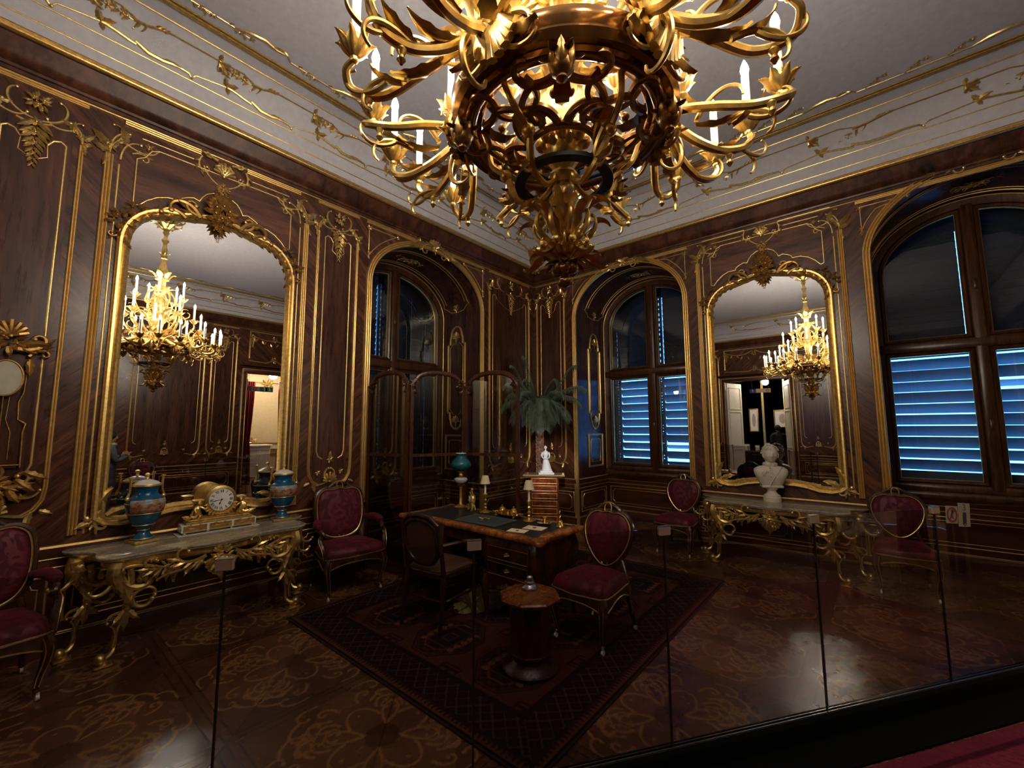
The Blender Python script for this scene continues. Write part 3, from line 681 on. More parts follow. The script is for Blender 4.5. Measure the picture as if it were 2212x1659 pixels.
# ---------------------------------------------------------------- arched windows
def jamb_panel(mb, gb, d):
    """gilt cartouche and small square panel on a niche side (u = depth)"""
    c = d * .6; h = .21
    path = [(c - h, 1.95), (c - h, 3.12), (c - h * .75, 3.14), (c - h * .72, 3.24)] + ell(c, 3.28, h * .62, .16, pi, 0, 12) + [(c + h * .72, 3.24), (c + h * .75, 3.14), (c + h, 3.12), (c + h, 1.95), (c + h * .75, 1.93), (c + h * .72, 1.84)] + ell(c, 1.80, h * .62, .14, 0, -pi, 12) + [(c - h * .72, 1.84), (c - h * .75, 1.93)]
    mb.mold(path, BEAD, True); i = .05
    mb.mold([(c - h + i, 2.0), (c - h + i, 3.07), (c - .06, 3.16)], reed(.010, .008, 1)); mb.mold([(c + h - i, 2.0), (c + h - i, 3.07), (c + .06, 3.16)], reed(.010, .008, 1))
    mb.mold([(c - h + i, 2.0), (c - .06, 1.9)], reed(.010, .008, 1)); mb.mold([(c + h - i, 2.0), (c + .06, 1.9)], reed(.010, .008, 1))
    mb.mold([(c - .25, .98), (c + .25, .98), (c + .25, 1.55), (c - .25, 1.55)], BEAD, True); mb.mold([(c - .15, 1.06), (c + .15, 1.06), (c + .17, 1.1), (c + .17, 1.43), (c + .15, 1.47), (c - .15, 1.47), (c - .17, 1.43), (c - .17, 1.1)], reed(.010, .007, 1), True)
    for q in ((c, 3.27), (c, 1.82)): gb.shell((q[0], q[1] - .05), pi / 2, .12, .005, 7, 2.6); pendant(gb, (q[0], q[1] - .03), .12, .006)
    for a in (-1, 1):
        for b_ in (1.09, 1.44): bouquet(gb, (c + a * .15, b_), .04, .004, 6, 3, 1)
def window(n, M, wall, uc, a, sp, b, d, parent_wall, mode):
    frame_w = -d
    A = ell(uc, sp, a, b, 0, pi, 40); prof = [(uc + a, .8)] + A + [(uc - a, .8)]
    mb = MB(M)                                                       # niche lining
    full = [(uc + a, 0)] + A + [(uc - a, 0)]
    mb.loft([[(u, v, 0) for u, v in full], [(u, v, -d) for u, v in full]], False, False, closed=False)
    mb.box(uc - a, 0, -d - .05, uc + a, .86, -d)
    W_ = struct(mb, f'window_{n}', 'mahogany_vertical', 30)
    mb = MB(M); mb.mold([(uc + a, .0), (uc + a, sp)] + A[1:-1] + [(uc - a, sp), (uc - a, .0)], [(x, y) for x, y in reed(.085, .03, 3)], w0=0)
    gap = .10; lo = radians(24)
    for s in (-1, 1):
        E = ell(uc, sp, a + .085, b + .085, radians(38) if s > 0 else pi - radians(38), radians(56) if s > 0 else pi - radians(56), 8)
        cx = uc + s * (a + .02)
        mb.mold([(cx, 4.29), (cx, sp + .33)] + [q for q in ell(uc, sp, a + .10, b + .10, radians(23) if s > 0 else pi - radians(23), radians(58) if s > 0 else pi - radians(58), 10) if abs(q[0] - uc) < abs(cx - uc) - .02 and q[1] < 4.27] + [(uc + s * a * .62, 4.29)], reed(.015, .010, 1), True)
    mb.mold([(uc - a - .06, 4.355), (uc + a + .06, 4.355)], reed(.04, .012, 2)); mb.build('arch_moulding', 'gilt_line', W_)
    mb = MB(M)
    top = sp + b
    bouquet(mb, (uc, top + .02), .12, .02, 14, n + 4, 3)
    for s in (-1, 1):
        mb.acanth((uc + s * .05, top + .03), pi / 2 - s * 1.5, .36, -s, .018, .03, 4); mb.leaf((uc + s * .2, top + .03), (0 if s > 0 else pi) - s * .35, .3, .08, -s * 1, .02); mb.spray((uc + s * .2, top + .04), (0 if s > 0 else pi) - s * .1, .26, .02, 5, .006, 1)
        mb.flower((uc + s * (a + .02), 4.28), .045, .006); mb.flower((uc + s * (a + .02), sp + .36), .035, .006); mb.leaf((uc + s * (a + .02), sp + .34), -pi / 2, .08, .04, 0, .005); mb.flower((uc + s * a * .6, 4.285), .03, .006)
    mb.shell((uc, top + .0), pi / 2, .16, .03, 7, 2.2); mb.build('arch_carving', 'gilding', W_)
    # soffit panel
    mb = MB(M)
    for wd in (-.28 * d, -.34 * d, -.80 * d, -.86 * d):
        r = .010 if wd in (-.28 * d, -.86 * d) else .006
        mb.tube([(uc + (a - .008) * cos(t), sp + (b - .008) * sin(t), wd) for t in [radians(20) + (pi - radians(40)) * k / 30 for k in range(31)]], r, 5)
    for e in (radians(20), pi - radians(20)):
        s = 1 if e < 1 else -1
        mb.tube([(uc + (a - .008) * cos(e - s * q), sp + (b - .008) * sin(e - s * q), wd * d) for q, wd in ((0, -.28), (.06, -.26), (.10, -.33), (.18, -.40), (.21, -.57), (.18, -.74), (.10, -.81), (.06, -.88), (0, -.86))], .010, 5)
    for e in (radians(14), pi / 2, pi - radians(14)):
        Mo = M @ Matrix.Translation((uc + (a - .006) * cos(e), sp + (b - .006) * sin(e), -.57 * d)) @ Matrix.Rotation(e + pi / 2, 4, 'Z') @ Matrix.Rotation(pi / 2, 4, 'X')
        mb.push(M.inverted() @ Mo if False else Matrix.Translation((uc + (a - .006) * cos(e), sp + (b - .006) * sin(e), -.57 * d)) @ Matrix.Rotation(e, 4, 'Z') @ Matrix(((0, 0, -1, 0), (1, 0, 0, 0), (0, -1, 0, 0), (0, 0, 0, 1))))
        if abs(e - pi / 2) < .1:
            bouquet(mb, (0, 0), .13, .004, 12, 5, 3)
            for s in (-1, 1): mb.spray((s * .08, 0), 0 if s > 0 else pi, .3, .004, 6, .006, 1.1); mb.acanth((s * .05, .03), .3 if s > 0 else pi - .3, .2, s, .01, .004, 3)
        else: bouquet(mb, (0, 0), .09, .004, 9, 6, 2)
        mb.pop()
    jb, gb = mb, MB(M)
    for u, s in ((uc - a, 1), (uc + a, -1)):
        J = Matrix(((0, 0, s, u), (0, 1, 0, 0), (-1, 0, 0, 0), (0, 0, 0, 1)))
        jb.push(J); gb.push(J); jamb_panel(jb, gb, d); jb.pop(); gb.pop()
    jb.build('soffit_moulding', 'gilt_line', W_); gb.build('jamb_carving', 'gilding', W_)
    # frame: arched outer frame, mullion, transom, sill, sashes
    zt0, zt1, zs = 2.63, 2.75, .92; fw = .11; wf = -d
    mb = MB(M)
    P = [(uc + a, .86)] + A + [(uc - a, .86)]
    mb.mold(P, [(0, .0), (0, .06), (.02, .07), (.04, .06), (fw, .05), (fw, -.02)], w0=wf)
    mb.bbox(uc - a, .80, wf - .06, uc + a, zs - .04, wf + .12, .02); mb.bbox(uc - a, zs - .04, wf - .04, uc + a, zs + .05, wf + .06, .015)
    mb.bbox(uc - .055, zs, wf - .03, uc + .055, sp + b - .08, wf + .07, .012); mb.bbox(uc - a + .02, zt0, wf - .03, uc + a - .02, zt1, wf + .075, .015)
    mb.build('window_frame', 'window_wood', W_)
    g = MB(M); gi = fw + .005
    g.mold([(uc + a - .02, .9), (uc + a - .02, sp)] + ell(uc, sp, a - .02, b - .02, 0, pi, 40)[1:-1] + [(uc - a + .02, sp), (uc - a + .02, .9)], reed(.022, .014, 1), w0=wf + .065)
    sash = []
    for s in (-1, 1):
        ui, uo = uc + s * .055, uc + s * (a - fw)
        q = ell(uc, sp, a - fw, b - fw, 0 if s > 0 else pi, pi / 2 - s * .06, 14)
        up = [(uo, zt1)] + q + [(ui, zt1)]; lowp = [(uo, zs + .05), (uo, zt0), (ui, zt0), (ui, zs + .05)]
        sash += [up, lowp]
    sm = MB(M)
    for pth in sash:
        ctr = (sum(p[0] for p in pth) / len(pth), sum(p[1] for p in pth) / len(pth))
        area = sum(pth[i - 1][0] * pth[i][1] - pth[i][0] * pth[i - 1][1] for i in range(len(pth)))
        pp = pth if area > 0 else pth[::-1]
        sm.mold(pp, [(0, .03), (.02, .05), (.045, .035), (.05, -.01), (0, -.01)], True, w0=wf); g.mold(pp, [(.047, .02), (.052, .03), (.058, .02), (.056, -.005)], True, w0=wf)
        pm = MB(M); pm.poly(pp, wf + .002, wf + .006); pm.build('window_pane', 'window_glass', W_, 0)
    for v in (1.7, 3.4): sm.bbox(uc - .02, v - .06, wf + .07, uc + .02, v + .06, wf + .09, .006)
    for s in (-1, 1):
        for v in (1.3, 2.2, 3.1, 3.7): sm.tube([(uc + s * (a - fw + .01), v - .07, wf + .055), (uc + s * (a - fw + .01), v + .07, wf + .055)], .012, 6)
    sm.build('casement', 'window_wood', W_); g.build('gilt_bead', 'gilt_line', W_)
    # outer reveal and louvred shutters
    ws = wf - .38; mb = MB(M)
    O = [(uc + a + .02, .5)] + ell(uc, sp, a + .02, b + .02, 0, pi, 24) + [(uc - a - .02, .5)]
    mb.loft([[(u, v, wf - .03) for u, v in O], [(u, v, ws - .25) for u, v in O]], False, False, closed=False); mb.box(uc - a, .5, ws - .25, uc + a, .88, wf - .05)
    mb.build('outer_reveal', 'window_wood', W_, 30)
    for s in (-1, 1):
        for part in (0, 1):
            mb = MB(M); v0, v1 = (.95, 2.66) if part == 0 else (2.72, sp + b - .05)
            u_in, u_out = uc + s * .010, uc + s * (a - .10)
            mb.box(u_in, v0, ws - .02, u_in + s * .045, v1 - (0 if part == 0 else .02), ws + .02)
            mb.box(u_out - s * .05, v0, ws - .02, u_out, v1 if part == 0 else sp + .1, ws + .02); mb.box(u_in, v0, ws - .02, u_out, v0 + .05, ws + .02)
            if part == 0: mb.box(u_in, v1 - .06, ws - .02, u_out, v1 + .06, ws + .02)
            else:
                E = ell(uc, sp, a - .05, b - .05, 0 if s > 0 else pi, pi / 2, 14); mb.mold(E if s > 0 else E, [(.17 * s, -.02), (.17 * s, .02), (-.08 * s, .02), (-.08 * s, -.02)], w0=ws); tp_ = [q for q in E if q[1] > v1 - .2]; mb.poly(tp_ + [(uc + s * .01, v1 - .2)] if s > 0 else (tp_ + [(uc + s * .01, v1 - .2)])[::-1], ws - .03, ws - .01)
            mb.box(uc + s * (a - (.12 if s > 0 else .084)), v0 - .05, ws - .02, uc + s * (a + .02), v1 if part == 0 else sp + .05, ws + .01)
            opened = (mode == 'open' and part == 0); pitch = .148 if opened else .105; v = v0 + .075; k = 0; r = random.Random(n * 7 + part * 3 + s)
            while v < v1 - (.06 if part == 0 else .10):
                uo = u_out - s * .05
                if v > sp: 
                    rr = 1 - ((v - sp) / (b - .05)) ** 2; uo = uc + s * max(.1, (a - .14) * sqrt(max(0, rr)))
                e = .0 if opened else (.012 if s * (1 if mode == 'open' else -1) > 0 or part else .0)
                tilt = radians(55 + r.uniform(-8, 5)) if opened else radians(80 + r.uniform(-2, 2))
                if opened and r.random() < .06: tilt = radians(25)
                hh = .081 if opened else .062; dv, dw = hh * sin(tilt), hh * cos(tilt)
                a0, a1 = u_in + s * (.045 + e), uo
                mb.add([(a0, v + dv, ws + dw), (a1, v + dv, ws + dw), (a1, v - dv, ws - dw), (a0, v - dv, ws - dw), (a0, v + dv + .004, ws + dw - .005), (a1, v + dv + .004, ws + dw - .005), (a1, v - dv + .004, ws - dw - .005), (a0, v - dv + .004, ws - dw - .005)],
                       [(0, 1, 2, 3), (7, 6, 5, 4), (0, 4, 5, 1), (3, 2, 6, 7), (1, 5, 6, 2), (0, 3, 7, 4)])
                v += pitch; k += 1
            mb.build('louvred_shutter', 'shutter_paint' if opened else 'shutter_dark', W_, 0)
    mb = MB(M); v = .95; r = random.Random(n)
    while v < sp + b - .15:
        hh = r.uniform(.03, .07); mb.box(uc - .012, v, ws - .012, uc + .012, v + hh, ws + .012); (mb.box(uc - a + .08, v, ws - .012, uc - a + .102, v + hh * .8, ws + .012) if v < sp else None); v += (hh + r.uniform(.004, .06)) if (v > 2.6 or mode == 'closed') else .055
    mb.build('light_slit_block', 'shutter_paint', W_, 0)  # added blocks that break daylight in the shutter gaps into a ladder
    # lead glazing-like laths across the dark panes of the closed window
    if mode == 'closed':
        mb = MB(M)
        for s in (-1, 1):
            for k in range(1, 3): mb.box(uc + s * (.05 + k * .27), .98, ws + .07, uc + s * (.056 + k * .27), sp + b * .5, ws + .074)
        mb.build('shutter_rod', 'room_grey', W_, 0)
    return W_
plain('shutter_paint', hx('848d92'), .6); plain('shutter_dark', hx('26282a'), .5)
window(1, WL, 'L', *ARCH_L[0], ND_L, wall_left, 'closed')
window(2, WR, 'R', *ARCH_R[0], ND_R, wall_right, 'open')
window(3, WR, 'R', *ARCH_R[1], ND_R, wall_right, 'open')
# ---------------------------------------------------------------- chandelier
AX, AY = 4.93, 3.89
TH0 = atan2(AY - CAM.y, AX - CAM.x)
def cr(pts, n=6):
    """Catmull-Rom through points"""
    P = [Vector(p) for p in pts]; P = [P[0] * 2 - P[1]] + P + [P[-1] * 2 - P[-2]]; out = []
    for i in range(1, len(P) - 2):
        for k in range(n):
            t = k / n; a, b, c, d = P[i - 1], P[i], P[i + 1], P[i + 2]
            out.append(.5 * ((2 * b) + (c - a) * t + (2 * a - 5 * b + 4 * c - d) * t * t + (3 * b - a - 3 * c + d) * t ** 3))
    return out + [P[-2]]
def lerp(a, n): return [a[0] + (a[-1] - a[0]) * i / max(1, n - 1) for i in range(n)]
def rad(a, n):
    """radii resampled from a short list"""
    return [float(np.interp(i / (n - 1), np.linspace(0, 1, len(a)), a)) for i in range(n)]
def frond(mb, path, side, W, lob=3, thick=.12, cup=.22):
    """leaf whose blade runs along a 3-D path, side = width direction, cupped section"""
    P = [Vector(p) for p in path]; sd = Vector(side).normalized(); n = len(P); rows = []
    for i, p in enumerate(P):
        t = i / (n - 1); T = (P[min(i + 1, n - 1)] - P[max(i - 1, 0)]).normalized(); N_ = T.cross(sd).normalized()
        hw = max(W * .5 * sin(pi * min(1, .16 + t * .84)) ** .75 * (1 - .25 * abs(sin(pi * lob * t))), W * .03); c = cup * hw; th = W * thick * .5
        rows.append([tuple(p + sd * a * hw + N_ * b) for a, b in ((-1, c), (-.5, c * .15 + th), (0, th * 1.6 - c * .2), (.5, c * .15 + th), (1, c), (.5, c * .1 - th * .5), (0, -th - c * .2), (-.5, c * .1 - th * .5))])
    mb.loft(rows, True, True)
def cpath(p, ang, L, k0, k1, n=10, f=lambda u, v: (u, 0, v)):
    u, v = p; out = []; st = L / n
    for i in range(n + 1):
        out.append(f(u, v)); t = (i + .5) / n; ang += (k0 + (k1 - k0) * t * t) * st; u += cos(ang) * st; v += sin(ang) * st
    return out
def around(mb, n, fn, off=0.0):
    for k in range(n): mb.push(Matrix.Rotation(off + 2 * pi * k / n, 4, 'Z')); fn(mb, k); mb.pop()
PL = Matrix(((1, 0, 0, 0), (0, 0, 1, 0), (0, 1, 0, 0), (0, 0, 0, 1)))   # (u, v, w) -> (r, tangential, z)
def flatplate(mb, fn): mb.push(PL); fn(mb); mb.pop()
def cup_mesh(mb, s=1.0):
    """leafy candle cup, its rim at z = 0"""
    mb.lathe([(.008 * s, -.085 * s), (.02 * s, -.075 * s), (.034 * s, -.055 * s), (.04 * s, -.03 * s), (.036 * s, -.012 * s), (.03 * s, 0), (.026 * s, .004 * s), (.018 * s, 0)], 12, lob=.05, nl=6)
    def lf(m, k):
        frond(m, cpath((.016 * s, -.075 * s), .5, .085 * s, 14 / s, -24 / s, 6), (0, 1, 0), .042 * s, 2)
        frond(m, cpath((.03 * s, -.04 * s), .9, .045 * s, 4 / s, -50 / s, 5), (0, 1, 0), .034 * s, 1)
    around(mb, 7, lf)
def chandelier():
    root = thing('chandelier', 'large gilded chandelier with electric candles hanging from the ceiling', 'chandelier', (AX, AY, ZC), TH0)
    T0 = Matrix.Translation((0, 0, -ZC))
    new = lambda: MB(T0)
    # canopy
    mb = new(); mb.lathe([(.12, 5.175), (.12, 5.15), (.09, 5.13), (.07, 5.08), (.055, 5.0), (.05, 4.95), (.03, 4.92)], 18)
    def cl(m, k):
        frond(m, cpath((.05, 5.0), .6, .26, 4, -18), (0, 1, 0), .13, 3); m.tube(cpath((.06, 5.06), -.3, .3, 3, 22, 14), rad([.016, .008], 15), 6)
    around(mb, 6, cl); around(mb, 6, lambda m, k: frond(m, cpath((.05, 4.96), .3, .17, 6, -26), (0, 1, 0), .09, 2), pi / 6)
    mb.build('canopy', 'ormolu', root)
    # stem
    mb = new(); mb.lathe([(.03, 4.93), (.045, 4.90), (.03, 4.87), (.022, 4.82), (.04, 4.79), (.05, 4.765), (.04, 4.74), (.025, 4.72), (.03, 4.66), (.038, 4.60), (.03, 4.53), (.022, 4.49), (.05, 4.47), (.05, 4.455), (.03, 4.44), (.035, 4.38), (.05, 4.32), (.072, 4.25), (.085, 4.19), (.075, 4.16), (.045, 4.145), (.085, 4.12), (.09, 4.10), (.05, 4.08), (.045, 4.0), (.10, 3.96), (.10, 3.93), (.05, 3.9), (.06, 3.7), (.09, 3.55), (.07, 3.4), (.05, 3.3), (.08, 3.15), (.10, 3.08), (.06, 3.0), (.05, 2.92)], 20, lob=.06, nl=10)
    around(mb, 6, lambda m, k: frond(m, cpath((.03, 4.46), 1.2, .1, 3, -30, 6), (0, 1, 0), .05, 2)); around(mb, 6, lambda m, k: frond(m, cpath((.07, 4.1), 1.0, .16, 2, -22, 8), (0, 1, 0), .1, 2), .5)
    def sc(m, k):
        m.tube(cpath((.06, 3.45), .9, .55, 1.5, 20, 20), rad([.020, .014, .008], 21), 7); m.tube(cpath((.05, 3.95), -.4, .5, -3.5, -17, 20), rad([.016, .012, .007], 21), 7)
        m.tube(cpath((.06, 3.1), 1.0, .62, -2, 14, 20), rad([.018, .014, .008], 21), 7); frond(m, cpath((.08, 3.5), 1.0, .26, -3, -14), (0, 1, 0), .1, 3); frond(m, cpath((.08, 3.15), .9, .3, -2, -12), (0, 1, 0), .12, 3); frond(m, cpath((.05, 3.85), 1.2, .2, -2, -20), (0, 1, 0), .09, 3)
    around(mb, 6, sc, pi / 6)
    mb.build('stem', 'ormolu', root)
    # ring
    mb = new(); mb.torus((0, 0, 3.0), .40, [(.055, -.055), (.072, -.03), (.062, -.012), (.075, .01), (.078, .04), (.06, .06), (.03, .07), (-.03, .07), (-.055, .05), (-.06, .02), (-.05, -.005), (-.062, -.02), (-.05, -.045), (-.03, -.05), (-.022, -.07), (.0, -.082), (.024, -.075), (.03, -.058), (.055, -.055)], 72)
    mb.build('ring', 'ring_gilt', root, 50)
    # pierced scrollwork basket under the ring
    mb = new()
    mb.torus((0, 0, 2.875), .145, [(.016 * cos(a), .016 * sin(a)) for a in [2 * pi * i / 8 for i in range(9)]], 40)
    def pc(m, k):
        for s in (-1, 1):
            # C scrolls lying between hub and ring, in plan
            def f(u, v, s=s): return (u, s * v, 2.925 - .05 * max(0, (.34 - u) / .2))
            m.tube(cpath((.16, .02), .3, .30, 9, 30, 22, f), rad([.020, .017, .012], 23), 7); m.tube(cpath((.335, .015), pi - .9, .26, -6, -34, 20, f), rad([.019, .016, .011], 21), 7)
            m.tube(cpath((.30, .12), 2.4, .22, 5, 40, 18, f), rad([.017, .014, .010], 19), 7); m.tube(cpath((.335, .13), -2.2, .17, -8, -44, 14, f), rad([.016, .013, .009], 15), 7)
            m.ball(f(.20, .075), .02, 8, 5); m.ball(f(.27, .03), .018, 8, 5)
        frond(m, [(.345, 0, 2.95), (.30, 0, 2.90), (.25, 0, 2.89), (.21, 0, 2.91)], (0, 1, 0), .08, 2)
    around(mb, 5, pc, pi / 5)
    mb.build('basket_scrollwork', 'dark_gilt', root)
    mb = new()
    def rib(m, k):
        m.tube(cr([(.36, 0, 2.95), (.33, .02, 2.87), (.26, .03, 2.80), (.235, .015, 2.74), (.20, 0, 2.685), (.13, 0, 2.66), (.075, 0, 2.69), (.055, 0, 2.73)], 5), rad([.014, .012, .016, .012, .010], 36), 7)
        m.tube(cpath((.26, 2.80), -2.6, .2, 6, 34, 14), rad([.012, .006], 15), 6); frond(m, cpath((.30, 2.86), -2.5, .14, -2, 14, 6), (0, 1, 0), .06, 2); m.flower((0, 0), .001) if False else None
        m.ball((.26, .03, 2.80), .028, 8, 5); frond(m, cpath((.22, 2.70), -.6, .1, 10, 26, 6), (0, 1, 0), .045, 2)
    around(mb, 5, rib); mb.build('basket_ribs', 'ormolu', root)
    # black hoop
    mb = new(); mb.torus((0, 0, 2.715), .185, [(-.022, -.008), (.022, -.008), (.022, .008), (-.022, .008), (-.022, -.008)], 56)
    for k in range(3): a = 2 * pi * k / 3 + .2; mb.tube([(.17 * cos(a), .17 * sin(a), 2.715), (.05 * cos(a), .05 * sin(a), 2.70)], .006, 6)
    o = mb.build('hoop', 'black_iron', root, 30); o['label'] = 'flat black metal hoop round the lower stem'
    # lower baluster
    mb = new(); mb.lathe([(.05, 2.94), (.075, 2.90), (.085, 2.86), (.07, 2.82), (.05, 2.79), (.035, 2.77), (.058, 2.755), (.066, 2.74), (.06, 2.725), (.04, 2.71), (.05, 2.69), (.045, 2.67), (.062, 2.65), (.064, 2.63), (.05, 2.61), (.04, 2.59), (.055, 2.56), (.05, 2.50), (.035, 2.46), (.05, 2.44), (.058, 2.42), (.04, 2.40), (.03, 2.385), (.045, 2.37), (.035, 2.355), (.02, 2.345)], 22)
    def lob(m, k): m.ball((.088, 0, 2.90), .033, 9, 6, 1, 1, 1.1)
    around(mb, 8, lob)
    around(mb, 8, lambda m, k: frond(m, cpath((.05, 2.80), 1.25, .10, -4, -24, 7), (0, 1, 0), .06, 2), .3)
    mb.build('baluster', 'ormolu', root)
    mb = new()
    around(mb, 5, lambda m, k: frond(m, cpath((.035, 2.47), 1.0, .25, 2, -34, 16), (0, 1, 0), .095, 3, .1, .45), pi / 5); around(mb, 5, lambda m, k: frond(m, cpath((.04, 2.45), .55, .22, 6, -32, 14), (0, 1, 0), .075, 3, .1, .4))
    around(mb, 10, lambda m, k: m.tube(cpath((.045, 2.44), .1, .22, 8, 30, 14), rad([.013, .010, .005], 15), 6), .2); around(mb, 5, lambda m, k: frond(m, cpath((.045, 2.42), -.3, .17, -8, 34, 12), (0, 1, 0), .07, 2, .1, .4))
    around(mb, 10, lambda m, k: m.ball((.105, 0, 2.425), .017, 7, 5), .3); around(mb, 6, lambda m, k: frond(m, cpath((.03, 2.375), .3, .13, 5, -40, 12), (0, 1, 0), .05, 2, .1, .4), pi / 6); around(mb, 6, lambda m, k: m.tube(cpath((.03, 2.39), -.2, .14, 10, 44, 12), rad([.010, .007, .004], 13), 6))
    mb.build('leaf_cluster', 'ormolu', root)
    mb = new(); around(mb, 6, lambda m, k: m.ball((.036, 0, 2.335), .026, 8, 6)); around(mb, 6, lambda m, k: frond(m, cpath((.02, 2.36), .1, .08, -6, -20, 7), (0, 1, 0), .05, 2)); mb.lathe([(.02, 2.35), (.03, 2.32), (.014, 2.305), (.026, 2.295), (.03, 2.28), (.02, 2.265), (.004, 2.258)], 12)
    around(mb, 5, lambda m, k: m.ball((.02, 0, 2.282), .016, 6, 5)); mb.build('finial', 'dark_gilt', root)
    # shells and drops on the ring
    for k in range(5):
        mb = MB(); M = Matrix.Translation((.455, 0, 3.0)) @ Matrix(((0, 0, 1, 0), (1, 0, 0, 0), (0, 1, 0, 0), (0, 0, 0, 1))); mb.push(M)
        mb.shell((0, .06), -pi / 2, .15, .025, 11, 2.0); mb.shell((0, .03), pi / 2, .10, .02, 7, 2.6); bouquet(mb, (0, .05), .09, .02, 8, k, 1)
        for s in (-1, 1): mb.acanth((s * .04, .07), pi / 2 - s * 1.6, .22, -s, .014, .015, 4); mb.leaf((s * .06, .02), -pi / 2 + s * .8, .14, .07, s * 4, .02); mb.curl((s * .03, -.03), -pi / 2 + s * .7, .16, s * 5, s * 26, .010, .006, .02, 12, 6)
        mb.pop()
        if k == 0: o = sh0 = mb.build('shell_ornament', 'ormolu', root)
        else: o = sh0.copy(); COL.objects.link(o)
        o.location = (0, 0, -ZC); o.rotation_euler = (0, 0, k * 2 * pi / 5 + .14)
    for k in range(5):
        if k == 0:
            mb = MB(); mb.lathe([(.012, .0), (.022, -.02), (.012, -.03), (.03, -.05), (.042, -.075), (.036, -.10), (.018, -.115), (.02, -.125), (.004, -.14)], 12, (.43, 0, 2.945))
            mb.push(Matrix.Translation((.43, 0, 2.945))); around(mb, 6, lambda m, q: frond(m, cpath((.02, -.11), .6, .11, 14, 2, 6), (0, 1, 0), .045, 2)); around(mb, 6, lambda m, q: frond(m, cpath((.02, -.04), -.6, .06, 10, 30, 6), (0, 1, 0), .04, 1), .5); mb.pop()
            o = dr0 = mb.build('drop_ornament', 'dark_gilt', root)
        else: o = dr0.copy(); COL.objects.link(o)
        o.location = (0, 0, -ZC); o.rotation_euler = (0, 0, pi / 5 + k * 2 * pi / 5)
    # candle meshes shared by all arms
    mb = MB(); cup_mesh(mb); cup0 = mb.build('candle_cup', 'ormolu')
    mb = MB(); mb.lathe([(.0165, 0), (.0165, .20), (.012, .205), (.008, .205)], 12); can0 = mb.build('candle', 'candle_wax')
    mb = MB(); mb.lathe([(.006, 0), (.015, .012), (.018, .028), (.014, .048), (.006, .068), (.001, .078)], 10); bul0 = mb.build('bulb', 'bulb_glow')
    used = [False]
    def candle(parent, p):
        for src, dz in ((cup0, 0), (can0, -.01), (bul0, .19)):
            o = src if not used[0] else src.copy()
            if used[0]: COL.objects.link(o)
            o.parent = parent; o.location = (p[0], p[1], p[2] + dz)
        used[0] = True
    def arm(mb, pts, r, n=7): P = cr(pts, n); mb.tube(P, rad(r, len(P)), 8); return P
    # five big branches
    spots = [(.78, -.33, 3.06), (.84, -.09, 3.08), (.83, .12, 3.06), (.76, .33, 3.11), (.58, .0, 3.30)]
    for k in range(5):
        if k == 0:
            mb = MB()
            arm(mb, [(.46, 0, 3.06), (.52, -.02, 3.03), (.61, -.05, 2.95), (.71, -.08, 2.90), (.80, -.10, 2.91), (.845, -.095, 2.96), (.84, -.09, 2.995)], [.022, .022, .019, .016, .012])
            arm(mb, [(.46, .02, 3.06), (.53, .04, 3.02), (.62, .08, 2.94), (.72, .11, 2.89), (.80, .125, 2.90), (.835, .12, 2.94), (.83, .12, 2.975)], [.022, .020, .017, .012])
            arm(mb, [(.47, -.03, 3.07), (.51, -.10, 3.05), (.58, -.22, 2.98), (.66, -.33, 2.91), (.75, -.39, 2.91), (.79, -.37, 2.95), (.78, -.33, 2.975)], [.022, .020, .016, .011])
            arm(mb, [(.47, .03, 3.07), (.50, .11, 3.06), (.56, .23, 3.01), (.63, .34, 2.95), (.72, .40, 2.95), (.77, .37, 2.99), (.76, .33, 3.025)], [.022, .020, .016, .011])
            arm(mb, [(.44, 0, 3.09), (.47, 0, 3.16), (.53, 0, 3.20), (.59, 0, 3.17), (.60, 0, 3.19), (.58, 0, 3.215)], [.02, .017, .014, .011])
            tp = lambda t: (lambda u, v: (u, t, v))
            def tilted(s): return lambda u, v: (.47 + (u - .47) * .62, s * (u - .47) * .78, v)
            for (u, v), a, L, k0, k1, f, r in (((.70, 2.905), .4, .26, -4, -26, tp(-.08), .012), ((.68, 2.90), -.5, .28, 5, 28, tp(.10), .012), ((.55, 3.0), -1.0, .26, -6, -30, tp(.01), .014), ((.79, 2.91), -.8, .2, 8, 36, tp(-.10), .010), ((.50, 3.12), 1.9, .26, -6, -26, tp(.02), .012), ((.46, 3.10), 2.4, .22, -6, -26, tp(0), .013),
                ((.74, 2.93), .4, .26, -4, -26, tilted(1), .012), ((.82, 2.94), -.8, .24, 7, 32, tilted(1), .011), ((.62, 3.0), 1.1, .26, -4, -24, tilted(1), .012), ((.74, 2.92), .3, .26, -4, -26, tilted(-1), .012), ((.82, 2.91), -.8, .24, 7, 32, tilted(-1), .011), ((.62, 2.99), 1.1, .26, -4, -24, tilted(-1), .012)):
                mb.tube(cpath((u, v), a, L, k0, k1, 18, f), rad([r, r * .8, r * .45], 19), 7)
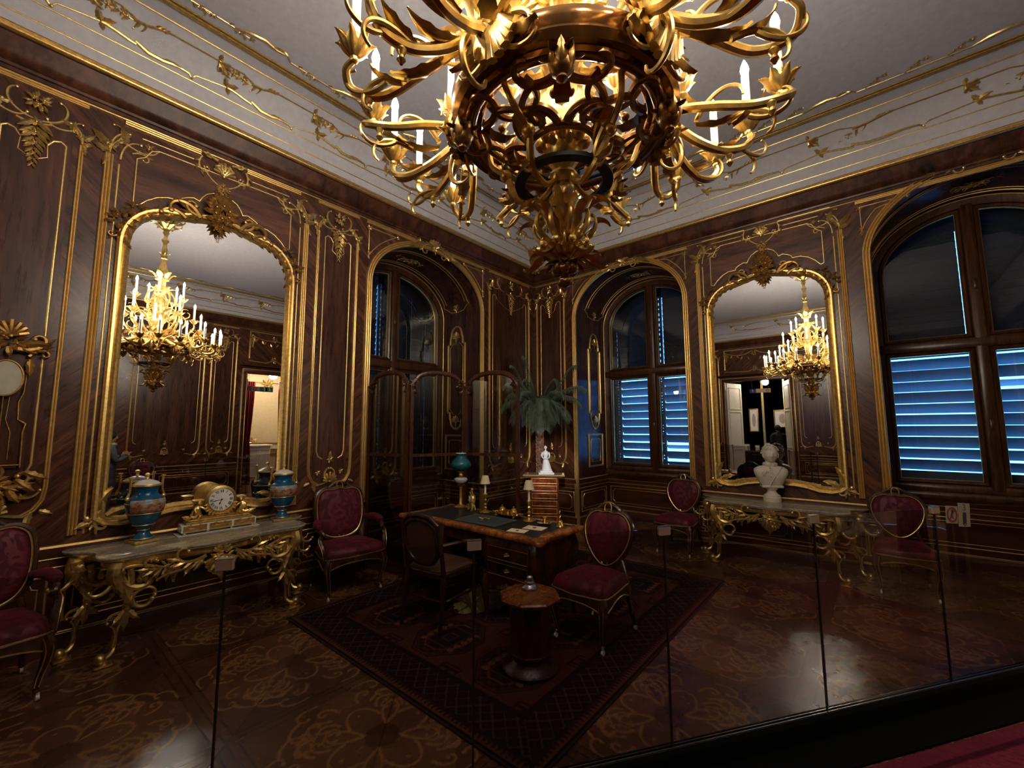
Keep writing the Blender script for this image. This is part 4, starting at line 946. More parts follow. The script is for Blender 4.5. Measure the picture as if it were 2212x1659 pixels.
            for (u, v), a, L, W, k0, k1, f, sd in (((.56, 3.0), -.8, .22, .07, 4, 12, tp(-.03), (0, 1, 0)), ((.68, 2.91), .1, .17, .065, 3, 12, tp(-.08), (0, 1, 0)), ((.66, 2.92), 0, .18, .065, 3, 14, tp(.10), (0, 1, 0)), ((.46, 3.08), 1.2, .24, .10, -4, -16, tp(0), (0, 1, 0)), ((.78, 2.90), .4, .13, .05, 4, 16, tp(-.10), (0, 1, 0)), ((.53, 3.18), .2, .15, .06, -4, -18, tp(0), (0, 1, 0)),
                ((.62, 2.98), -.5, .2, .065, 3, 12, tilted(1), (1, -.8, 0)), ((.76, 2.94), .2, .16, .055, 3, 14, tilted(1), (1, -.8, 0)), ((.62, 2.97), -.6, .2, .065, 3, 12, tilted(-1), (1, .8, 0)), ((.76, 2.90), .2, .16, .055, 3, 14, tilted(-1), (1, .8, 0))):
                frond(mb, cpath((u, v), a, L, k0, k1, 9, f), sd, W, 3)
            mb.push(Matrix.Translation((.472, 0, 3.06)) @ Matrix(((0, 0, 1, 0), (1, 0, 0, 0), (0, 1, 0, 0), (0, 0, 0, 1)))); bouquet(mb, (0, 0), .10, .01, 10, 2, 2); mb.pop()
            for q in spots: mb.ball((q[0], q[1], q[2] - .085), .016, 7, 5)
            for q in ((.74, -.085, 2.885), (.70, -.37, 2.90), (.68, .375, 2.94)): mb.lathe([(.005, -.06), (.015, -.045), (.009, -.03), (.017, -.012), (.010, 0)], 9, q)
            o = br0 = mb.build('branch', 'ormolu', root)
        else: o = br0.copy(); COL.objects.link(o)
        o.location = (0, 0, -ZC); o.rotation_euler = (0, 0, k * 2 * pi / 5)
        for q in spots: candle(o, q)
    # two upper tiers of single arms
    for tier, (rr, zc, n, off) in enumerate(((.47, 3.53, 5, pi / 5), (.31, 3.82, 5, 0))):
        for k in range(n):
            if k == 0:
                mb = MB()
                arm(mb, [(.06, 0, zc - .28), (.14, 0, zc - .36), (.24 * rr / .4, 0, zc - .36), (rr * .85, 0, zc - .26), (rr, 0, zc - .15), (rr, 0, zc - .08)], [.018, .016, .013, .010])
                mb.tube(cpath((rr * .8, zc - .28), -1.0, .28, 6, 30, 16), rad([.012, .009, .005], 17), 6); mb.tube(cpath((rr * .45, zc - .36), 1.2, .26, -5, -28, 16), rad([.013, .009, .005], 17), 6)
                frond(mb, cpath((.10, zc - .34), -.6, .24, 3, 10, 8), (0, 1, 0), .08, 3); frond(mb, cpath((rr * .7, zc - .31), .5, .18, 2, 16, 8), (0, 1, 0), .06, 3); frond(mb, cpath((rr * .9, zc - .2), .2, .12, 2, -30, 7), (0, 1, 0), .05, 2)
                o = up0 = mb.build('upper_arm', 'ormolu', root)
            else: o = up0.copy(); COL.objects.link(o)
            o.location = (0, 0, -ZC); o.rotation_euler = (0, 0, off + 2 * pi * k / n)
            candle(o, (rr, 0, zc))
    return root
gold('ring_gilt', hx('a87a4a'), .2, .75, 12)
gold('dark_gilt', hx('b48a50'), .3, .6, 30)
chandelier()
# ---------------------------------------------------------------- rug, carpet, pelt
def ru(c): return np.array(srgb(*c)[:3])
def rug_col(X, Y):
    x0, x1, y0, y1 = 1.2, 4.66, .75, 3.5
    ex = np.minimum(X - x0, x1 - X); ey = np.minimum(Y - y0, y1 - Y); e = np.minimum(ex, ey)
    field = ru((116, 58, 44)); c = np.broadcast_to(field, X.shape + (3,)).copy()
    def put(mask, col): c[mask] = ru(col)
    # guls on the field, three by four
    px, py = (x1 - x0 - .72) / 4, (y1 - y0 - .72) / 3
    gx = (X - x0 - .36) / px; gy = (Y - y0 - .36) / py; fx = (gx % 1 - .5) * px; fy = (gy % 1 - .5) * py
    a, b_ = np.abs(fx), np.abs(fy); oc = np.maximum(np.maximum(a, b_ * 1.15), (a + b_ * 1.15) * .74)
    put(oc < .315, (62, 34, 30)); put(oc < .30, (112, 48, 38)); put(oc < .285, (58, 34, 34)); put((oc < .28) & (((a * 26).astype(int) + (b_ * 26).astype(int)) % 2 == 0), (96, 52, 44))
    put((oc < .215), (140, 74, 48)); put(oc < .20, (58, 36, 36)); put((a < .145) & (b_ < .125), (104, 52, 42)); put((a < .13) & (b_ < .11), (48, 34, 40)); put((a < .06) & (b_ < .05), (110, 66, 56)); put((a < .045) & (b_ < .036), (52, 34, 40))
    z = ((a < .16) & (b_ > .13) & (b_ < .19) & (np.abs((fx * 14) % 1 - .5) > np.abs((fy * 16) % 1 - .5))); put(z, (166, 98, 58))
    hx2 = ((gx + .5) % 1 - .5) * px; hy2 = ((gy + .5) % 1 - .5) * py; m = np.maximum(np.abs(hx2), np.abs(hy2))
    put((m < .085), (66, 36, 30)); put((m < .07) & ((np.abs(hx2) * 40).astype(int) % 2 == 0), (120, 58, 44)); put(m < .02, (64, 36, 34))
    # borders
    put(e < .36, (52, 30, 32)); put((e < .35) & (e > .345), (96, 56, 46))
    s = np.where(ex < ey, Y, X); q = e - .20; lat = np.abs((s / .11) % 1 - .5) * .11; l2 = np.abs(((s + .055) / .11) % 1 - .5) * .11
    d1 = np.abs(((s + q) / .10) % 1 - .5); d2 = np.abs(((s - q) / .10) % 1 - .5)
    band = (e > .10) & (e < .31); put(band & ((d1 < .07) | (d2 < .07)), (104, 72, 74)); put(band & (d1 > .40) & (d2 > .40), (84, 44, 44))
    put((e < .095), (70, 40, 34)); put((e < .08) & (e > .03) & (np.abs((s / .035) % 1 - .5) * .035 < (.08 - e) * .4), (140, 78, 56)); put(e < .028, (44, 30, 28)); put(e < .012, (92, 68, 52))
    g = c.mean(-1, keepdims=True); return (c * .78 + g * .22) * .55
vcol('rug_wool', .95, .1, nscale=55, nmix=.75, bump=.4)
rug = painted_sheet('rug', 1.2, .75, 4.66, 3.5, .0088, rug_col, 'rug_wool', .012)
tag(rug, 'dark red oriental rug with octagonal motifs under the writing desk', 'rug')
mb = MB(); mb.box(1.2, .75, .0005, 4.66, 3.5, .011); mb.build('rug_backing', 'dark_wood', rug, 0)
mb = MB(); r = random.Random(8)
outl = []
for k in range(34):
    a = 2 * pi * k / 34; rr = 1 + .12 * sin(3 * a + 1) + r.uniform(-.06, .06); outl.append((3.16 + .40 * rr * cos(a), 1.84 + .27 * rr * sin(a)))
mb.poly(outl, .0125, .022)
tf = MB()
for k in range(2600):
    a = r.uniform(0, 2 * pi); d = sqrt(r.random()); i = int(a / (2 * pi) * 34) % 34; q = outl[i]; x = 3.16 + (q[0] - 3.16) * d; y = 1.84 + (q[1] - 1.84) * d
    t = r.uniform(0, 2 * pi); L = r.uniform(.025, .055); w = .006; dx, dy = cos(t), sin(t)
    tf.add([(x - dy * w, y + dx * w, .02), (x + dy * w, y - dx * w, .02), (x + dx * L * .5, y + dy * L * .5, .045), (x + dx * L, y + dy * L, .028)], [(0, 1, 2), (2, 1, 3), (0, 2, 3)])
pelt = mb.build('fur_rug', 'fur_pale', None, 0); tag(pelt, 'shaggy pale fur rug spread on the carpet beneath the desk', 'rug')
o = tf.build('fur', 'fur_pale', pelt, 0)
# ---------------------------------------------------------------- red chairs
def smooth_closed(pts, n=5):
    P = [Vector(p) for p in pts]; m = len(P); out = []
    for i in range(m):
        a, b, c, d = P[i - 1], P[i], P[(i + 1) % m], P[(i + 2) % m]
        for k in range(n):
            t = k / n; out.append(tuple(.5 * ((2 * b) + (c - a) * t + (2 * a - 5 * b + 4 * c - d) * t * t + (3 * b - a - 3 * c + d) * t ** 3)))
    return out
def pad(mb, out, w0, h, ctr, back=None):
    """domed upholstery over an outline lying in (u, v)"""
    sc = lambda s, w: [(ctr[0] + (u - ctr[0]) * s, ctr[1] + (v - ctr[1]) * s, w0 + w) for u, v in out]
    rings = [sc(1, 0), sc(1.0, h * .3), sc(.93, h * .65), sc(.78, h * .85), sc(.5, h * .97), sc(.2, h), sc(.02, h)]
    if back: rings = [sc(.02, back), sc(.7, back), sc(.98, back * .4)] + rings
    mb.loft(rings, True, True)
def red_chair(label, arm):
    root = thing('armchair' if arm else 'side_chair', label, 'chair', (0, 0, 0), 0, 'crimson armchairs along the left wall' if arm else 'crimson side chairs')
    W, Hh = (.62, .52) if arm else (.49, .46)
    # seat outline (u = x, v = y)
    so = smooth_closed([(-W * .50, .20), (-W * .42, .255), (-W * .20, .275), (0, .29), (W * .20, .275), (W * .42, .255), (W * .50, .20), (W * .485, .05), (W * .44, -.12), (W * .40, -.215), (W * .2, -.235), (0, -.24), (-W * .2, -.235), (-W * .40, -.215), (-W * .44, -.12), (-W * .485, .05)], 3)
    zs = .40
    mb = MB(); pad(mb, [(u * .985, v * .985) for u, v in so], zs, .105, (0, 0)); mb.build('seat', 'damask', root, 60)
    # rail with scalloped lower edge
    mb = MB(); n = len(so); low = []
    for u, v in so:
        k = min(1, abs(u) / (W * .45)); f = 1 - min(1, abs(v) / .2) if abs(u) > W * .40 else (1 - k); low.append(zs - .055 - .05 * (1 - f) ** 2 + .0)
    mb.loft([[(u * .97, v * .97, z) for (u, v), z in zip(so, low)], [(u * 1.005, v * 1.005, z + .004) for (u, v), z in zip(so, low)], [(u * 1.02, v * 1.02, zs - .01) for u, v in so], [(u * 1.0, v * 1.0, zs + .006) for u, v in so], [(u * .97, v * .97, zs + .004) for u, v in so]], True, True)
    mb.build('seat_rail', 'chair_wood', root)
    g = MB(); g.tube([(u * 1.018, v * 1.018, zs - .002) for u, v in so], .0055, 5, closed=True); g.tube([(u * 1.012, v * 1.012, z + .004) for (u, v), z in zip(so, low)], .0055, 5, closed=True)
    # back
    tilt = Matrix.Translation((0, -.215, .50)) @ Matrix.Rotation(radians(11), 4, 'X') @ Matrix(((1, 0, 0, 0), (0, 0, 1, 0), (0, 1, 0, 0), (0, 0, 0, 1)))
    if arm: half = [(0, .0), (.10, .012), (.18, .06), (.225, .15), (.24, .26), (.238, .37), (.215, .46), (.15, .505), (.07, .50), (0, .515)]
    else: half = [(0, .0), (.055, .015), (.12, .07), (.18, .16), (.208, .25), (.205, .33), (.165, .40), (.10, .43), (.05, .425), (0, .435)]
    bo = smooth_closed([(u, v) for u, v in half] + [(-u, v) for u, v in half[::-1][1:-1]], 4); top = half[-1][1]
    mb = MB(tilt); pad(mb, bo, .0, .045, (0, top * .5), -.03); mb.build('backrest', 'damask', root, 60)
    mb = MB(tilt); mb.tube([(u * 1.07, top * .5 + (v - top * .5) * 1.06, .0) for u, v in bo], .026 if arm else .022, 8, closed=True, flat=.9)
    mb.tube([(-.11, top + .015, 0), (-.06, top + .05, 0), (0, top + .062, 0), (.06, top + .05, 0), (.11, top + .015, 0)], [.02, .024, .026, .024, .02], 8)
    for s in (-1, 1): mb.tube(cr([(s * half[2][0] * 1.1, half[2][1], 0), (s * W * .36, -.04, 0), (s * W * .40, -.11, -.01), (s * W * .40, -.16, -.02)], 4), rad([.02, .022, .024], 13), 8)
    mb.tube([(-W * .3, -.03, 0), (0, -.022, 0), (W * .3, -.03, 0)], .014, 6)
    if not arm: mb.tube([(.035 * cos(a) * 1.7, top + .055 + .03 * sin(a), 0) for a in [2 * pi * k / 16 for k in range(16)]], .009, 6, closed=True)
    mb.build('back_frame', 'chair_wood', root)
    gt = MB(tilt); gt.tube([(u * 1.02, top * .5 + (v - top * .5) * 1.015, .024) for u, v in bo], .006, 5, closed=True)
    for s in (-1, 1): gt.curl((s * .03, top + .005), pi / 2 - s * .2, .09, s * 6, -s * 40 if False else s * 44, .006, .004, .026, 12, 5, eye=.007); gt.curl((s * .02, .008), pi / 2 - s * .8, .05, s * 20, s * 60, .006, .004, .026, 8, 5)
    gt.tube([(.046 * cos(a) * 1.25, top + .055 + .026 * sin(a), .014) for a in [-.6 + (pi + 1.2) * k / 14 for k in range(15)]], .0055, 5)
    gt.build('gilt_back_line', 'gilding', root)
    # legs
    for s in (-1, 1):
        for front in (1, 0):
            mb = MB()
            if front:
                x, y = s * W * .44, .225
                P = cr([(x, y, .39), (x * 1.07, y + .02, .32), (x * 1.06, y + .022, .25), (x * .98, y, .14), (x * .95, y - .01, .07), (x * .98, y + .005, .045)], 5); mb.tube(P, rad([.036, .038, .03, .019, .015, .018], len(P)), 8)
            else:
                x, y = s * W * .40, -.21
                P = cr([(x, y, .42), (x * 1.0, y - .02, .3), (x * 1.02, y - .06, .14), (x * 1.06, y - .10, .045)], 5); mb.tube(P, rad([.024, .022, .018, .016], len(P)), 8)
            leg = mb.build('leg', 'chair_wood', root); e = P[-1]
            c = MB(); c.tube([(e.x - .008, e.y, .02), (e.x + .008, e.y, .02)], .0185, 12); c.tube([(e.x, e.y, .05), (e.x, e.y, .02)], .009, 6); c.build('caster', 'porcelain_white', leg)
            if front:
                for d in (-.5, .5): g.tube([(p.x + cos(pi / 2 + d * s) * q * .9, p.y + sin(pi / 2 + d * s) * q * .9, p.z) for p, q in zip(P[:-6], rad([.036, .038, .03, .022], len(P) - 6))], .0035, 4)
    if arm:
        for s in (-1, 1):
            mb = MB(); b0 = tilt @ Vector((s * .245, .17, 0))
            mb.tube(cr([b0, (s * .30, -.10, b0.z + .005), (s * .325, .03, b0.z - .01), (s * .32, .12, b0.z - .02), (s * .305, .15, b0.z - .045), (s * .30, .135, b0.z - .065)], 5), rad([.018, .02, .022, .024, .02, .016], 26), 8)
            mb.tube(cr([(s * .31, .13, b0.z - .03), (s * .33, .14, b0.z - .10), (s * .315, .19, b0.z - .18), (s * .30, .21, zs - .02)], 5), rad([.02, .02, .024, .03], 16), 8)
            A = mb.build('arm', 'chair_wood', root)
            mb = MB(); mb.tube(cr([b0 + Vector((0, .05, .018)), (s * .30, -.08, b0.z + .03), (s * .325, .02, b0.z + .02), (s * .325, .10, b0.z + .01)], 5), rad([.02, .036, .04, .036, .02], 16), 10); mb.build('arm_pad', 'damask', A, 60)
            g.tube(cr([(s * .31 + s * .022, .14, b0.z - .05), (s * .352, .145, b0.z - .10), (s * .335, .2, b0.z - .18), (s * .318, .225, zs - .02)], 5), .005, 5)
    g.build('gilt_line', 'gilding', root)
    return root
wood('chair_wood', hx('1c0e09'), hx('3c2114'), hx('57331f'), (6, 6, 2), rough=.25)
ch = red_chair('crimson upholstered side chair standing by the end of the writing desk', False); ch.location = (3.20, 3.0, .012); ch.rotation_euler.z = -pi / 2 - .03
dup(ch, (.37, 2.72, .001), -pi / 2, 'crimson upholstered side chair under the corner window beside the marble bust')
dup(ch, (.34, 4.99, .001), -pi / 2 + .05, 'crimson upholstered side chair between the bust console and the large right window')
ac = red_chair('crimson upholstered armchair between the clock console and the glass folding screen', True); ac.location = (3.955, .495, .001); ac.rotation_euler.z = -.13
dup(ac, (6.42, .54, .001), .1, 'crimson upholstered armchair cut off by the left edge of the photo')
# ---------------------------------------------------------------- dark desk chair with cane back
def desk_chair():
    root = thing('desk_chair', 'dark wooden desk chair with cane back and seat in front of the desk', 'chair', (3.80, 1.82, .012), pi / 2 + .12)
    for s in (-1, 1):
        for f in (1, 0):
            mb = MB(); x, y = s * .21, .19 if f else -.2; sp = -.012 if f else .05
            mb.tube([(x, y, .46), (x, y + (0 if f else -.01), .40), (x * 1.02, y - sp * .4, .25), (x * 1.05, y - sp, 0)], [.024, .026, .02, .016], 10); mb.tube([(x, y, .385), (x, y, .40)], .03, 10)
            mb.build('leg', 'dark_wood', root)
    so = smooth_closed([(-.235, .21), (0, .235), (.235, .21), (.235, 0), (.21, -.2), (0, -.225), (-.21, -.2), (-.235, 0)], 4)
    mb = MB(); mb.loft([[(u * k, v * k, z) for u, v in so] for k, z in ((.97, .425), (1, .43), (1, .462), (.97, .47))]); mb.build('seat_frame', 'dark_wood', root)
    mb = MB(); pad(mb, [(u * .93, v * .93) for u, v in so], .468, .03, (0, 0)); mb.build('seat', 'cane_seat', root)
    mb = MB(); mb.tube([(u * .88, v * .88, .24) for u, v in so], .012, 8, closed=True); mb.build('stretcher', 'dark_wood', root)
    T = Matrix.Translation((0, -.21, .47)) @ Matrix.Rotation(radians(9), 4, 'X') @ Matrix(((1, 0, 0, 0), (0, 0, 1, 0), (0, 1, 0, 0), (0, 0, 0, 1)))
    bo = smooth_closed([(0, .06), (.10, .075), (.165, .14), (.185, .25), (.175, .36), (.10, .42), (0, .435), (-.10, .42), (-.175, .36), (-.185, .25), (-.165, .14), (-.10, .075)], 4)
    mb = MB(T); mb.tube([(u, v, 0) for u, v in bo], .02, 8, closed=True)
    for s in (-1, 1): mb.tube([(s * .22, -.01, 0), (s * .215, .2, 0), (s * .2, .40, 0), (s * .12, .46, 0), (0, .475, 0)], .019, 8)
    mb.build('back_frame', 'dark_wood', root); mb = MB(T); mb.poly(bo, -.004, .004); mb.build('backrest', 'cane_back', root)
    for s in (-1, 1):
        mb = MB(); mb.tube(cr([(s * .215, -.23, .70), (s * .25, -.1, .70), (s * .265, .05, .69), (s * .255, .15, .665), (s * .24, .17, .63)], 5), .017, 8); mb.tube(cr([(s * .255, .12, .675), (s * .25, .14, .6), (s * .235, .17, .46)], 5), .016, 8); mb.build('arm', 'dark_wood', root)
desk_chair()
# ---------------------------------------------------------------- consoles
def console(label, loc, rot):
    root = thing('console_table', label, 'table', loc, rot, 'gilt console tables under the mirrors')
    Z = .765; top = [(-.86, .004), (-.88, .06), (-.84, .14), (-.77, .20), (-.72, .30), (-.735, .42), (-.72, .53), (-.63, .585), (-.48, .575), (-.32, .575), (-.16, .63), (0, .655)]
    half = top + [(-u, v) for u, v in top[::-1][1:]]
    C_ = []
    P = [Vector(p) for p in half]
    C_ = [(q.x, q.y) for q in cr([(p[0], p[1], 0) for p in half], 4)]
    C_ = [(u, max(v, .004)) for u, v in C_]
    mb = MB(); sc = lambda k, z: [(u * k, .004 + (v - .004) * k, z) for u, v in C_]
    mb.loft([sc(.965, Z - .034), sc(.985, Z - .03), sc(.99, Z - .018), sc(1, Z - .014), sc(1.0, Z - .004), sc(.992, Z)]); mb.build('marble_top', 'console_marble', root, 30)
    # carved apron
    mb = MB(); ap = [(u * .93, v * .92) for u, v in C_]
    mb.loft([[(u, v, Z - .09) for u, v in ap], [(u * 1.02, v * 1.02, Z - .075) for u, v in ap], [(u * 1.02, v * 1.02, Z - .036) for u, v in ap]], False, False, closed=False)
    F = Matrix(((1, 0, 0, 0), (0, 0, 1, .60), (0, 1, 0, Z - .08), (0, 0, 0, 1)))
    mb.push(F); mb.shell((0, -.03), -pi / 2, .16, .0, 9, 2.2); mb.shell((0, -.01), pi / 2, .09, .02, 7, 2.4); bouquet(mb, (0, -.06), .12, .02, 12, 3, 2); mb.leaf((0, -.06), -pi / 2, .17, .11, 0, .015)
    for s in (-1, 1):
        z = 0 if s > 0 else pi
        mb.acanth((s * .10, -.02), z - s * .5, .34, s, .016, .005, 4); mb.acanth((s * .30, -.02), z - s * .7, .30, s, .014, -.03, 4); mb.curl((s * .12, -.07), z - s * .4, .3, s * 3, -s * 8, .013, .008, .0, 14, 6)
        for k in range(6): mb.leaf((s * (.12 + .075 * k), -.03 - .02 * (k % 2)), -pi / 2 + s * (.4 - .2 * k), .11, .06, s * 4, -.01 * k)
        for k in range(5): mb.ball((s * (.40 + .035 * k), -.005 + .004 * k, -.05 - .01 * k), .013, 6, 4)
        bouquet(mb, (s * .33, -.06), .08, -.03, 8, 5, 1); pendant(mb, (s * .30, -.05), .12, -.03); mb.curl((s * .38, -.06), z + s * .55, .28, -s * 2.5, -s * 5, .013, .010, -.05, 12, 6)
    mb.pop(); mb.build('apron', 'gilding', root)
    for s in (-1, 1):
        for front in (1, 0):
            y = .46 if front else .13; mb = MB(); xs = .58 if front else .76
            yo = .03 if front else 0
            P = cr([(s * (xs + .04), y + yo * 2, Z - .05), (s * (xs + .05), y + yo * 2.2, .62), (s * (xs + .01), y + yo * 1.6, .53), (s * (xs - .035), y + yo, .44), (s * (xs - .03), y, .34), (s * (xs + .01), y - .01, .22), (s * (xs + .015), y - .01, .11), (s * (xs + .04), y + .01, .06), (s * (xs + .085), y + .03, .05)], 5)
            mb.tube(P, rad([.055, .06, .048, .034, .028, .022, .02, .024, .026], len(P)), 9, flat=.85)
            mb.ball((s * (xs + .09), y + .03, .058), .036, 9, 7); mb.bbox(s * (xs + .07) - .05, y - .03, 0, s * (xs + .07) + .05, y + .07, .018); mb.tube([(s * (xs + .07), y + .02, .018), (s * (xs + .07), y + .02, .04)], .03, 10)
            M = Matrix(((s, 0, 0, 0), (0, 0, 1, y + .07), (0, 1, 0, 0), (0, 0, 0, 1))); mb.push(M)
            mb.curl((xs + .05, .70), -pi / 2 - .1, .50, -2.5, -34, .036, .016, -.005, 24, 8, eye=.032); mb.curl((xs - .03, .66), -pi / 2 - .3, .40, 3.5, -26, .024, .012, .0, 22, 7, eye=.022); mb.curl((xs - .02, .40), pi / 2 + .3, .26, 5, 26, .020, .010, -.01, 16, 7, eye=.018)
            mb.leaf((xs + .03, .69), -pi / 2, .16, .09, 1, .012); mb.leaf((xs + .0, .54), -pi / 2 - .2, .17, .08, -2, .005); mb.shell((xs + .03, .60), -pi / 2, .07, .014, 5, 1.6); mb.lathe([(.03, 0), (.028, .016), (.01, .024)], 12, (xs + .03, .655, .015))
            mb.leaf((xs - .02, .37), -pi / 2 + .45, .11, .055, 4, .0); mb.leaf((xs - .03, .37), -pi / 2 - .5, .11, .055, -4, .0); mb.leaf((xs - .025, .38), -pi / 2, .15, .06, 1, .005); mb.leaf((xs - .03, .35), pi / 2 + .3, .12, .05, -2, .004); mb.curl((xs - .01, .35), .3, .12, -8, -40, .013, .007, -.01, 12, 6, eye=.012)
            mb.curl((xs + .045, .60), -pi / 2 + .3, .2, 4, 28, .018, .010, -.01, 12, 7, eye=.016); mb.curl((xs + .03, .12), pi / 2 + .2, .16, -1, -16, .012, .008, -.03, 10, 6)
            for k in range(4): mb.ball((xs - .005 - .012 * k, .50 - .035 * k, .01), .014 - .0015 * k, 6, 4)
            mb.pop(); mb.build('leg', 'gilding', root)
    return root
con = console('gilt console table with marble top carrying the mantel clock', (5.165, .05, 0), 0)
c2 = dup(con, (.05, 3.865, 0), -pi / 2, 'gilt console table with marble top carrying the white bust')
# ---------------------------------------------------------------- writing desk
def desk():
    root = thing('writing_desk', 'long wooden writing desk with black leather top in the room centre', 'desk', (3.245, 1.845, .012))
    hx_, hy, Z = .375, .925, .768
    e = [(-hx_ + .03, -hy - .01), (-hx_ * .5, -hy + .035), (0, -hy + .02), (hx_ * .5, -hy + .035), (hx_ - .03, -hy - .01), (hx_ + .012, -hy + .02), (hx_ - .02, -hy + .12), (hx_ - .03, -.4), (hx_ - .035, 0), (hx_ - .03, .4), (hx_ - .02, hy - .12), (hx_ + .012, hy - .02), (hx_ - .03, hy + .01), (hx_ * .5, hy - .035), (0, hy - .02), (-hx_ * .5, hy - .035), (-hx_ + .03, hy + .01), (-hx_ - .012, hy - .02), (-hx_ + .02, hy - .12), (-hx_ + .03, 0), (-hx_ + .02, -hy + .12), (-hx_ - .012, -hy + .02)]
    E = smooth_closed(e, 3); sc = lambda k, z: [(u * k, v * (1 - (1 - k) * .45), z) for u, v in E]
    mb = MB(); mb.loft([sc(.94, Z - .045), sc(.985, Z - .04), sc(1.0, Z - .028), sc(1.0, Z - .012), sc(.985, Z - .003), sc(.965, Z)]); mb.build('table_top', 'desk_edge_wood', root, 30)
    mb = MB(); L = [(u * .80, v * .90) for u, v in E]; mb.poly(L, Z, Z + .0025); lt = mb.build('leather_inset', 'leather_black', root, 0)
    mb = MB(); mb.tube([(u * .99, v * .995, Z + .003) for u, v in L], .0025, 4, closed=True); mb.build('tooled_border', 'old_gold', lt)
    zb = .40
    for s in (-1, 1):
        mb = MB(); y0, y1 = (s * .28, s * .84); ya, yb = min(y0, y1), max(y0, y1)
        def ring(z, k): return [((u) * (.31 + k), ya - k * .5 + (yb - ya + k) * v, z) for u, v in ((-1, 0), (-.96, .03), (-.96, .97), (-1, 1), (-.5, 1.02), (.5, 1.02), (1, 1), (1.03, .95), (1.06, .75), (1.0, .5), (1.06, .25), (1.03, .05), (1, 0), (.5, -.02), (-.5, -.02))]
        mb.loft([ring(zb, -.02), ring(.50, .015), ring(.60, .02), ring(.68, 0), ring(.725, -.015)]); case = mb.build('pedestal', 'dark_walnut', root, 50)
        mb = MB()
        for z in (.47, .60):
            mb.mold([(ya + .06, z - .05), (yb - .06, z - .05), (yb - .06, z + .05), (ya + .06, z + .05)], reed(.01, .006, 1), True) if False else None
            mb.tube([(.345, ya + .06, z - .05), (.345, yb - .06, z - .05), (.345, yb - .06, z + .05), (.345, ya + .06, z + .05)], .004, 5, closed=True)
            mb.tube([(.345, (ya + yb) / 2 - .03, z), (.372, (ya + yb) / 2, z - .006), (.345, (ya + yb) / 2 + .03, z)], .006, 6); mb.lathe([(.0, -.02), (.02, -.01), (.02, .01), (0, .02)], 10, (.345, (ya + yb) / 2, z))
        mb.build('drawer_mount', 'old_gold', case)
        mb = MB()                                           # scalloped skirt
        for x in (.335, -.315):
            P = [(ya, zb + .03), (ya, zb - .07), (ya + .06, zb - .05), (ya + .12, zb - .10), (ya + .2, zb - .06), ((ya + yb) / 2, zb - .03), (yb - .2, zb - .06), (yb - .12, zb - .10), (yb - .06, zb - .05), (yb, zb - .07), (yb, zb + .03)]
            mb.push(Matrix(((0, 0, 1, x), (1, 0, 0, 0), (0, 1, 0, 0), (0, 0, 0, 1)))); mb.poly(P, -.015, .01); mb.pop()
        for y in (ya, yb):
            P = [(-.30, zb + .03), (-.30, zb - .07), (-.2, zb - .09), (0, zb - .02), (.2, zb - .09), (.32, zb - .07), (.32, zb + .03)]
            mb.push(Matrix(((1, 0, 0, 0), (0, 0, 1, y), (0, 1, 0, 0), (0, 0, 0, 1)))); mb.poly(P, -.01, .01); mb.pop()
        mb.build('skirt', 'dark_walnut', root, 30)
        for x in (-.29, .32):
            for y in (ya + .03, yb - .03):
                mb = MB(); P = cr([(x, y, zb), (x * 1.07, y, .30), (x * 1.02, y, .15), (x * 1.0, y, .05), (x * 1.06, y, .0)], 4); mb.tube(P, rad([.04, .038, .022, .016, .022], len(P)), 8); mb.build('leg', 'dark_walnut', root)
    mb = MB(); mb.box(-.28, -.30, .62, .30, .30, .725); mb.build('frieze', 'dark_walnut', root, 0)
desk()
# ---------------------------------------------------------------- octagonal wooden pedestal with a stem
def octagon():
    root = thing('octagonal_pedestal', 'octagonal wooden pedestal with moulded top on the red rug', 'pedestal', (3.90, 2.89, .012))
    oc = lambda r, z: [(r * cos(pi / 8 + k * pi / 4), r * sin(pi / 8 + k * pi / 4), z) for k in range(8)]
    mb = MB(); mb.loft([oc(.158, .12), oc(.15, .13), oc(.15, .45), oc(.165, .46)]); mb.build('body', 'dark_walnut', root, 20)
    mb = MB(); mb.loft([oc(.16, .455), oc(.215, .468), oc(.222, .485), oc(.212, .496), oc(.06, .525), oc(.05, .54)]); mb.build('top', 'desk_edge_wood', root, 20)
    mb = MB(); mb.lathe([(.15, 0), (.19, .005), (.2, .025), (.185, .045), (.15, .06), (.13, .08), (.135, .10), (.16, .115), (.16, .125)], 32); mb.build('foot', 'dark_wood', root)
    mb = MB(); mb.loft([oc(.06, .538), oc(.055, .55), oc(.035, .565)]); mb.lathe([(.035, .565), (.038, .58), (.026, .585), (.022, .61), (.012, .62)], 14); c = mb.build('socket', 'silver', root, 30)
    mb = MB(); mb.tube([(0, 0, .61), (0, 0, .80)], .0045, 8); mb.lathe([(.004, .79), (.012, .80), (.004, .815)], 8); mb.build('stem', 'dark_wood', root)
octagon()
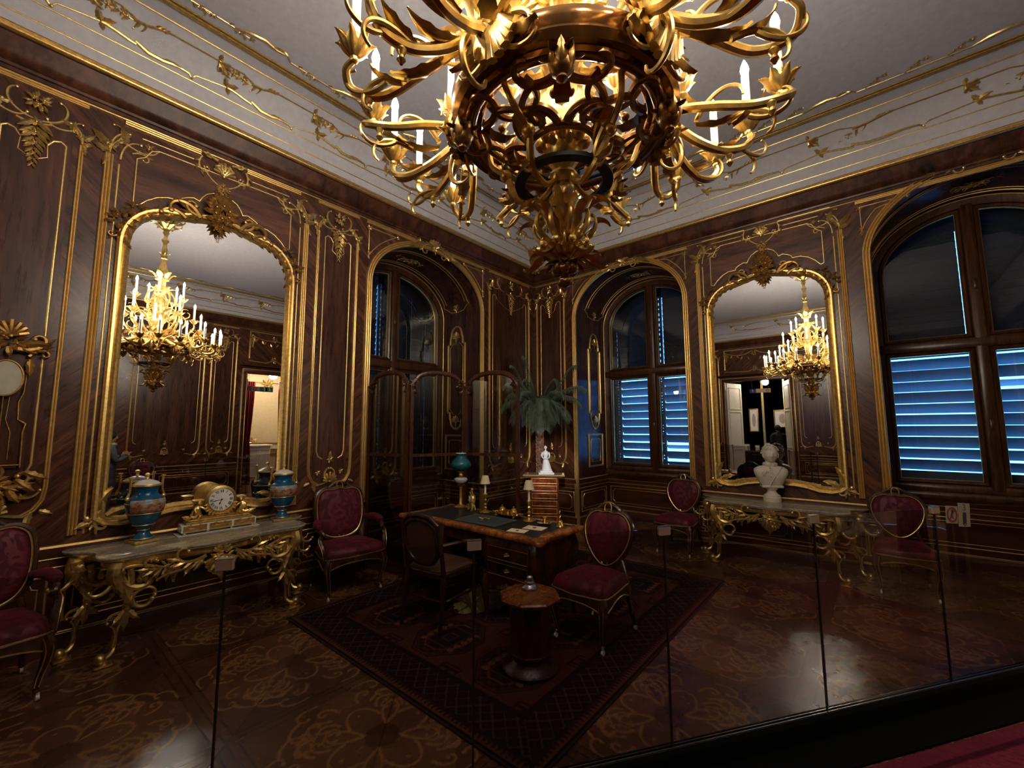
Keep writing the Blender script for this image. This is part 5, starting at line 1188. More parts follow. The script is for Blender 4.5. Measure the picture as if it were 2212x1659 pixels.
# ---------------------------------------------------------------- three-leaf glass screen
def screen():
    P = [Vector((3.50, .06)), Vector((3.37, .72)), Vector((2.72, .97)), Vector((2.60, 1.75))]; Zt = (2.235, 2.23, 2.225, 2.24)
    root = thing('folding_screen', 'three-leaf folding screen of carved wood and glass behind the desk', 'screen', (P[1].x, P[1].y, 0))
    for k in range(3):
        a, b = P[k], P[k + 1]; d = (b - a); L = d.length; d.normalize()
        M = Matrix.Translation((a.x - P[1].x, a.y - P[1].y, 0)) @ Matrix(((d.x, 0, -d.y, 0), (d.y, 0, d.x, 0), (0, 1, 0, 0), (0, 0, 0, 1)))
        e = .026; h = Zt[k] - .03
        mb = MB(M)
        for u in (e, L - e): mb.box(u - .02, .02, -.016, u + .02, h, .016); mb.tube([(u, 0, 0), (u, .03, 0)], .02, 8); mb.tube([(u - .014, .05, .018), (u - .014, h, .018)], .005, 5); mb.tube([(u + .014, .05, .018), (u + .014, h, .018)], .005, 5)
        mb.box(e, .10, -.014, L - e, .16, .014); mb.box(e, 1.345, -.012, L - e, 1.38, .012)
        leaf = mb.build('screen_leaf', 'screen_wood', root, 30)
        mb = MB(M); z = h
        pts = cr([(e - .005, z - .03, 0), (e + .03, z + .03, 0), (L * .22, z + .115, 0), (L * .5, z + .145, 0), (L * .78, z + .115, 0), (L - e - .03, z + .03, 0), (L - e + .005, z - .03, 0)], 5); mb.tube(pts, rad([.022, .026, .03, .028, .03, .026, .022], len(pts)), 8, flat=.7)
        for s, u in ((1, e + .01), (-1, L - e - .01)):
            mb.curl((u + s * .05, z + .05), (pi if s > 0 else 0) + s * .6, .17, s * 5, s * 26, .028, .016, 0, 14, 8, eye=.026); bouquet(mb, (u + s * .02, z - .0), .075, .0, 9, 4, 1); bouquet(mb, (u + s * .02, z - .0), .075, -.03, 9, 4, 1); mb.leaf((u + s * .02, z), -pi / 2 + s * .2, .14, .07, 0, .01)
        mb.build('crest_rail', 'screen_wood', leaf)
        for v0, v1 in ((.16, 1.345), (1.38, h)):
            mb = MB(M)
            if v1 < 2: mb.box(e + .018, v0, -.002, L - e - .018, v1, .002)
            else: mb.poly([(e + .018, v0), (L - e - .018, v0), (L - e - .018, z)] + [(p.x, p.y - .01) for p in pts[::-1][4:-4]] + [(e + .018, z)], -.002, .002)
            mb.build('glass_panel', 'screen_glass', leaf, 0)
screen()
# ---------------------------------------------------------------- tall chest with drawers in the corner
def chest():
    root = thing('drawer_chest', 'tall narrow chest of drawers in burl wood in the room corner', 'chest', (.66, .70, 0), atan2(CAM.y - .70, CAM.x - .66) - pi / 2 - .06)
    w, d, Z = .225, .17, .93
    mb = MB(); mb.bbox(-w, -d, .06, w, d, Z - .03, .01); mb.build('body', 'burl', root, 30)
    mb = MB(); mb.bbox(-w - .1, -d - .02, Z - .03, w + .12, d + .02, Z, .008); mb.build('top_board', 'console_marble', root, 30)
    mb = MB(); mb.tube([(-w - .1, d + .022, Z - .015), (w + .12, d + .022, Z - .015)], .007, 6); mb.build('gilt_edge', 'gilding', root)
    for s in (-1, 1):
        for y in (-1, 1): mb = MB(); mb.tube([(s * (w - .03), y * (d - .03), 0), (s * (w - .03), y * (d - .03), .06)], [.014, .02], 8); mb.build('foot', 'dark_wood', root)
    n = 7; h = (Z - .11) / n
    for k in range(n):
        z0 = .075 + k * h
        mb = MB(); mb.bbox(-w + .012, d - .005, z0 + .004, w - .012, d + .012, z0 + h - .006, .004); dr = mb.build('drawer', 'burl', root, 30)
        mb = MB(); F = Matrix(((1, 0, 0, 0), (0, 0, 1, d + .012), (0, 1, 0, 0), (0, 0, 0, 1))); mb.push(F); mb.mold([(-w + .03, z0 + .018), (w - .03, z0 + .018), (w - .03, z0 + h - .02), (-w + .03, z0 + h - .02)], reed(.009, .006, 1), True); mb.pop(); mb.build('drawer_moulding', 'gilt_line', dr)
chest()
ZM = .766
# ---------------------------------------------------------------- blue porcelain vases
def vase_scene_mat():
    b = N('vase_scene'); c = b.coord(); n = b.noise(b.mapping(c, (14, 14, 20)), 2.0, 6, .65); sp = b.add('ShaderNodeSeparateXYZ'); b.l.new(c, sp.inputs[0])
    h = b.math('ADD', b.math('MULTIPLY', sp.outputs[2], 5.5), b.math('MULTIPLY', b.math('SUBTRACT', n, .5), 1.7))
    col = b.ramp(h, [(.95, hx('4a3420')), (1.25 / 2, hx('7a5238')), (.7, hx('8a6a50')), (.8, hx('b0a08a'))]) if False else b.ramp(b.math('SUBTRACT', h, 1.22), [(.0, hx('4f3a24')), (.25, hx('84563c')), (.5, hx('a3876a')), (.7, hx('8fa0a6')), (.9, hx('5f8aa0'))])
    b.fin(col, .2); MAT['vase_scene'] = b.m
vase_scene_mat()
def vase(label, loc, rot):
    root = thing('porcelain_vase', label, 'vase', loc, rot, 'pair of blue porcelain vases on the console')
    mb = MB(); mb.bbox(-.085, -.085, 0, .085, .085, .024, .004); mb.build('plinth', 'gilding', root, 30)
    prof = [(.075, .024), (.072, .036), (.05, .055), (.034, .085), (.038, .105), (.07, .14), (.10, .19), (.122, .26), (.128, .31), (.12, .345), (.095, .365), (.078, .38), (.075, .42), (.088, .445), (.092, .452), (.07, .452)]
    mb = MB(); mb.lathe(prof, 32); body = mb.build('body', 'teal_porcelain', root, 50)
    mb = MB()
    for r, z in ((.039, .096), (.0725, .14), (.129, .315), (.121, .235), (.0935, .45), (.076, .034)): mb.torus((0, 0, z), r, [(.003 * cos(a), .003 * sin(a)) for a in [2 * pi * k / 6 for k in range(7)]], 32)
    mb.build('gilt_ring', 'ormolu', body)
    mb = MB(); rings = []
    for r, z in ((.1222, .245), (.1262, .27), (.1302, .31), (.1295, .325), (.122, .345)): rings.append([((r + .0012) * cos(a), (r + .0012) * sin(a), z) for a in [radians(20) + radians(140) * k / 20 for k in range(21)]])
    mb.loft(rings, False, False, closed=False); mb.build('painted_scene', 'vase_scene', body)
    mb = MB(); mb.lathe([(.09, .455), (.092, .462), (.07, .48), (.035, .495), (.012, .50)], 28); lid = mb.build('lid', 'porcelain_white', root)
    mb = MB(); mb.lathe([(.093, .452), (.097, .457), (.093, .464)], 28); mb.lathe([(.02, .496), (.012, .505), (.01, .52), (.02, .535), (.018, .545), (.004, .552)], 12); mb.build('lid_mount', 'ormolu', lid)
    for s in (-1, 1):
        mb = MB(); mb.tube(cr([(s * .115, 0, .345), (s * .128, 0, .36), (s * .118, 0, .385), (s * .11, 0, .42), (s * .112, 0, .52)], 4), .009, 8); mb.box(s * .112 - .013, -.013, .515, s * .112 + .013, .013, .527); mb.flower((0, 0), .0001) if False else None; mb.ball((s * .122, 0, .355), .017, 7, 5); mb.build('handle', 'ormolu', root)
    return root
v = vase('blue porcelain vase with lid left of the mantel clock', (5.60, .22, ZM), .25)
dup(v, (4.53, .22, ZM), -.2, 'blue porcelain vase with lid right of the mantel clock')
# ---------------------------------------------------------------- mantel clock
def roman(mb, M, txt, h):
    wd = {'I': .28, 'V': .7, 'X': .7}; tot = sum(wd[c] for c in txt) * h; x = -tot / 2; mb.push(M); t = .10 * h
    for c in txt:
        L = wd[c] * h; cx = x + L / 2
        if c == 'I': mb.box(cx - t * .7, -h / 2, 0, cx + t * .7, h / 2, .0012)
        else:
            for s in (-1, 1):
                a, b_ = (s * L * .38, 0) if c == 'V' else (s * L * .36, -s * L * .36); w = t * (.9 if s < 0 else .45)
                mb.add([(cx + b_ - w, -h / 2, .0012), (cx + b_ + w, -h / 2, .0012), (cx + a + w, h / 2, .0012), (cx + a - w, h / 2, .0012), (cx + b_ - w, -h / 2, 0), (cx + b_ + w, -h / 2, 0), (cx + a + w, h / 2, 0), (cx + a - w, h / 2, 0)], [(0, 1, 2, 3), (0, 4, 5, 1), (1, 5, 6, 2), (2, 6, 7, 3), (3, 7, 4, 0)])
        x += L
    mb.pop()
def dial(parent, c, R, nrm=Matrix(), hour=6.73, numerals=True):
    F = Matrix.Translation(c) @ nrm @ Matrix(((-1, 0, 0, 0), (0, 0, 1, 0), (0, 1, 0, 0), (0, 0, 0, 1)))
    mb = MB(F); mb.lathe([(R, 0), (R * .98, .004), (R * .4, .006), (.001, .0065)], 36); d = mb.build('dial', 'ceramic_enamel', parent, 40)
    mb = MB(F); NUM = ['XII', 'I', 'II', 'III', 'IIII', 'V', 'VI', 'VII', 'VIII', 'IX', 'X', 'XI']
    for k in range(12):
        a = -2 * pi * k / 12
        if numerals: roman(mb, Matrix.Translation((-sin(a) * R * .78, cos(a) * R * .78, .0062)) @ Matrix.Rotation(a, 4, 'Z'), NUM[k], R * .25)
        else: mb.push(Matrix.Rotation(a, 4, 'Z')); mb.box(-R * .04, R * .6, .006, R * .04, R * .85, .008); mb.pop()
    mb.build('numerals', 'black_enamel', d, 0)
    for nm, ang, L, w in (('hour_hand', hour / 12, .48, .045), ('minute_hand', hour % 1, .74, .03)):
        mb = MB(F); mb.push(Matrix.Rotation(-2 * pi * ang, 4, 'Z')); mb.box(-R * w * .5, -R * .12, .009, R * w * .5, R * L, .0105); mb.lathe([(R * w * 1.5, .009), (R * w * 1.5, .011)], 10, (0, R * L * .7, 0)); mb.lathe([(R * .07, .008), (R * .06, .012)], 12); mb.pop(); mb.build(nm, 'black_enamel', d, 0)
    return d
def clock():
    root = thing('mantel_clock', 'gilded mantel clock with white dial on a white plinth', 'clock', (5.07, .20, ZM), -.03)
    mb = MB(); mb.bbox(-.31, -.075, 0, .31, .105, .006, .002); mb.build('mat', 'porcelain_white', root, 30)
    mb = MB(); mb.bbox(-.285, -.07, .022, .285, .085, .085, .004); base = mb.build('plinth', 'porcelain_white', root, 30)
    mb = MB()
    for x in (-.26, -.09, .09, .26):
        for y in (-.05, .065): mb.lathe([(.012, .006), (.016, .012), (.01, .022)], 10, (x, y, 0))
    mb.build('feet', 'ormolu', base)
    for k in (-1, 0, 1):
        mb = MB(Matrix.Translation((k * .188, .085, .054)) @ Matrix(((1, 0, 0, 0), (0, 0, 1, 0), (0, 1, 0, 0), (0, 0, 0, 1)))); mb.mold([(-.082, -.022), (.082, -.022), (.082, .022), (-.082, .022)], reed(.006, .004, 1), True); mb.poly([(-.08, -.02), (.08, -.02), (.08, .02), (-.08, .02)], 0, .0015)
        for s in (-1, 1): mb.acanth((s * .01, 0), 0 if s > 0 else pi, .07, s, .004, .002, 3, seg=5); mb.acanth((s * .03, 0), .3 if s > 0 else pi - .3, .05, -s, .003, .002, 2, seg=5)
        mb.build('frieze_panel', 'old_gold', base)
    mb = MB(); mb.bbox(-.255, -.06, .085, .255, .075, .105, .006); mb.bbox(-.235, -.055, .105, .235, .07, .122, .006); mb.bbox(-.21, -.05, .122, .21, .06, .135, .004); mb.build('stepped_base', 'ormolu', root, 30)
    mb = MB(); Z = .272
    mb.push(Matrix.Translation((0, 0, Z)) @ Matrix.Rotation(-pi / 2, 4, 'X')); mb.lathe([(.112, -.055), (.122, -.05), (.122, .045), (.112, .05), (.10, .06), (.10, .052), (.09, .05)], 40); mb.pop()
    mb.bbox(-.09, -.045, .13, .09, .045, Z - .06, .01); mb.build('drum', 'ormolu', root, 40)
    dial(root, (0, .052, Z), .098)
    for s in (-1, 1):
        mb = MB(); x = s * .165
        mb.bbox(x - .04, -.05, .265, x + .04, .045, .287, .006); mb.bbox(x - .03, -.04, .25, x + .03, .035, .265, .004); mb.bbox(x - .026, -.045, .13, x + .026, .0, .25, .01)
        mb.tube(cr([(x - s * .03, .03, .14), (x, .045, .17), (x + s * .01, .04, .21), (x, .035, .235)], 4), rad([.012, .022, .026, .016], 13), 8); mb.ball((x - s * .004, .045, .252), .019, 8, 6); mb.ball((x - s * .004, .043, .262), .018, 8, 6)
        mb.tube(cr([(x, .04, .23), (x + s * .03, .055, .21), (x + s * .02, .06, .18)], 4), rad([.009, .007], 9), 6); mb.tube(cr([(x, .04, .23), (x - s * .03, .055, .215), (x - s * .055, .055, .19)], 4), rad([.009, .007], 9), 6)
        mb.tube(cr([(x, .04, .16), (x + s * .03, .06, .145), (x + s * .055, .065, .15)], 4), rad([.014, .008], 9), 6); mb.tube(cr([(x - s * .02, .04, .15), (x - s * .01, .065, .14), (x + s * .01, .07, .11)], 4), rad([.013, .008], 9), 6)
        mb.push(Matrix(((1, 0, 0, 0), (0, 0, 1, .0), (0, 1, 0, 0), (0, 0, 0, 1)))); mb.acanth((s * .21, .13), pi / 2 - s * .2, .12, s, .012, .03, 3); mb.leaf((s * .22, .13), s * -.1 + (0 if s > 0 else pi) + s * .5, .07, .05, 0, .04); mb.pop()
        mb.build('figure', 'ormolu', root)
    mb = MB(Matrix.Translation((0, .06, 0)) @ Matrix(((1, 0, 0, 0), (0, 0, 1, 0), (0, 1, 0, 0), (0, 0, 0, 1))))
    for k in range(13): a = -pi + pi * k / 12; mb.flower((.105 * cos(a), .235 + .085 * sin(a)), .018, .0); mb.leaf((.105 * cos(a), .235 + .085 * sin(a)), a, .03, .018, 0, 0)
    mb.build('garland', 'ormolu', root)
clock()
# ---------------------------------------------------------------- heads and figures
def head_rings(s, n=28, m=20, hair=0.0):
    """head of height 2s facing +y, centre at the origin: rings bottom to top"""
    G = lambda x, z, cx, cz, sx, sz: math.exp(-((x - cx) / sx) ** 2 - ((z - cz) / sz) ** 2)
    out = []
    for j in range(m + 1):
        ph = -pi / 2 + pi * j / m; z = sin(ph); r = cos(ph); ring = []
        for i in range(n):
            a = 2 * pi * i / n; x, y = r * cos(a), r * sin(a)
            wx = .74 - .13 * max(0, -z) ** 1.5; wy = .88 - (.10 if y > 0 else .0) * max(0, -z)
            X, Y, Z = x * wx, y * wy, z
            if y < 0 and z < -.2: Y *= 1 - .35 * (-z - .2)
            if y > 0:
                f = .17 * G(X, Z, 0, -.10, .10, .13) + .10 * G(X, Z, 0, .05, .07, .16) + .06 * G(X, Z, 0, .22, .42, .08) - .10 * (G(X, Z, .25, .08, .13, .09) + G(X, Z, -.25, .08, .13, .09)) + .05 * (G(X, Z, .25, .06, .09, .05) + G(X, Z, -.25, .06, .09, .05)) + .06 * (G(X, Z, 0, -.37, .16, .05) + G(X, Z, 0, -.48, .14, .05)) - .05 * G(X, Z, 0, -.425, .2, .025) + .10 * G(X, Z, 0, -.74, .2, .14) + .03 * (G(X, Z, .36, -.15, .15, .15) + G(X, Z, -.36, -.15, .15, .15))
                Y += f * min(1, y * 2.2)
            k = 1 + (hair if (z > .35 and (y < .55 or z > .62)) or (z > -.35 and y < -.05) else 0)
            ring.append((X * k * s, Y * k * s, Z * (k if z > 0 else 1) * s))
        out.append(ring)
    return out
def ear(mb, s):
    for d in (-1, 1): mb.ball((d * .74 * s, -.05 * s, .0), .2 * s, 8, 6, .4, .7, 1)
def bust():
    root = thing('marble_bust', 'white marble bust of a uniformed man on the right console', 'bust', (.235, 3.835, ZM), -pi / 2 + .42); root.scale = (1.1, 1.1, 1.1)
    mb = MB(); mb.lathe([(.088, 0), (.09, .05), (.084, .055), (.082, .07), (.06, .085), (.045, .105), (.044, .12), (.06, .14), (.065, .15), (.055, .155)], 32); mb.build('socle', 'marble_bust', root)
    mb = MB(); mb.bbox(-.105, -.06, .155, .105, .065, .18, .004)
    # chest: from the narrow cut-off base to shoulders, neck
    def ring(z, a, b_, yo=0, sh=2.3): return [(a * math.copysign(abs(cos(t)) ** (2 / sh), cos(t)), yo + b_ * math.copysign(abs(sin(t)) ** (2 / sh), sin(t)), z) for t in [2 * pi * k / 36 for k in range(36)]]
    mb.loft([ring(.178, .105, .06, 0), ring(.21, .125, .07, .0), ring(.26, .145, .08, .005), ring(.30, .165, .085, .008), ring(.335, .172, .08, .005), ring(.36, .165, .072, .0), ring(.38, .135, .062, -.005), ring(.392, .09, .056, -.006), ring(.398, .062, .054, -.004), ring(.425, .057, .055, .0), ring(.435, .05, .05, .004), ring(.46, .046, .048, .008)])
    mb.build('torso', 'marble_bust', root, 60)
    mb = MB()
    mb.tube([(.064 * cos(t), -.002 + .06 * sin(t), .412 - .004 * sin(t)) for t in [pi / 2 + .25 + (2 * pi - .5) * k / 24 for k in range(25)]], .012, 6, flat=1.6); mb.tube([(-.10, .055, .385), (-.06, .085, .34), (-.01, .094, .27), (.02, .088, .22), (.03, .075, .18)], .005, 6); mb.tube([(.012, .062, .40), (.008, .085, .35), (.004, .094, .29), (.0, .09, .2)], .003, 5)
    for z in (.375, .35, .32, .285): mb.ball((.022, .068 + .022 * min(1, (.40 - z) * 12), z), .007, 7, 5)
    mb.push(Matrix.Translation((.075, .087, .325)) @ Matrix(((1, 0, 0, 0), (0, 0, 1, 0), (0, 1, 0, 0), (0, 0, 0, 1)))); mb.shell((-.02, .02), -pi / 2, .03, 0, 5); mb.flower((.015, -.012), .028, 0, 8); mb.pop()
    mb.build('uniform_trim', 'marble_bust', root)
    T = Matrix.Translation((0, .016, .525)) @ Matrix.Rotation(-.06, 4, 'X') @ Matrix.Scale(1.17, 4)
    mb = MB(T); mb.loft(head_rings(.088, 40, 30)); ear(mb, .086); mb.build('head', 'marble_bust', root, 70)
    mb = MB(T); r = random.Random(2)
    for k in range(70):
        a = r.uniform(pi * .95, 2 * pi * 1.02) if k % 3 else r.uniform(0, 2 * pi); e = r.uniform(.1, 1.2) if k % 3 else r.uniform(.75, 1.4); x, y, z = .069 * cos(e) * cos(a), .08 * cos(e) * sin(a), .088 * sin(e)
        mb.push(Matrix.Translation((x, y, z)) @ Vector((x, y, z)).to_track_quat('Z', 'X').to_matrix().to_4x4()); mb.curl((0, 0), r.uniform(0, 6), .03, 20, 60, .006, .003, .002, 6, 5); mb.pop()
    for s in (-1, 1): mb.tube([(s * .064, .01, .02), (s * .066, .015, -.01), (s * .06, .022, -.035)], [.01, .012, .008], 6, flat=.6)
    mb.build('hair', 'marble_bust', root)
bust()
def statuette():
    root = thing('statuette', 'small white statuette of a standing woman in a long gown', 'statuette', (.69, .74, .93), atan2(CAM.y - .74, CAM.x - .69) - pi / 2 + .1)
    mb = MB(); mb.bbox(-.125, -.10, 0, .125, .10, .03, .004); mb.bbox(-.10, -.08, .03, .10, .085, .06, .004); mb.build('base', 'statuette_white', root, 30)
    def ring(z, a, b_, xo=0, yo=0): return [(xo + a * cos(t) * (1 + .05 * cos(9 * t) * (z < .25)), yo + b_ * sin(t) * (1 + .05 * cos(9 * t) * (z < .25)), z) for t in [2 * pi * k / 32 for k in range(32)]]
    mb = MB(); mb.loft([ring(.06, .082, .072, -.02, -.02), ring(.09, .073, .062, -.016, -.014), ring(.15, .061, .05, -.011, -.008), ring(.20, .05, .042, -.005, -.004), ring(.245, .036, .032, 0, 0), ring(.265, .03, .026, 0, 0), ring(.29, .036, .03, 0, .003), ring(.32, .044, .034, 0, .006), ring(.345, .05, .032, 0, .002), ring(.36, .042, .027, 0, 0), ring(.37, .02, .018, 0, 0), ring(.385, .012, .012, 0, .001), ring(.395, .012, .012, 0, .003)])
    for s in (-1, 1): mb.tube(cr([(s * .05, 0, .345), (s * .062, .006, .30), (s * .05, .03, .262), (s * .012, .048, .25)], 5), rad([.018, .014, .011, .009], 16), 8); mb.ball((s * .01, .05, .25), .011, 6, 5)
    mb.build('figure', 'statuette_white', root, 60)
    mb = MB(Matrix.Translation((0, .004, .418))); mb.loft(head_rings(.028, 20, 14)); mb.build('head', 'statuette_white', root, 60)
    mb = MB(Matrix.Translation((0, -.004, .425))); mb.ball((0, 0, 0), .029, 12, 8, .95, .95, .85); mb.ball((0, -.02, .014), .018, 10, 7); mb.build('hair', 'statuette_white', root, 60)
statuette()
for nm, tgt, en, ang in (('hoop_spotlight', (.68, .74, 1.12), 520, 6.5), ('hoop_spotlight', (3.2, 2.2, .8), 40, 22)):
    l = bpy.data.lights.new(nm, 'SPOT'); l.energy = en; l.spot_size = radians(ang * 2); l.spot_blend = .6; l.shadow_soft_size = .03; l.color = (1, .95, .93) if en > 100 else (1, .88, .72); o = bpy.data.objects.new(nm, l); COL.objects.link(o)
    P0 = Vector((AX, AY, 2.69)) + (Vector(tgt) - Vector((AX, AY, 2.69))).normalized() * .2; o.location = P0; o.rotation_euler = (Vector(tgt) - P0).to_track_quat('-Z', 'Y').to_euler()
# ---------------------------------------------------------------- palm behind the chest
def palm():
    root = thing('potted_palm', 'tall palm with a scaly trunk in the corner behind the chest', 'plant', (.40, .42, 0))
    mb = MB(); mb.lathe([(.13, 0), (.15, .02), (.17, .28), (.185, .30), (.18, .33), (.15, .32)], 24); mb.build('pot', 'dark_wood', root)
    mb = MB(); mb.tube([(0, 0, .25), (.01, .0, 1.0), (.02, .0, 1.92)], [.062, .055, .05], 12); r = random.Random(6)
    for k in range(230):
        z = .4 + 1.36 * k / 230; a = k * 2.4; R = .052; mb.tube([(R * .8 * cos(a) + .012, R * .8 * sin(a), z), (R * 1.25 * cos(a) + .012, R * 1.25 * sin(a), z + .03), (R * 1.32 * cos(a) + .012, R * 1.32 * sin(a), z + .055)], [.016, .014, .005], 5)
    mb.build('trunk', 'palm_bark', root)
    vx = Vector((CAM.x - .4, CAM.y - .42, 0)).normalized(); rt = Vector((vx.y, -vx.x, 0)) * -1    # towards the camera / to its right
    rt = Vector((-vx.y, vx.x, 0))
    spec = []
    #       right, toward, up at tip, peak height, length
    for s, t, up in ((-.95, .1, .55), (-.62, .0, .95), (-.30, -.1, 1.15), (-.85, .3, .1), (-.55, .45, -.15), (-.28, .5, -.2), (-.08, .5, -.3), (.12, .48, -.28), (.34, .45, -.15), (.6, .4, -.1), (.82, .25, .2), (.98, .1, .48), (.72, -.0, .95), (.34, .1, .62), (-.35, .25, .62), (-.42, .35, .35), (.5, .25, .35), (.62, -.15, -.2), (-.6, -.1, -.1), (.2, -.2, .2), (.1, .4, .1), (-.75, .15, .32)):
        spec.append((s, t, up))
    for k, (s, t, up) in enumerate(spec):
        mb = MB(); b0 = Vector((.02, 0, 1.90)); tip = b0 + rt * s * .86 + vx * t * .75 + Vector((0, 0, up * .9)); tip.x = max(tip.x, -.34); tip.y = max(tip.y, -.36)
        mid = b0.lerp(tip, .5) + Vector((0, 0, .26 - .12 * up if up < .7 else .04)); P = cr([b0, b0.lerp(mid, .55) + Vector((0, 0, .05)), mid, tip.lerp(mid, .35) + Vector((0, 0, .06)), tip], 6)
        mb.tube(P, rad([.010, .007, .003], len(P)), 5); n = len(P); r = random.Random(k)
        D = (tip - b0).normalized()
        for i in range(6, n):
            for h in (0, .5):
                j = min(i + h, n - 1); i0 = int(j); p = P[i0].lerp(P[min(i0 + 1, n - 1)], j - i0); T = (P[min(i0 + 1, n - 1)] - P[max(i0 - 1, 0)]).normalized(); sd = T.cross(Vector((0, 0, 1))); sd = sd.normalized() if sd.length > .1 else rt.copy()
                f = (i - 5) / (n - 6); L = .27 * sin(pi * (.2 + .72 * f)) ** .8
                for q in (-1, 1):
                    d = (sd * q * .75 + T * .55 + Vector((0, 0, -.12))).normalized(); e = p + d * L * .5; f2 = p + d * L * .85 + Vector((0, 0, -L * .42)); wv = T * .0065
                    for v_ in (e, f2): v_.x = max(v_.x, -.37); v_.y = max(v_.y, -.39)
                    mb.add([tuple(p - wv * .4), tuple(p + wv * .4), tuple(e + wv), tuple(e - wv), tuple(f2), tuple(e + Vector((0, 0, .004)))], [(0, 1, 2, 5), (0, 5, 3), (5, 2, 4), (3, 5, 4)])
        mb.build('frond', 'palm_leaf', root, 0)
palm()
# ---------------------------------------------------------------- things on the writing desk
ZD = .782
def lamp_oil():
    root = thing('oil_lamp', 'tall oil lamp with dark green glass shade at the back of the desk', 'lamp', (2.985, 1.19, ZD))
    mb = MB(); mb.lathe([(.07, 0), (.075, .008), (.06, .018), (.03, .03), (.018, .05), (.015, .2), (.018, .23), (.03, .245), (.045, .25), (.02, .262)], 24); mb.build('column', 'old_gold', root)
    mb = MB(); mb.lathe([(.02, .262), (.05, .27), (.072, .295), (.075, .315), (.06, .33), (.03, .335)], 28, lob=.03, nl=14); mb.build('font', 'glass_white', root)
    mb = MB(); mb.lathe([(.028, .335), (.03, .36), (.022, .38), (.045, .40), (.05, .405), (.04, .41), (.03, .43)], 20); mb.build('burner', 'dark_gilt', root)
    mb = MB(); mb.lathe([(.085, .425), (.09, .43), (.112, .455), (.117, .48), (.105, .51), (.075, .54), (.056, .56), (.052, .585), (.058, .605), (.055, .606), (.048, .585)], 36); mb.build('shade', 'teal_glass', root)
    mb = MB(); mb.torus((0, 0, .606), .056, [(.004 * cos(a), .004 * sin(a)) for a in [2 * pi * k / 6 for k in range(7)]], 28); mb.build('shade_rim', 'porcelain_white', root)
    mb = MB(); mb.tube([(0, 0, .43), (0, 0, .64)], [.022, .016], 14, False); mb.build('chimney', 'clear_glass', root)
lamp_oil()
def small_clock():
    root = thing('table_clock', 'small ornate gilt table clock standing on the writing desk', 'clock', (3.04, 1.435, ZD), -pi / 2 - .45)
    F = Matrix(((1, 0, 0, 0), (0, 0, 1, 0), (0, 1, 0, 0), (0, 0, 0, 1)))
    mb = MB(); mb.lathe([(.03, .03), (.034, .06), (.048, .10), (.05, .125), (.04, .16), (.02, .175)], 18, (0, 0, 0), 1, .7)
    for s in (-1, 1):
        mb.tube(cr([(s * .03, .01, .09), (s * .045, .015, .05), (s * .04, .02, .025), (s * .062, .03, .008)], 4), rad([.01, .014, .009, .012], 13), 7); mb.tube(cr([(s * .03, -.01, .06), (s * .045, -.02, .01)], 4), .009, 6)
        mb.push(F); mb.acanth((s * .03, .06), pi / 2 - s * 1.5, .09, -s, .008, .02, 3); mb.acanth((s * .045, .10), pi / 2 + s * .1, .10, s, .008, .02, 3); mb.acanth((s * .02, .165), pi / 2 - s * .3, .06, -s, .006, .01, 2); mb.pop()
    mb.push(F); bouquet(mb, (0, .045), .045, .03, 9, 3, 1); bouquet(mb, (.0, .19), .035, .0, 8, 5, 1); mb.pop(); mb.tube([(0, 0, .17), (.006, 0, .21)], .006, 6); mb.ball((.008, 0, .222), .014, 7, 5); mb.ball((.018, .0, .232), .009, 6, 4)
    mb.build('case', 'ormolu', root); dial(root, (0, .034, .122), .034, Matrix(), 10.1, False)
small_clock()
def candle_lamp(label, loc):
    root = thing('candlestick_lamp', label, 'lamp', loc, 0, 'pair of brass candlesticks on the desk')
    mb = MB(); mb.lathe([(.06, 0), (.064, .006), (.055, .014), (.03, .022), (.014, .034), (.018, .05), (.012, .06), (.02, .075), (.022, .085), (.010, .095), (.014, .115), (.02, .128), (.012, .14), (.016, .16), (.024, .175), (.026, .19), (.018, .2)], 18, lob=.05, nl=9); mb.build('stick', 'brass', root)
    mb = MB(); mb.tube([(0, 0, .195), (0, 0, .305)], .011, 10); mb.build('candle', 'candle_wax', root)
    mb = MB(); mb.lathe([(.052, .30), (.053, .30), (.033, .385), (.032, .385), (.031, .384), (.051, .301)], 24); mb.build('shade', 'lamp_card', root, 30)
    return root
cl_ = candle_lamp('brass candlestick with paper shade beside the small gilt clock', (3.02, 1.61, ZD)); dup(cl_, (3.06, 2.235, ZD), .3, 'brass candlestick with paper shade beside the gilt inkstand')
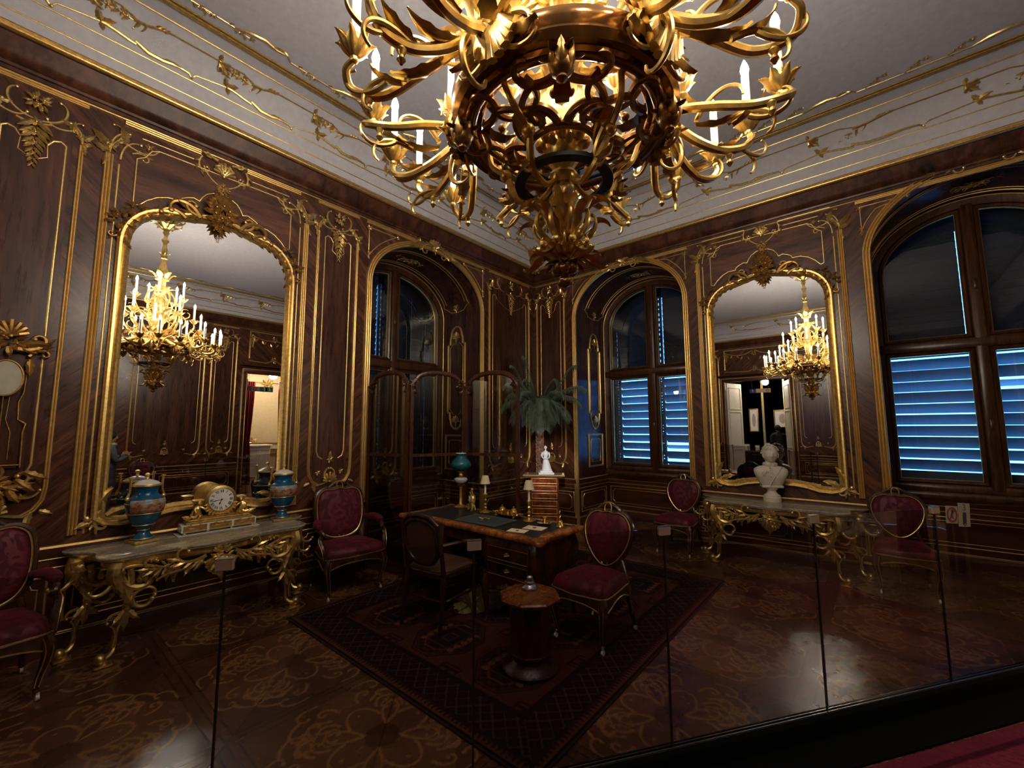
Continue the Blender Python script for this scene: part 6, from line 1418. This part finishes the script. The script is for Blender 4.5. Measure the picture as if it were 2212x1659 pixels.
def inkstand():
    root = thing('inkstand', 'gilt inkstand with two lidded wells on the writing desk', 'inkstand', (3.02, 1.93, ZD), pi / 2 - .05)
    mb = MB(); o = smooth_closed([(-.17, 0), (-.14, .05), (-.06, .06), (0, .075), (.06, .06), (.14, .05), (.17, 0), (.14, -.05), (.06, -.06), (0, -.075), (-.06, -.06), (-.14, -.05)], 3)
    mb.loft([[(u * k, v * k, z) for u, v in o] for k, z in ((.92, .014), (1.0, .02), (1.03, .03), (.96, .024), (.3, .022))])
    for k in range(0, 36, 2): a = o[k]; mb.ball((a[0] * 1.02, a[1] * 1.02, .028), .008, 6, 4)
    for s in (-1, 1):
        for y in (-1, 1): mb.tube([(s * .11, y * .04, .018), (s * .13, y * .05, 0)], [.01, .012], 6)
        mb.push(Matrix.Translation((0, 0, .03))); mb.acanth((s * .12, 0), 0 if s > 0 else pi, .09, s, .009, .005, 4); mb.acanth((s * .12, 0), 0 if s > 0 else pi, .09, -s, .009, .005, 4); mb.pop()
    mb.build('tray', 'brass', root)
    for s in (-1, 1):
        mb = MB(); mb.lathe([(.03, .022), (.038, .04), (.036, .058), (.03, .066), (.034, .07), (.022, .085), (.006, .09), (.01, .10), (.003, .108)], 18, (s * .08, 0, 0), 1, 1, .04, 9); mb.build('ink_well', 'brass', root)
    mb = MB(); mb.lathe([(.025, .022), (.034, .04), (.036, .06), (.028, .064)], 16); mb.build('sand_pot', 'brass', root)
inkstand()
def chamber():
    root = thing('chamberstick', 'low brass chamberstick with saucer and handle on the desk', 'candlestick', (3.06, 2.42, ZD), 1.2)
    mb = MB(); mb.lathe([(.04, 0), (.065, .008), (.07, .014), (.06, .012), (.02, .01), (.012, .02), (.016, .04), (.02, .05), (.016, .055), (.024, .06), (.02, .064)], 22); mb.build('saucer', 'brass', root)
    mb = MB(); mb.tube(cr([(.06, 0, .012), (.085, 0, .03), (.10, 0, .02), (.085, 0, .008), (.065, 0, .01)], 4), .005, 6); mb.build('handle', 'brass', root)
chamber()
def bell():
    root = thing('hand_bell', 'small ornate brass hand bell at the near desk corner', 'bell', (3.07, 2.60, ZD))
    mb = MB(); mb.lathe([(.035, 0), (.038, .004), (.034, .012), (.027, .03), (.024, .045), (.018, .055), (.008, .06)], 20, lob=.03, nl=10); mb.build('bell_body', 'brass', root)
    mb = MB(); mb.tube(cr([(0, 0, .055), (.006, 0, .08), (-.006, .0, .10), (.008, 0, .12), (.0, 0, .135)], 4), rad([.008, .006, .007], 17), 7); mb.ball((.0, 0, .135), .009, 6, 5); mb.build('handle', 'brass', root)
bell()
mb = MB(); mb.push(Matrix.Rotation(.05, 4, 'Z')); mb.bbox(-.17, -.26, 0, .17, .26, .012, .003); mb.pop(); o = mb.build('writing_folder', 'leather_blue', None, 30); o.location = (3.325, 1.90, ZD); tag(o, 'dark blue leather writing folder lying closed on the desk', 'folder')
mb = MB(Matrix.Rotation(.05, 4, 'Z') @ Matrix.Translation((0, 0, .012))); mb.mold([(-.15, -.24), (.15, -.24), (.15, .24), (-.15, .24)], reed(.004, .0012, 1), True); bouquet(mb, (0, 0), .06, -.004, 10, 3, 1); mb.build('tooling', 'old_gold', o)
for k, (x, y, rz, sx, sy, seal, lb) in enumerate(((3.435, 2.40, .25, .115, .17, .0, 'folded letter with a small dark seal nearest the desk edge'), (3.26, 2.455, .2, .13, .19, .01, 'folded letter with a larger dark seal near the brass bell'))):
    t = thing('letter', lb, 'letter', (x, y, ZD), rz, 'letters on the desk')
    mb = MB(); mb.box(-sx / 2, -sy / 2, 0, sx / 2, sy / 2, .003); mb.add([(-sx / 2, -sy / 2, .0032), (sx / 2, -sy / 2, .0032), (0.01, 0, .0045)], [(0, 1, 2)]); mb.add([(-sx / 2, sy / 2, .0032), (sx / 2, sy / 2, .0032), (0.01, 0, .0045)], [(2, 1, 0)]); mb.build('paper', 'paper', t, 0)
    mb = MB(); mb.lathe([(.012 + seal * .6, .003), (.013 + seal * .6, .006), (.009 + seal * .5, .007)], 14, (.005, 0, 0)); mb.build('seal', 'wax_seal', t)
# ---------------------------------------------------------------- gilt wall sconce in the far-left panel
def sconce():
    root = thing('wall_sconce', 'gilt carved wall sconce with a pale oval glass at the left edge', 'sconce', WL @ Vector((6.415, 1.8, .006)))
    M = Matrix.Translation(-Vector(root.location)) @ WL; c = 6.415
    mb = MB(M); bouquet(mb, (c, 2.33), .13, .04, 14, 3, 2); mb.shell((c, 2.36), pi / 2, .12, .05, 7, 2.4)
    for s in (-1, 1): mb.acanth((c + s * .04, 2.27), pi / 2 - s * 1.7, .28, s, .022, .05, 4); mb.acanth((c + s * .10, 2.22), pi / 2 - s * .5, .18, -s, .014, .04, 3); mb.leaf((c + s * .11, 2.20), -pi / 2, .14, .06, 0, .04); mb.leaf((c + s * .06, 2.30), (0 if s > 0 else pi) + s * .4, .15, .08, -s * 4, .05)
    mb.build('crown', 'old_gold', root)
    mb = MB(M); O = ell(c, 2.05, .085, .13, 0, 2 * pi, 28)[:-1]; mb.poly(O, .05, .07); mb.build('oval_glass', 'pale_glass', root, 0)
    mb = MB(M); mb.mold(O, reed(.016, .012, 1), True, w0=.065)
    for s in (-1, 1):
        mb.mold([(c + s * .10, 2.12), (c + s * .095, 1.95), (c + s * .075, 1.88), (c + s * .08, 1.75), (c + s * .12, 1.72), (c + s * .11, 1.66), (c + s * .115, 1.40)], reed(.012, .012, 1), w0=.03); mb.mold([(c + s * .03, 1.92), (c + s * .022, 1.75), (c + s * .05, 1.66), (c + s * .05, 1.46)], reed(.008, .008, 1), w0=.03)
    mb.mold([(c, 2.18), (c, 1.40)], reed(.008, .010, 1), w0=.06); mb.mold([(c - .12, 1.42), (c + .12, 1.42)], reed(.012, .01, 1), w0=.03); mb.build('frame', 'old_gold', root)
    mb = MB(M); mb.poly([(c - .10, 1.40), (c + .10, 1.40), (c + .10, 1.72), (c + .06, 1.9), (c - .06, 1.9), (c - .10, 1.72)], .0, .028); mb.build('back_plate', 'dark_walnut', root, 0)
    mb = MB(M); bouquet(mb, (c, 1.30), .14, .04, 16, 9, 2); bouquet(mb, (c + .08, 1.44), .06, .05, 8, 4, 1)
    for s in (-1, 1):
        mb.acanth((c + s * .03, 1.27), pi / 2 - s * 1.8, .26, s, .02, .05, 4); mb.curl((c + s * .05, 1.24), -pi / 2 + s * .6, .22, s * 5, s * 20, .016, .009, .04, 12, 6, eye=.016)
        for k in range(4): mb.leaf((c + s * (.02 + .04 * k), 1.22 + .05 * k), -pi / 2 + s * .3 * k, .14, .07, s * 3, .05)
    pendant(mb, (c, 1.25), .2, .05); mb.build('base', 'old_gold', root)
plain('pale_glass', hx('b5ae98'), .25)
sconce()
# ---------------------------------------------------------------- glass barrier, carpet and signs on the visitor side
J0 = Vector((4.135, 3.96, 0)); BD = Vector((-.823, .568, 0)).normalized(); BN = Vector((-BD.y, BD.x, 0)); BN = BN if BN.dot(CAM - J0) > 0 else -BN
BM = Matrix(((BD.x, BN.x, 0, 0), (BD.y, BN.y, 0, 0), (0, 0, 1, 0), (0, 0, 0, 1)))
def barrier():
    root = thing('glass_barrier', 'frameless glass barrier on a black base crossing the room', 'barrier', J0)
    mb = MB(BM); mb.box(-5.2, -.035, 0, 4.6, .05, .10); mb.box(-5.2, .05, 0, 4.6, .24, .012); b = mb.build('base', 'black_base', root, 0)
    mb = MB(BM); mb.box(-5.2, -.012, .098, 4.6, -.007, .108); mb.box(-5.2, .007, .098, 4.6, .012, .108); mb.build('channel', 'silver', b, 0)
    for k in range(-5, 5):
        e = 4.6 if k == 4 else k + .996
        mb = MB(BM); mb.box(k + .004, -.005, .085, e, .005, 1.155); mb.build('pane', 'barrier_glass', root, 0)
        mb = MB(BM); mb.box(k - .0035, -.0055, .10, k + .0035, .0055, 1.15); mb.build('joint_seal', 'black_iron', root, 0)
        mb = MB(BM); mb.bbox(k - .032, -.012, 1.122, k + .032, .014, 1.166, .002); c = mb.build('clamp', 'clamp_beige', root, 0)
        mb = MB(BM); mb.box(k - .033, -.0125, 1.166, k + .033, .0145, 1.168); mb.build('clamp_cap', 'silver', c, 0)
barrier()
def carp_col(X, Y):
    e = np.minimum(Y - .255, 1.95 - Y); c = np.broadcast_to(ru((136, 52, 70)), X.shape + (3,)).copy(); r_ = np.random.default_rng(2).random(X.shape); c *= (.75 + .5 * r_)[..., None]
    c[(e < .075)] = ru((126, 46, 66)); c[(e > .075) & (e < .10)] = ru((84, 26, 42)); return c
vcol('red_carpet', .95, .1, nscale=45, nmix=.7, bump=.8)
car = painted_sheet('carpet_runner', -4.6, .255, 3.3, 1.95, .011, carp_col, 'red_carpet', .009); car.matrix_world = Matrix.Translation(J0) @ BM; tag(car, 'crimson carpet runner with dark border along the visitor side of the barrier', 'carpet')
def sign(name, lb, s, z0, w, h, tilt, fn):
    M = BM @ Matrix.Translation((s, .009, z0)) @ Matrix.Rotation(tilt, 4, 'Y') @ Matrix(((-1, 0, 0, 0), (0, 0, 1, 0), (0, 1, 0, 0), (0, 0, 0, 1))); M = BM @ Matrix.Translation((s, .009, z0)) @ Matrix(((1, 0, 0, 0), (0, 0, 1, 0), (0, 1, 0, 0), (0, 0, 0, 1))) @ Matrix.Rotation(tilt, 4, 'Z')
    o = thing(name, lb, 'sign', J0); mb = MB(M); mb.box(-w / 2, -h / 2, 0, w / 2, h / 2, .003); mb.build('panel', 'sign_paper', o, 0); fn(o, M @ Matrix.Translation((0, 0, .003))); return o
def no_entry(o, M, R=.043):
    mb = MB(M); mb.torus((0, 0, .0005), R, [(-.005, 0), (.005, 0), (.005, .0012), (-.005, .0012), (-.005, 0)], 32); mb.push(Matrix.Rotation(.9, 4, 'Z')); mb.box(-R, -.003, .0012, R, .003, .0022); mb.pop(); mb.build('red_circle', 'sign_red', o, 0)
    mb = MB(M); mb.poly([(-.004, .03), (.010, .034), (.014, .012), (.006, -.004), (.010, -.02), (.002, -.022), (-.004, -.006), (-.010, -.018), (-.016, -.014), (-.008, .006)], 0, .001); mb.tube([(-.018, -.024, 0), (0, -.018, 0), (.018, -.024, 0)], .0025, 5); mb.build('pictogram', 'sign_dark', o, 0)
def audio(o, M):
    mb = MB(M); mb.tube([(-.012, .062, 0), (0, .068, 0), (.010, .060, 0), (.004, .050, 0), (-.004, .048, 0), (.006, .046, 0), (.011, .036, 0), (.0, .028, 0), (-.012, .034, 0)], .003, 5, flat=.4); mb.build('number', 'sign_dark', o, 0)
    mb = MB(M); mb.poly([(u, v - .02) for u, v in ell(0, .026, .016, .012, 0, pi, 10) + ell(0, -.036, .016, .012, pi, 2 * pi, 10)], 0, .0012); mb.build('handset', 'sign_dark', o, 0); mb = MB(M); mb.box(-.006, -.062, .0012, .006, -.057, .0018); mb.build('handset_button', 'sign_paper', o, 0)
sign('prohibition_sign', 'small card with a red circle pictogram on the glass, left of the number sign', 2.142, 1.108, .108, .11, -.09, no_entry)
sign('audio_guide_sign', 'small card with number 3 and a handset pictogram at the glass top', 2.258, 1.10, .108, .15, -.09, audio)
# ---------------------------------------------------------------- what the mirrors show behind the visitor
def room_beyond(tag_, x0, y0, x1, y1, h, wall_mat, lamp, energy, col):
    mb = MB(); t = .05
    (mb.box(x0 - t, y0, 0, x0, y1, h) if tag_ == 'back' else None); mb.box(x1, y0, 0, x1 + t, y1, h); mb.box(x0, y1, 0, x1, y1 + t, h) if tag_ == 'back' else mb.box(x0, y0 - t, 0, x1, y0, h)
    if tag_ == 'front': mb.box(x0, y1, 0, x1, y1 + t, h); mb.box(x1, y0, 0, x1 + t, y1, h)
    struct(mb, 'wall_beyond_' + tag_, wall_mat, 0)
    mb = MB(); mb.box(x0, y0, -.05, x1, y1, -.002); struct(mb, 'floor_beyond_' + tag_, 'walnut', 0); mb = MB(); mb.box(x0, y0, h, x1, y1, h + .05); struct(mb, 'ceiling_beyond_' + tag_, 'ceiling_paint', 0)
    t = thing('fill_globe', 'added glowing globe brightening the room behind the ' + tag_ + ' doorway', 'lamp', lamp, 0, 'added fill globes in the adjoining rooms'); r = .11  # added light source, only there to brighten the adjoining room
    emit('fill_glow_' + tag_, tuple(col) + (1,), energy / (4 * pi * pi * r * r)); mb = MB(); mb.ball((0, 0, 0), r, 20, 14); mb.build('globe', 'fill_glow_' + tag_, t, 60); mb = MB(); mb.tube([(0, 0, r), (0, 0, h - lamp[2])], .008, 6); mb.build('rod', 'brass', t)
room_beyond('back', -.2, LY + .05, 3.6, LY + 2.8, 3.9, 'cream_paint', (1.2, LY + 1.2, 3.3), 130, (1, .86, .66))
room_beyond('front', LX + .05, -.2, LX + 3.6, 4.4, 3.9, 'olive_paper', (LX + 1.6, 2.0, 3.3), 110, (1, .86, .66))
def curtain(x, y, w, label, n=7, z1=3.1):
    mb = MB(); P = []
    for z, k in ((.02, 1.0), (.9, .8), (1.3, .62), (1.9, .8), (2.6, .95), (z1, 1)): P.append([(x + (i / 60 - .5) * w * k, y + .05 * sin(2 * pi * n * i / 60), z) for i in range(61)])
    mb.loft(P, False, False, closed=False); o = mb.build('curtain', 'curtain_red', None, 60); o['group'] = 'red curtains beyond the doorway'; m = o.modifiers.new('thickness', 'SOLIDIFY'); m.thickness = .01
    return tag(o, label, 'curtain')
curtain(2.2, LY + .9, .42, 'red curtain at the left of the doorway seen in the left mirror'); curtain(1.78, LY + 1.5, .38, 'red curtain in the middle of the doorway seen in the left mirror'); curtain(1.02, LY + .8, .34, 'red curtain at the right of the doorway seen in the left mirror')
mb = MB(); mb.box(-.1, LY + 2.62, 1.0, 1.6, LY + 2.74, 3.4); o = struct(mb, 'trim_4', 'cream_paint', 0)
mb = MB(Matrix.Translation((0, LY + 2.6, 0)) @ Matrix(((1, 0, 0, 0), (0, 0, -1, 0), (0, 1, 0, 0), (0, 0, 0, 1)))); mb.mold([(.2, 1.2), (1.5, 1.2), (1.5, 3.2), (.2, 3.2)], BEAD, True); bouquet(mb, (.85, 3.1), .25, .02, 14, 4, 3); bouquet(mb, (1.2, 1.25), .2, .02, 12, 5, 2); mb.build('gilt_carving', 'gilding', o)
t = thing('white_cabinet', 'white panelled cabinet beyond the doorway seen in the left mirror', 'cabinet', (1.35, LY + 1.9, 0))
mb = MB(); mb.bbox(-.35, -.25, 0, .35, .25, 1.12, .01); mb.bbox(-.39, -.29, 1.12, .39, .29, 1.18, .015); mb.build('body', 'white_paint', t, 30)
for s in (-1, 1):
    mb = MB(Matrix.Translation((s * .17, -.25, .62)) @ Matrix(((1, 0, 0, 0), (0, 0, -1, 0), (0, 1, 0, 0), (0, 0, 0, 1)))); mb.mold([(-.14, -.4), (.14, -.4), (.14, .4), (-.14, .4)], reed(.02, .012, 1), True); mb.build('door_panel', 'white_paint', t)
# open white double door towards the adjoining study
for s, lb in ((-1, 'white panelled door leaf standing open left of the study doorway'), (1, 'white panelled door leaf standing open right of the study doorway')):
    uc, a, top, _ = DOOR_F; d = thing('door_leaf', lb, 'door', (LX + .12, uc + s * a, 0), s * -1.30 + 0, 'white door leaves'); W_ = .88
    R = Matrix.Rotation(0, 4, 'Z'); mb = MB(); mb.bbox(0, -.02, .01, .04, .02, top, .004) if False else mb.box(-.02, min(0, -s * W_), .01, .02, max(0, -s * W_), top - .01); mb.build('leaf', 'white_paint', d, 0)
    mb = MB(Matrix(((0, 0, -1, -.02), (1, 0, 0, 0), (0, 1, 0, 0), (0, 0, 0, 1)))); y0, y1 = sorted((-s * .10, -s * (W_ - .10)))
    for z0, z1 in ((.15, .9), (1.0, 2.2), (2.3, 3.05)): mb.mold([(y0, z0), (y1, z0), (y1, z1), (y0, z1)], reed(.03, .014, 2), True)
    mb.build('door_panel', 'white_paint', d); d.rotation_euler.z = s * 1.25
def pic(label, loc, rx, w, h, cat='picture'):
    t = thing('framed_picture', label, cat, loc, rx, 'pictures on the study wall'); mb = MB(); mb.mold([(-w / 2, -h / 2), (w / 2, -h / 2), (w / 2, h / 2), (-w / 2, h / 2)], [(-.02, 0), (-.018, .02), (0, .026), (.02, .015), (.022, 0)], True); M = Matrix(((0, 0, -1, 0), (1, 0, 0, 0), (0, 1, 0, 0), (0, 0, 0, 1)))
    for i, v_ in enumerate(mb.v): mb.v[i] = tuple(M @ Vector(v_))
    mb.build('frame', 'old_gold', t); mb = MB(M); mb.box(-w / 2, -h / 2, 0, w / 2, h / 2, .006); mb.build('mount', 'porcelain_white', t, 0); mb = MB(M); mb.poly(ell(0, 0, w * .22, h * .3, 0, 2 * pi, 18)[:-1], .006, .009); mb.build('print', 'sign_paper', t, 0)
pic('framed print on the study wall seen in the right mirror', (LX + 3.58, 2.2, 2.0), 0, .55, .65); pic('tall framed picture at the left of the study wall', (LX + 3.58, 1.2, 1.95), 0, .3, .9)
t = thing('study_desk', 'dark desk in the study beyond the doorway seen in the right mirror', 'desk', (LX + 2.3, 1.5, 0)); mb = MB(); mb.bbox(-.5, -.9, .72, .5, .9, .78, .01); mb.build('table_top', 'dark_wood', t, 30); mb = MB(); mb.bbox(-.45, -.85, .1, .45, -.35, .72, .01); mb.build('pedestal', 'dark_wood', t, 30); mb = MB(); mb.bbox(-.45, .35, .1, .45, .85, .72, .01); mb.build('pedestal', 'dark_wood', t, 30)
for sx in (-.4, .4):
    for sy in (-.8, -.4, .4, .8): mb = MB(); mb.tube([(sx, sy, 0), (sx, sy, .1)], .03, 8); mb.build('foot', 'dark_wood', t)
for k, (y, w, h) in enumerate(((.85, .14, .2), (1.15, .2, .24), (1.5, .16, .2), (1.85, .26, .3))):
    t = thing('photo_frame', ('small photo frame at the left end of the study desk', 'photo frame second from the left on the study desk', 'small photo frame third from the left on the study desk', 'largest photo frame at the right on the study desk')[k], 'picture frame', (LX + 2.3, y, .78 + h / 2 + .012), 0, 'photo frames on the study desk')
    mb = MB(); mb.box(-.02, -w / 2, -h / 2 - .012, .0, w / 2, h / 2); mb.build('frame', 'old_gold', t, 0); mb = MB(); mb.box(-.024, -w / 2 + .02, -h / 2 + .01, -.02, w / 2 - .02, h / 2 - .02); mb.build('print', 'paper', t, 0)
mb = MB(WF)
for u, a in ((1.55, .04), (2.3, .03)): mb.box(u - a, 0, -3.6, u + a, 3.9, -3.56)
mb.build('gilt_strip', 'gilding', bpy.data.objects['wall_beyond_front'], 0)
def hang_sign(name, lb, loc, rot, w, parts, zc):
    t = thing(name, lb, 'sign', loc, rot); mb = MB(); mb.box(-w / 2, -.01, -.07, w / 2, .01, .07); mb.build('panel', parts[0], t, 0)
    for k, (x, m, kind) in enumerate(parts[1]):
        F = Matrix.Translation((x, -.01, 0)) @ Matrix(((1, 0, 0, 0), (0, 0, -1, 0), (0, 1, 0, 0), (0, 0, 0, 1))); mb = MB(F)
        if kind == 'box': mb.box(-.10, -.07, 0, .10, .07, .003)
        elif kind == 'ring': mb.torus((0, 0, .001), .045, [(-.007, 0), (.007, 0), (.007, .003), (-.007, .003), (-.007, 0)], 24); mb.push(Matrix.Rotation(.8, 4, 'Z')); mb.box(-.045, -.005, .001, .045, .005, .004); mb.pop()
        elif kind == 'man': mb.ball((.01, .04, .002), .012, 8, 6); mb.tube([(0, .025, .004), (-.008, 0, .004), (.02, -.02, .004), (.012, -.05, .004)], .007, 5); mb.tube([(-.008, 0, .004), (-.03, -.035, .004)], .007, 5); mb.tube([(0, .022, .004), (.03, .01, .004)], .005, 5)
        elif kind == 'arrow': mb.box(-.008, -.05, .003, .008, .02, .006); mb.poly([(-.025, .01), (.025, .01), (0, .05)], .003, .006)
        mb.build('pictogram', m, t, 0)
    for s in (-1, 1): mb = MB(); mb.tube([(s * w * .4, 0, .07), (s * w * .4, 0, zc)], .003, 5); mb.build('hanger', 'silver', t)
hang_sign('exit_sign', 'hanging green escape sign with two prohibition pictograms seen in the left mirror', (1.72, LY + .75, 2.82), 0, .72, ('sign_paper', [(-.26, 'sign_green', 'box'), (-.1, 'sign_green', 'box'), (-.27, 'porcelain_white', 'man'), (-.12, 'porcelain_white', 'arrow'), (.12, 'sign_red', 'ring'), (.27, 'sign_red', 'ring')]), 3.9 - 2.82)
hang_sign('direction_sign', 'hanging beige direction sign with blue end seen in the right mirror', (LX + .7, 1.98, 2.93), -pi / 2, .62, ('paper', [(-.22, 'sign_red', 'ring'), (.23, 'sign_blue', 'box'), (.23, 'porcelain_white', 'arrow')]), 3.9 - 2.93)
dup(ch, (4.35, LY - .42, .001), pi, 'crimson upholstered side chair against the back wall, seen only in the left mirror')
t = thing('barrier_post', 'thin black barrier post seen standing in the right mirror', 'post', (8.9, 3.42, .001)); mb = MB(); mb.lathe([(.12, 0), (.12, .015), (.02, .03)], 20); mb.build('foot', 'black_iron', t); mb = MB(); mb.tube([(0, 0, .02), (0, 0, .95)], .018, 10); mb.build('pole', 'black_iron', t)
# visitors reflected in the mirrors
def person(label, loc, rot, H, coat, legs, phone=True, cap=False, scarf=False):
    root = thing('person', label, 'person', loc, rot); k = H / 1.75
    V = [(0, 0, .95), (0, 0, 1.15), (0, -.01, 1.32), (0, .0, 1.45), (0, .02, 1.53)]; E = [(0, 1), (1, 2), (2, 3), (3, 4)]; R = [(.17, .13), (.165, .125), (.185, .125), (.10, .09), (.06, .06)]
    for s in (-1, 1):
        b = len(V); arm = [(s * .19, 0, 1.40), (s * .25, .06, 1.14), (s * .16, .27, 1.24)] if phone else [(s * .19, 0, 1.40), (s * .24, -.02, 1.12), (s * .23, .06, .88)]
        V += arm; E += [(3, b), (b, b + 1), (b + 1, b + 2)]; R += [(.075, .075), (.055, .055), (.042, .042)]
        b = len(V); V += [(s * .10, 0, .86), (s * .11, .03, .48), (s * .11, -.01, .10), (s * .12, .10, .045)]; E += [(0, b), (b, b + 1), (b + 1, b + 2), (b + 2, b + 3)]; R += [(.10, .10), (.07, .07), (.05, .05), (.045, .04)]
    me = bpy.data.meshes.new('body'); me.from_pydata([tuple(c * k for c in v_) for v_ in V], E, []); o = bpy.data.objects.new('body', me); COL.objects.link(o); o.parent = root; me.materials.append(MAT[coat])
    sk = o.modifiers.new('skin', 'SKIN'); 
    for i, d in enumerate(me.skin_vertices[0].data): d.radius = (R[i][0] * k, R[i][1] * k); d.use_root = (i == 0)
    o.modifiers.new('sub', 'SUBSURF').levels = 1; o.modifiers['sub'].render_levels = 2; sk.use_smooth_shade = True
    T = Matrix.Translation((0, .04 * k, 1.635 * k)); mb = MB(T); mb.loft(head_rings(.115 * k, 28, 22)); ear(mb, .11 * k); mb.build('head', 'skin', root, 70)
    mb = MB(T); hr = head_rings(.122 * k, 28, 22, .02); mb.loft([[(x, y - .018 * k, z) for x, y, z in rg] for rg in hr[13 if not cap else 14:]]); 
    mb.ball((0, -.022 * k, .032 * k), .116 * k, 20, 14, .86, .96, 1.0)
    if cap: mb.poly([(u, v_) for u, v_ in ell(0, .06 * k, .085 * k, .12 * k, 0, pi, 12)], .035 * k, .045 * k)
    mb.build('cap' if cap else 'hair', 'black_cloth' if cap else 'hair_dark', root, 60)
    if scarf: mb = MB(); mb.torus((0, .02 * k, 1.49 * k), .085 * k, [(.04 * k * cos(a), .045 * k * sin(a)) for a in [2 * pi * i / 8 for i in range(9)]], 20); mb.build('scarf', 'scarf_cloth', root)
    for s in (-1, 1):
        hx0 = Vector((s * .15, .29, 1.25)) if phone else Vector((s * .23, .07, .85)); d = Vector((-s * .45, .35, .35)).normalized() if phone else Vector((0, .12, -1)).normalized(); mb = MB(); sd = d.cross(Vector((0, 1, 0))).normalized(); nn = sd.cross(d)
        pl = [hx0, hx0 + d * .045, hx0 + d * .085]; mb.tube([p * k for p in pl], [.028 * k, .04 * k, .034 * k], 8, flat=.5, up=tuple(nn))
        for q in range(4): b0 = hx0 + d * .08 + sd * (-.027 + .018 * q); L = (.06, .072, .068, .052)[q]; mb.tube([(b0) * k, (b0 + d * L * .5 + nn * .008) * k, (b0 + d * L * .8 + nn * .028) * k], [.0095 * k, .009 * k, .007 * k], 6)
        b0 = hx0 + d * .03 - sd * .035; mb.tube([b0 * k, (b0 + d * .03 - sd * .025) * k, (b0 + d * .06 - sd * .028 + nn * .01) * k], [.012 * k, .010 * k, .008 * k], 6); mb.build('hand', 'skin', root)
    for s in (-1, 1): mb = MB(); mb.bbox(s * .12 * k - .05 * k, -.09 * k, 0, s * .12 * k + .05 * k, .19 * k, .08 * k, .025); mb.build('shoe', 'black_cloth', root, 50)
    mb = MB(); mb.lathe([(.19 * k, .62 * k), (.205 * k, .7 * k), (.195 * k, .95 * k), (.18 * k, 1.1 * k)], 24, (0, 0, 0), 1.05, .82); mb.build('coat_skirt', coat, root, 60)
    return root
person('person in a grey coat with dark hair and pale scarf, reflected in the left mirror', (5.10, 6.45, .012), 1.35, 1.6, 'grey_cloth', 'black_cloth', True, False, True)
person('person in a black coat and cap in the study, seen in the right mirror', (LX + 1.6, 2.3, 0), -1.9, 1.72, 'black_cloth', 'black_cloth', False, True)
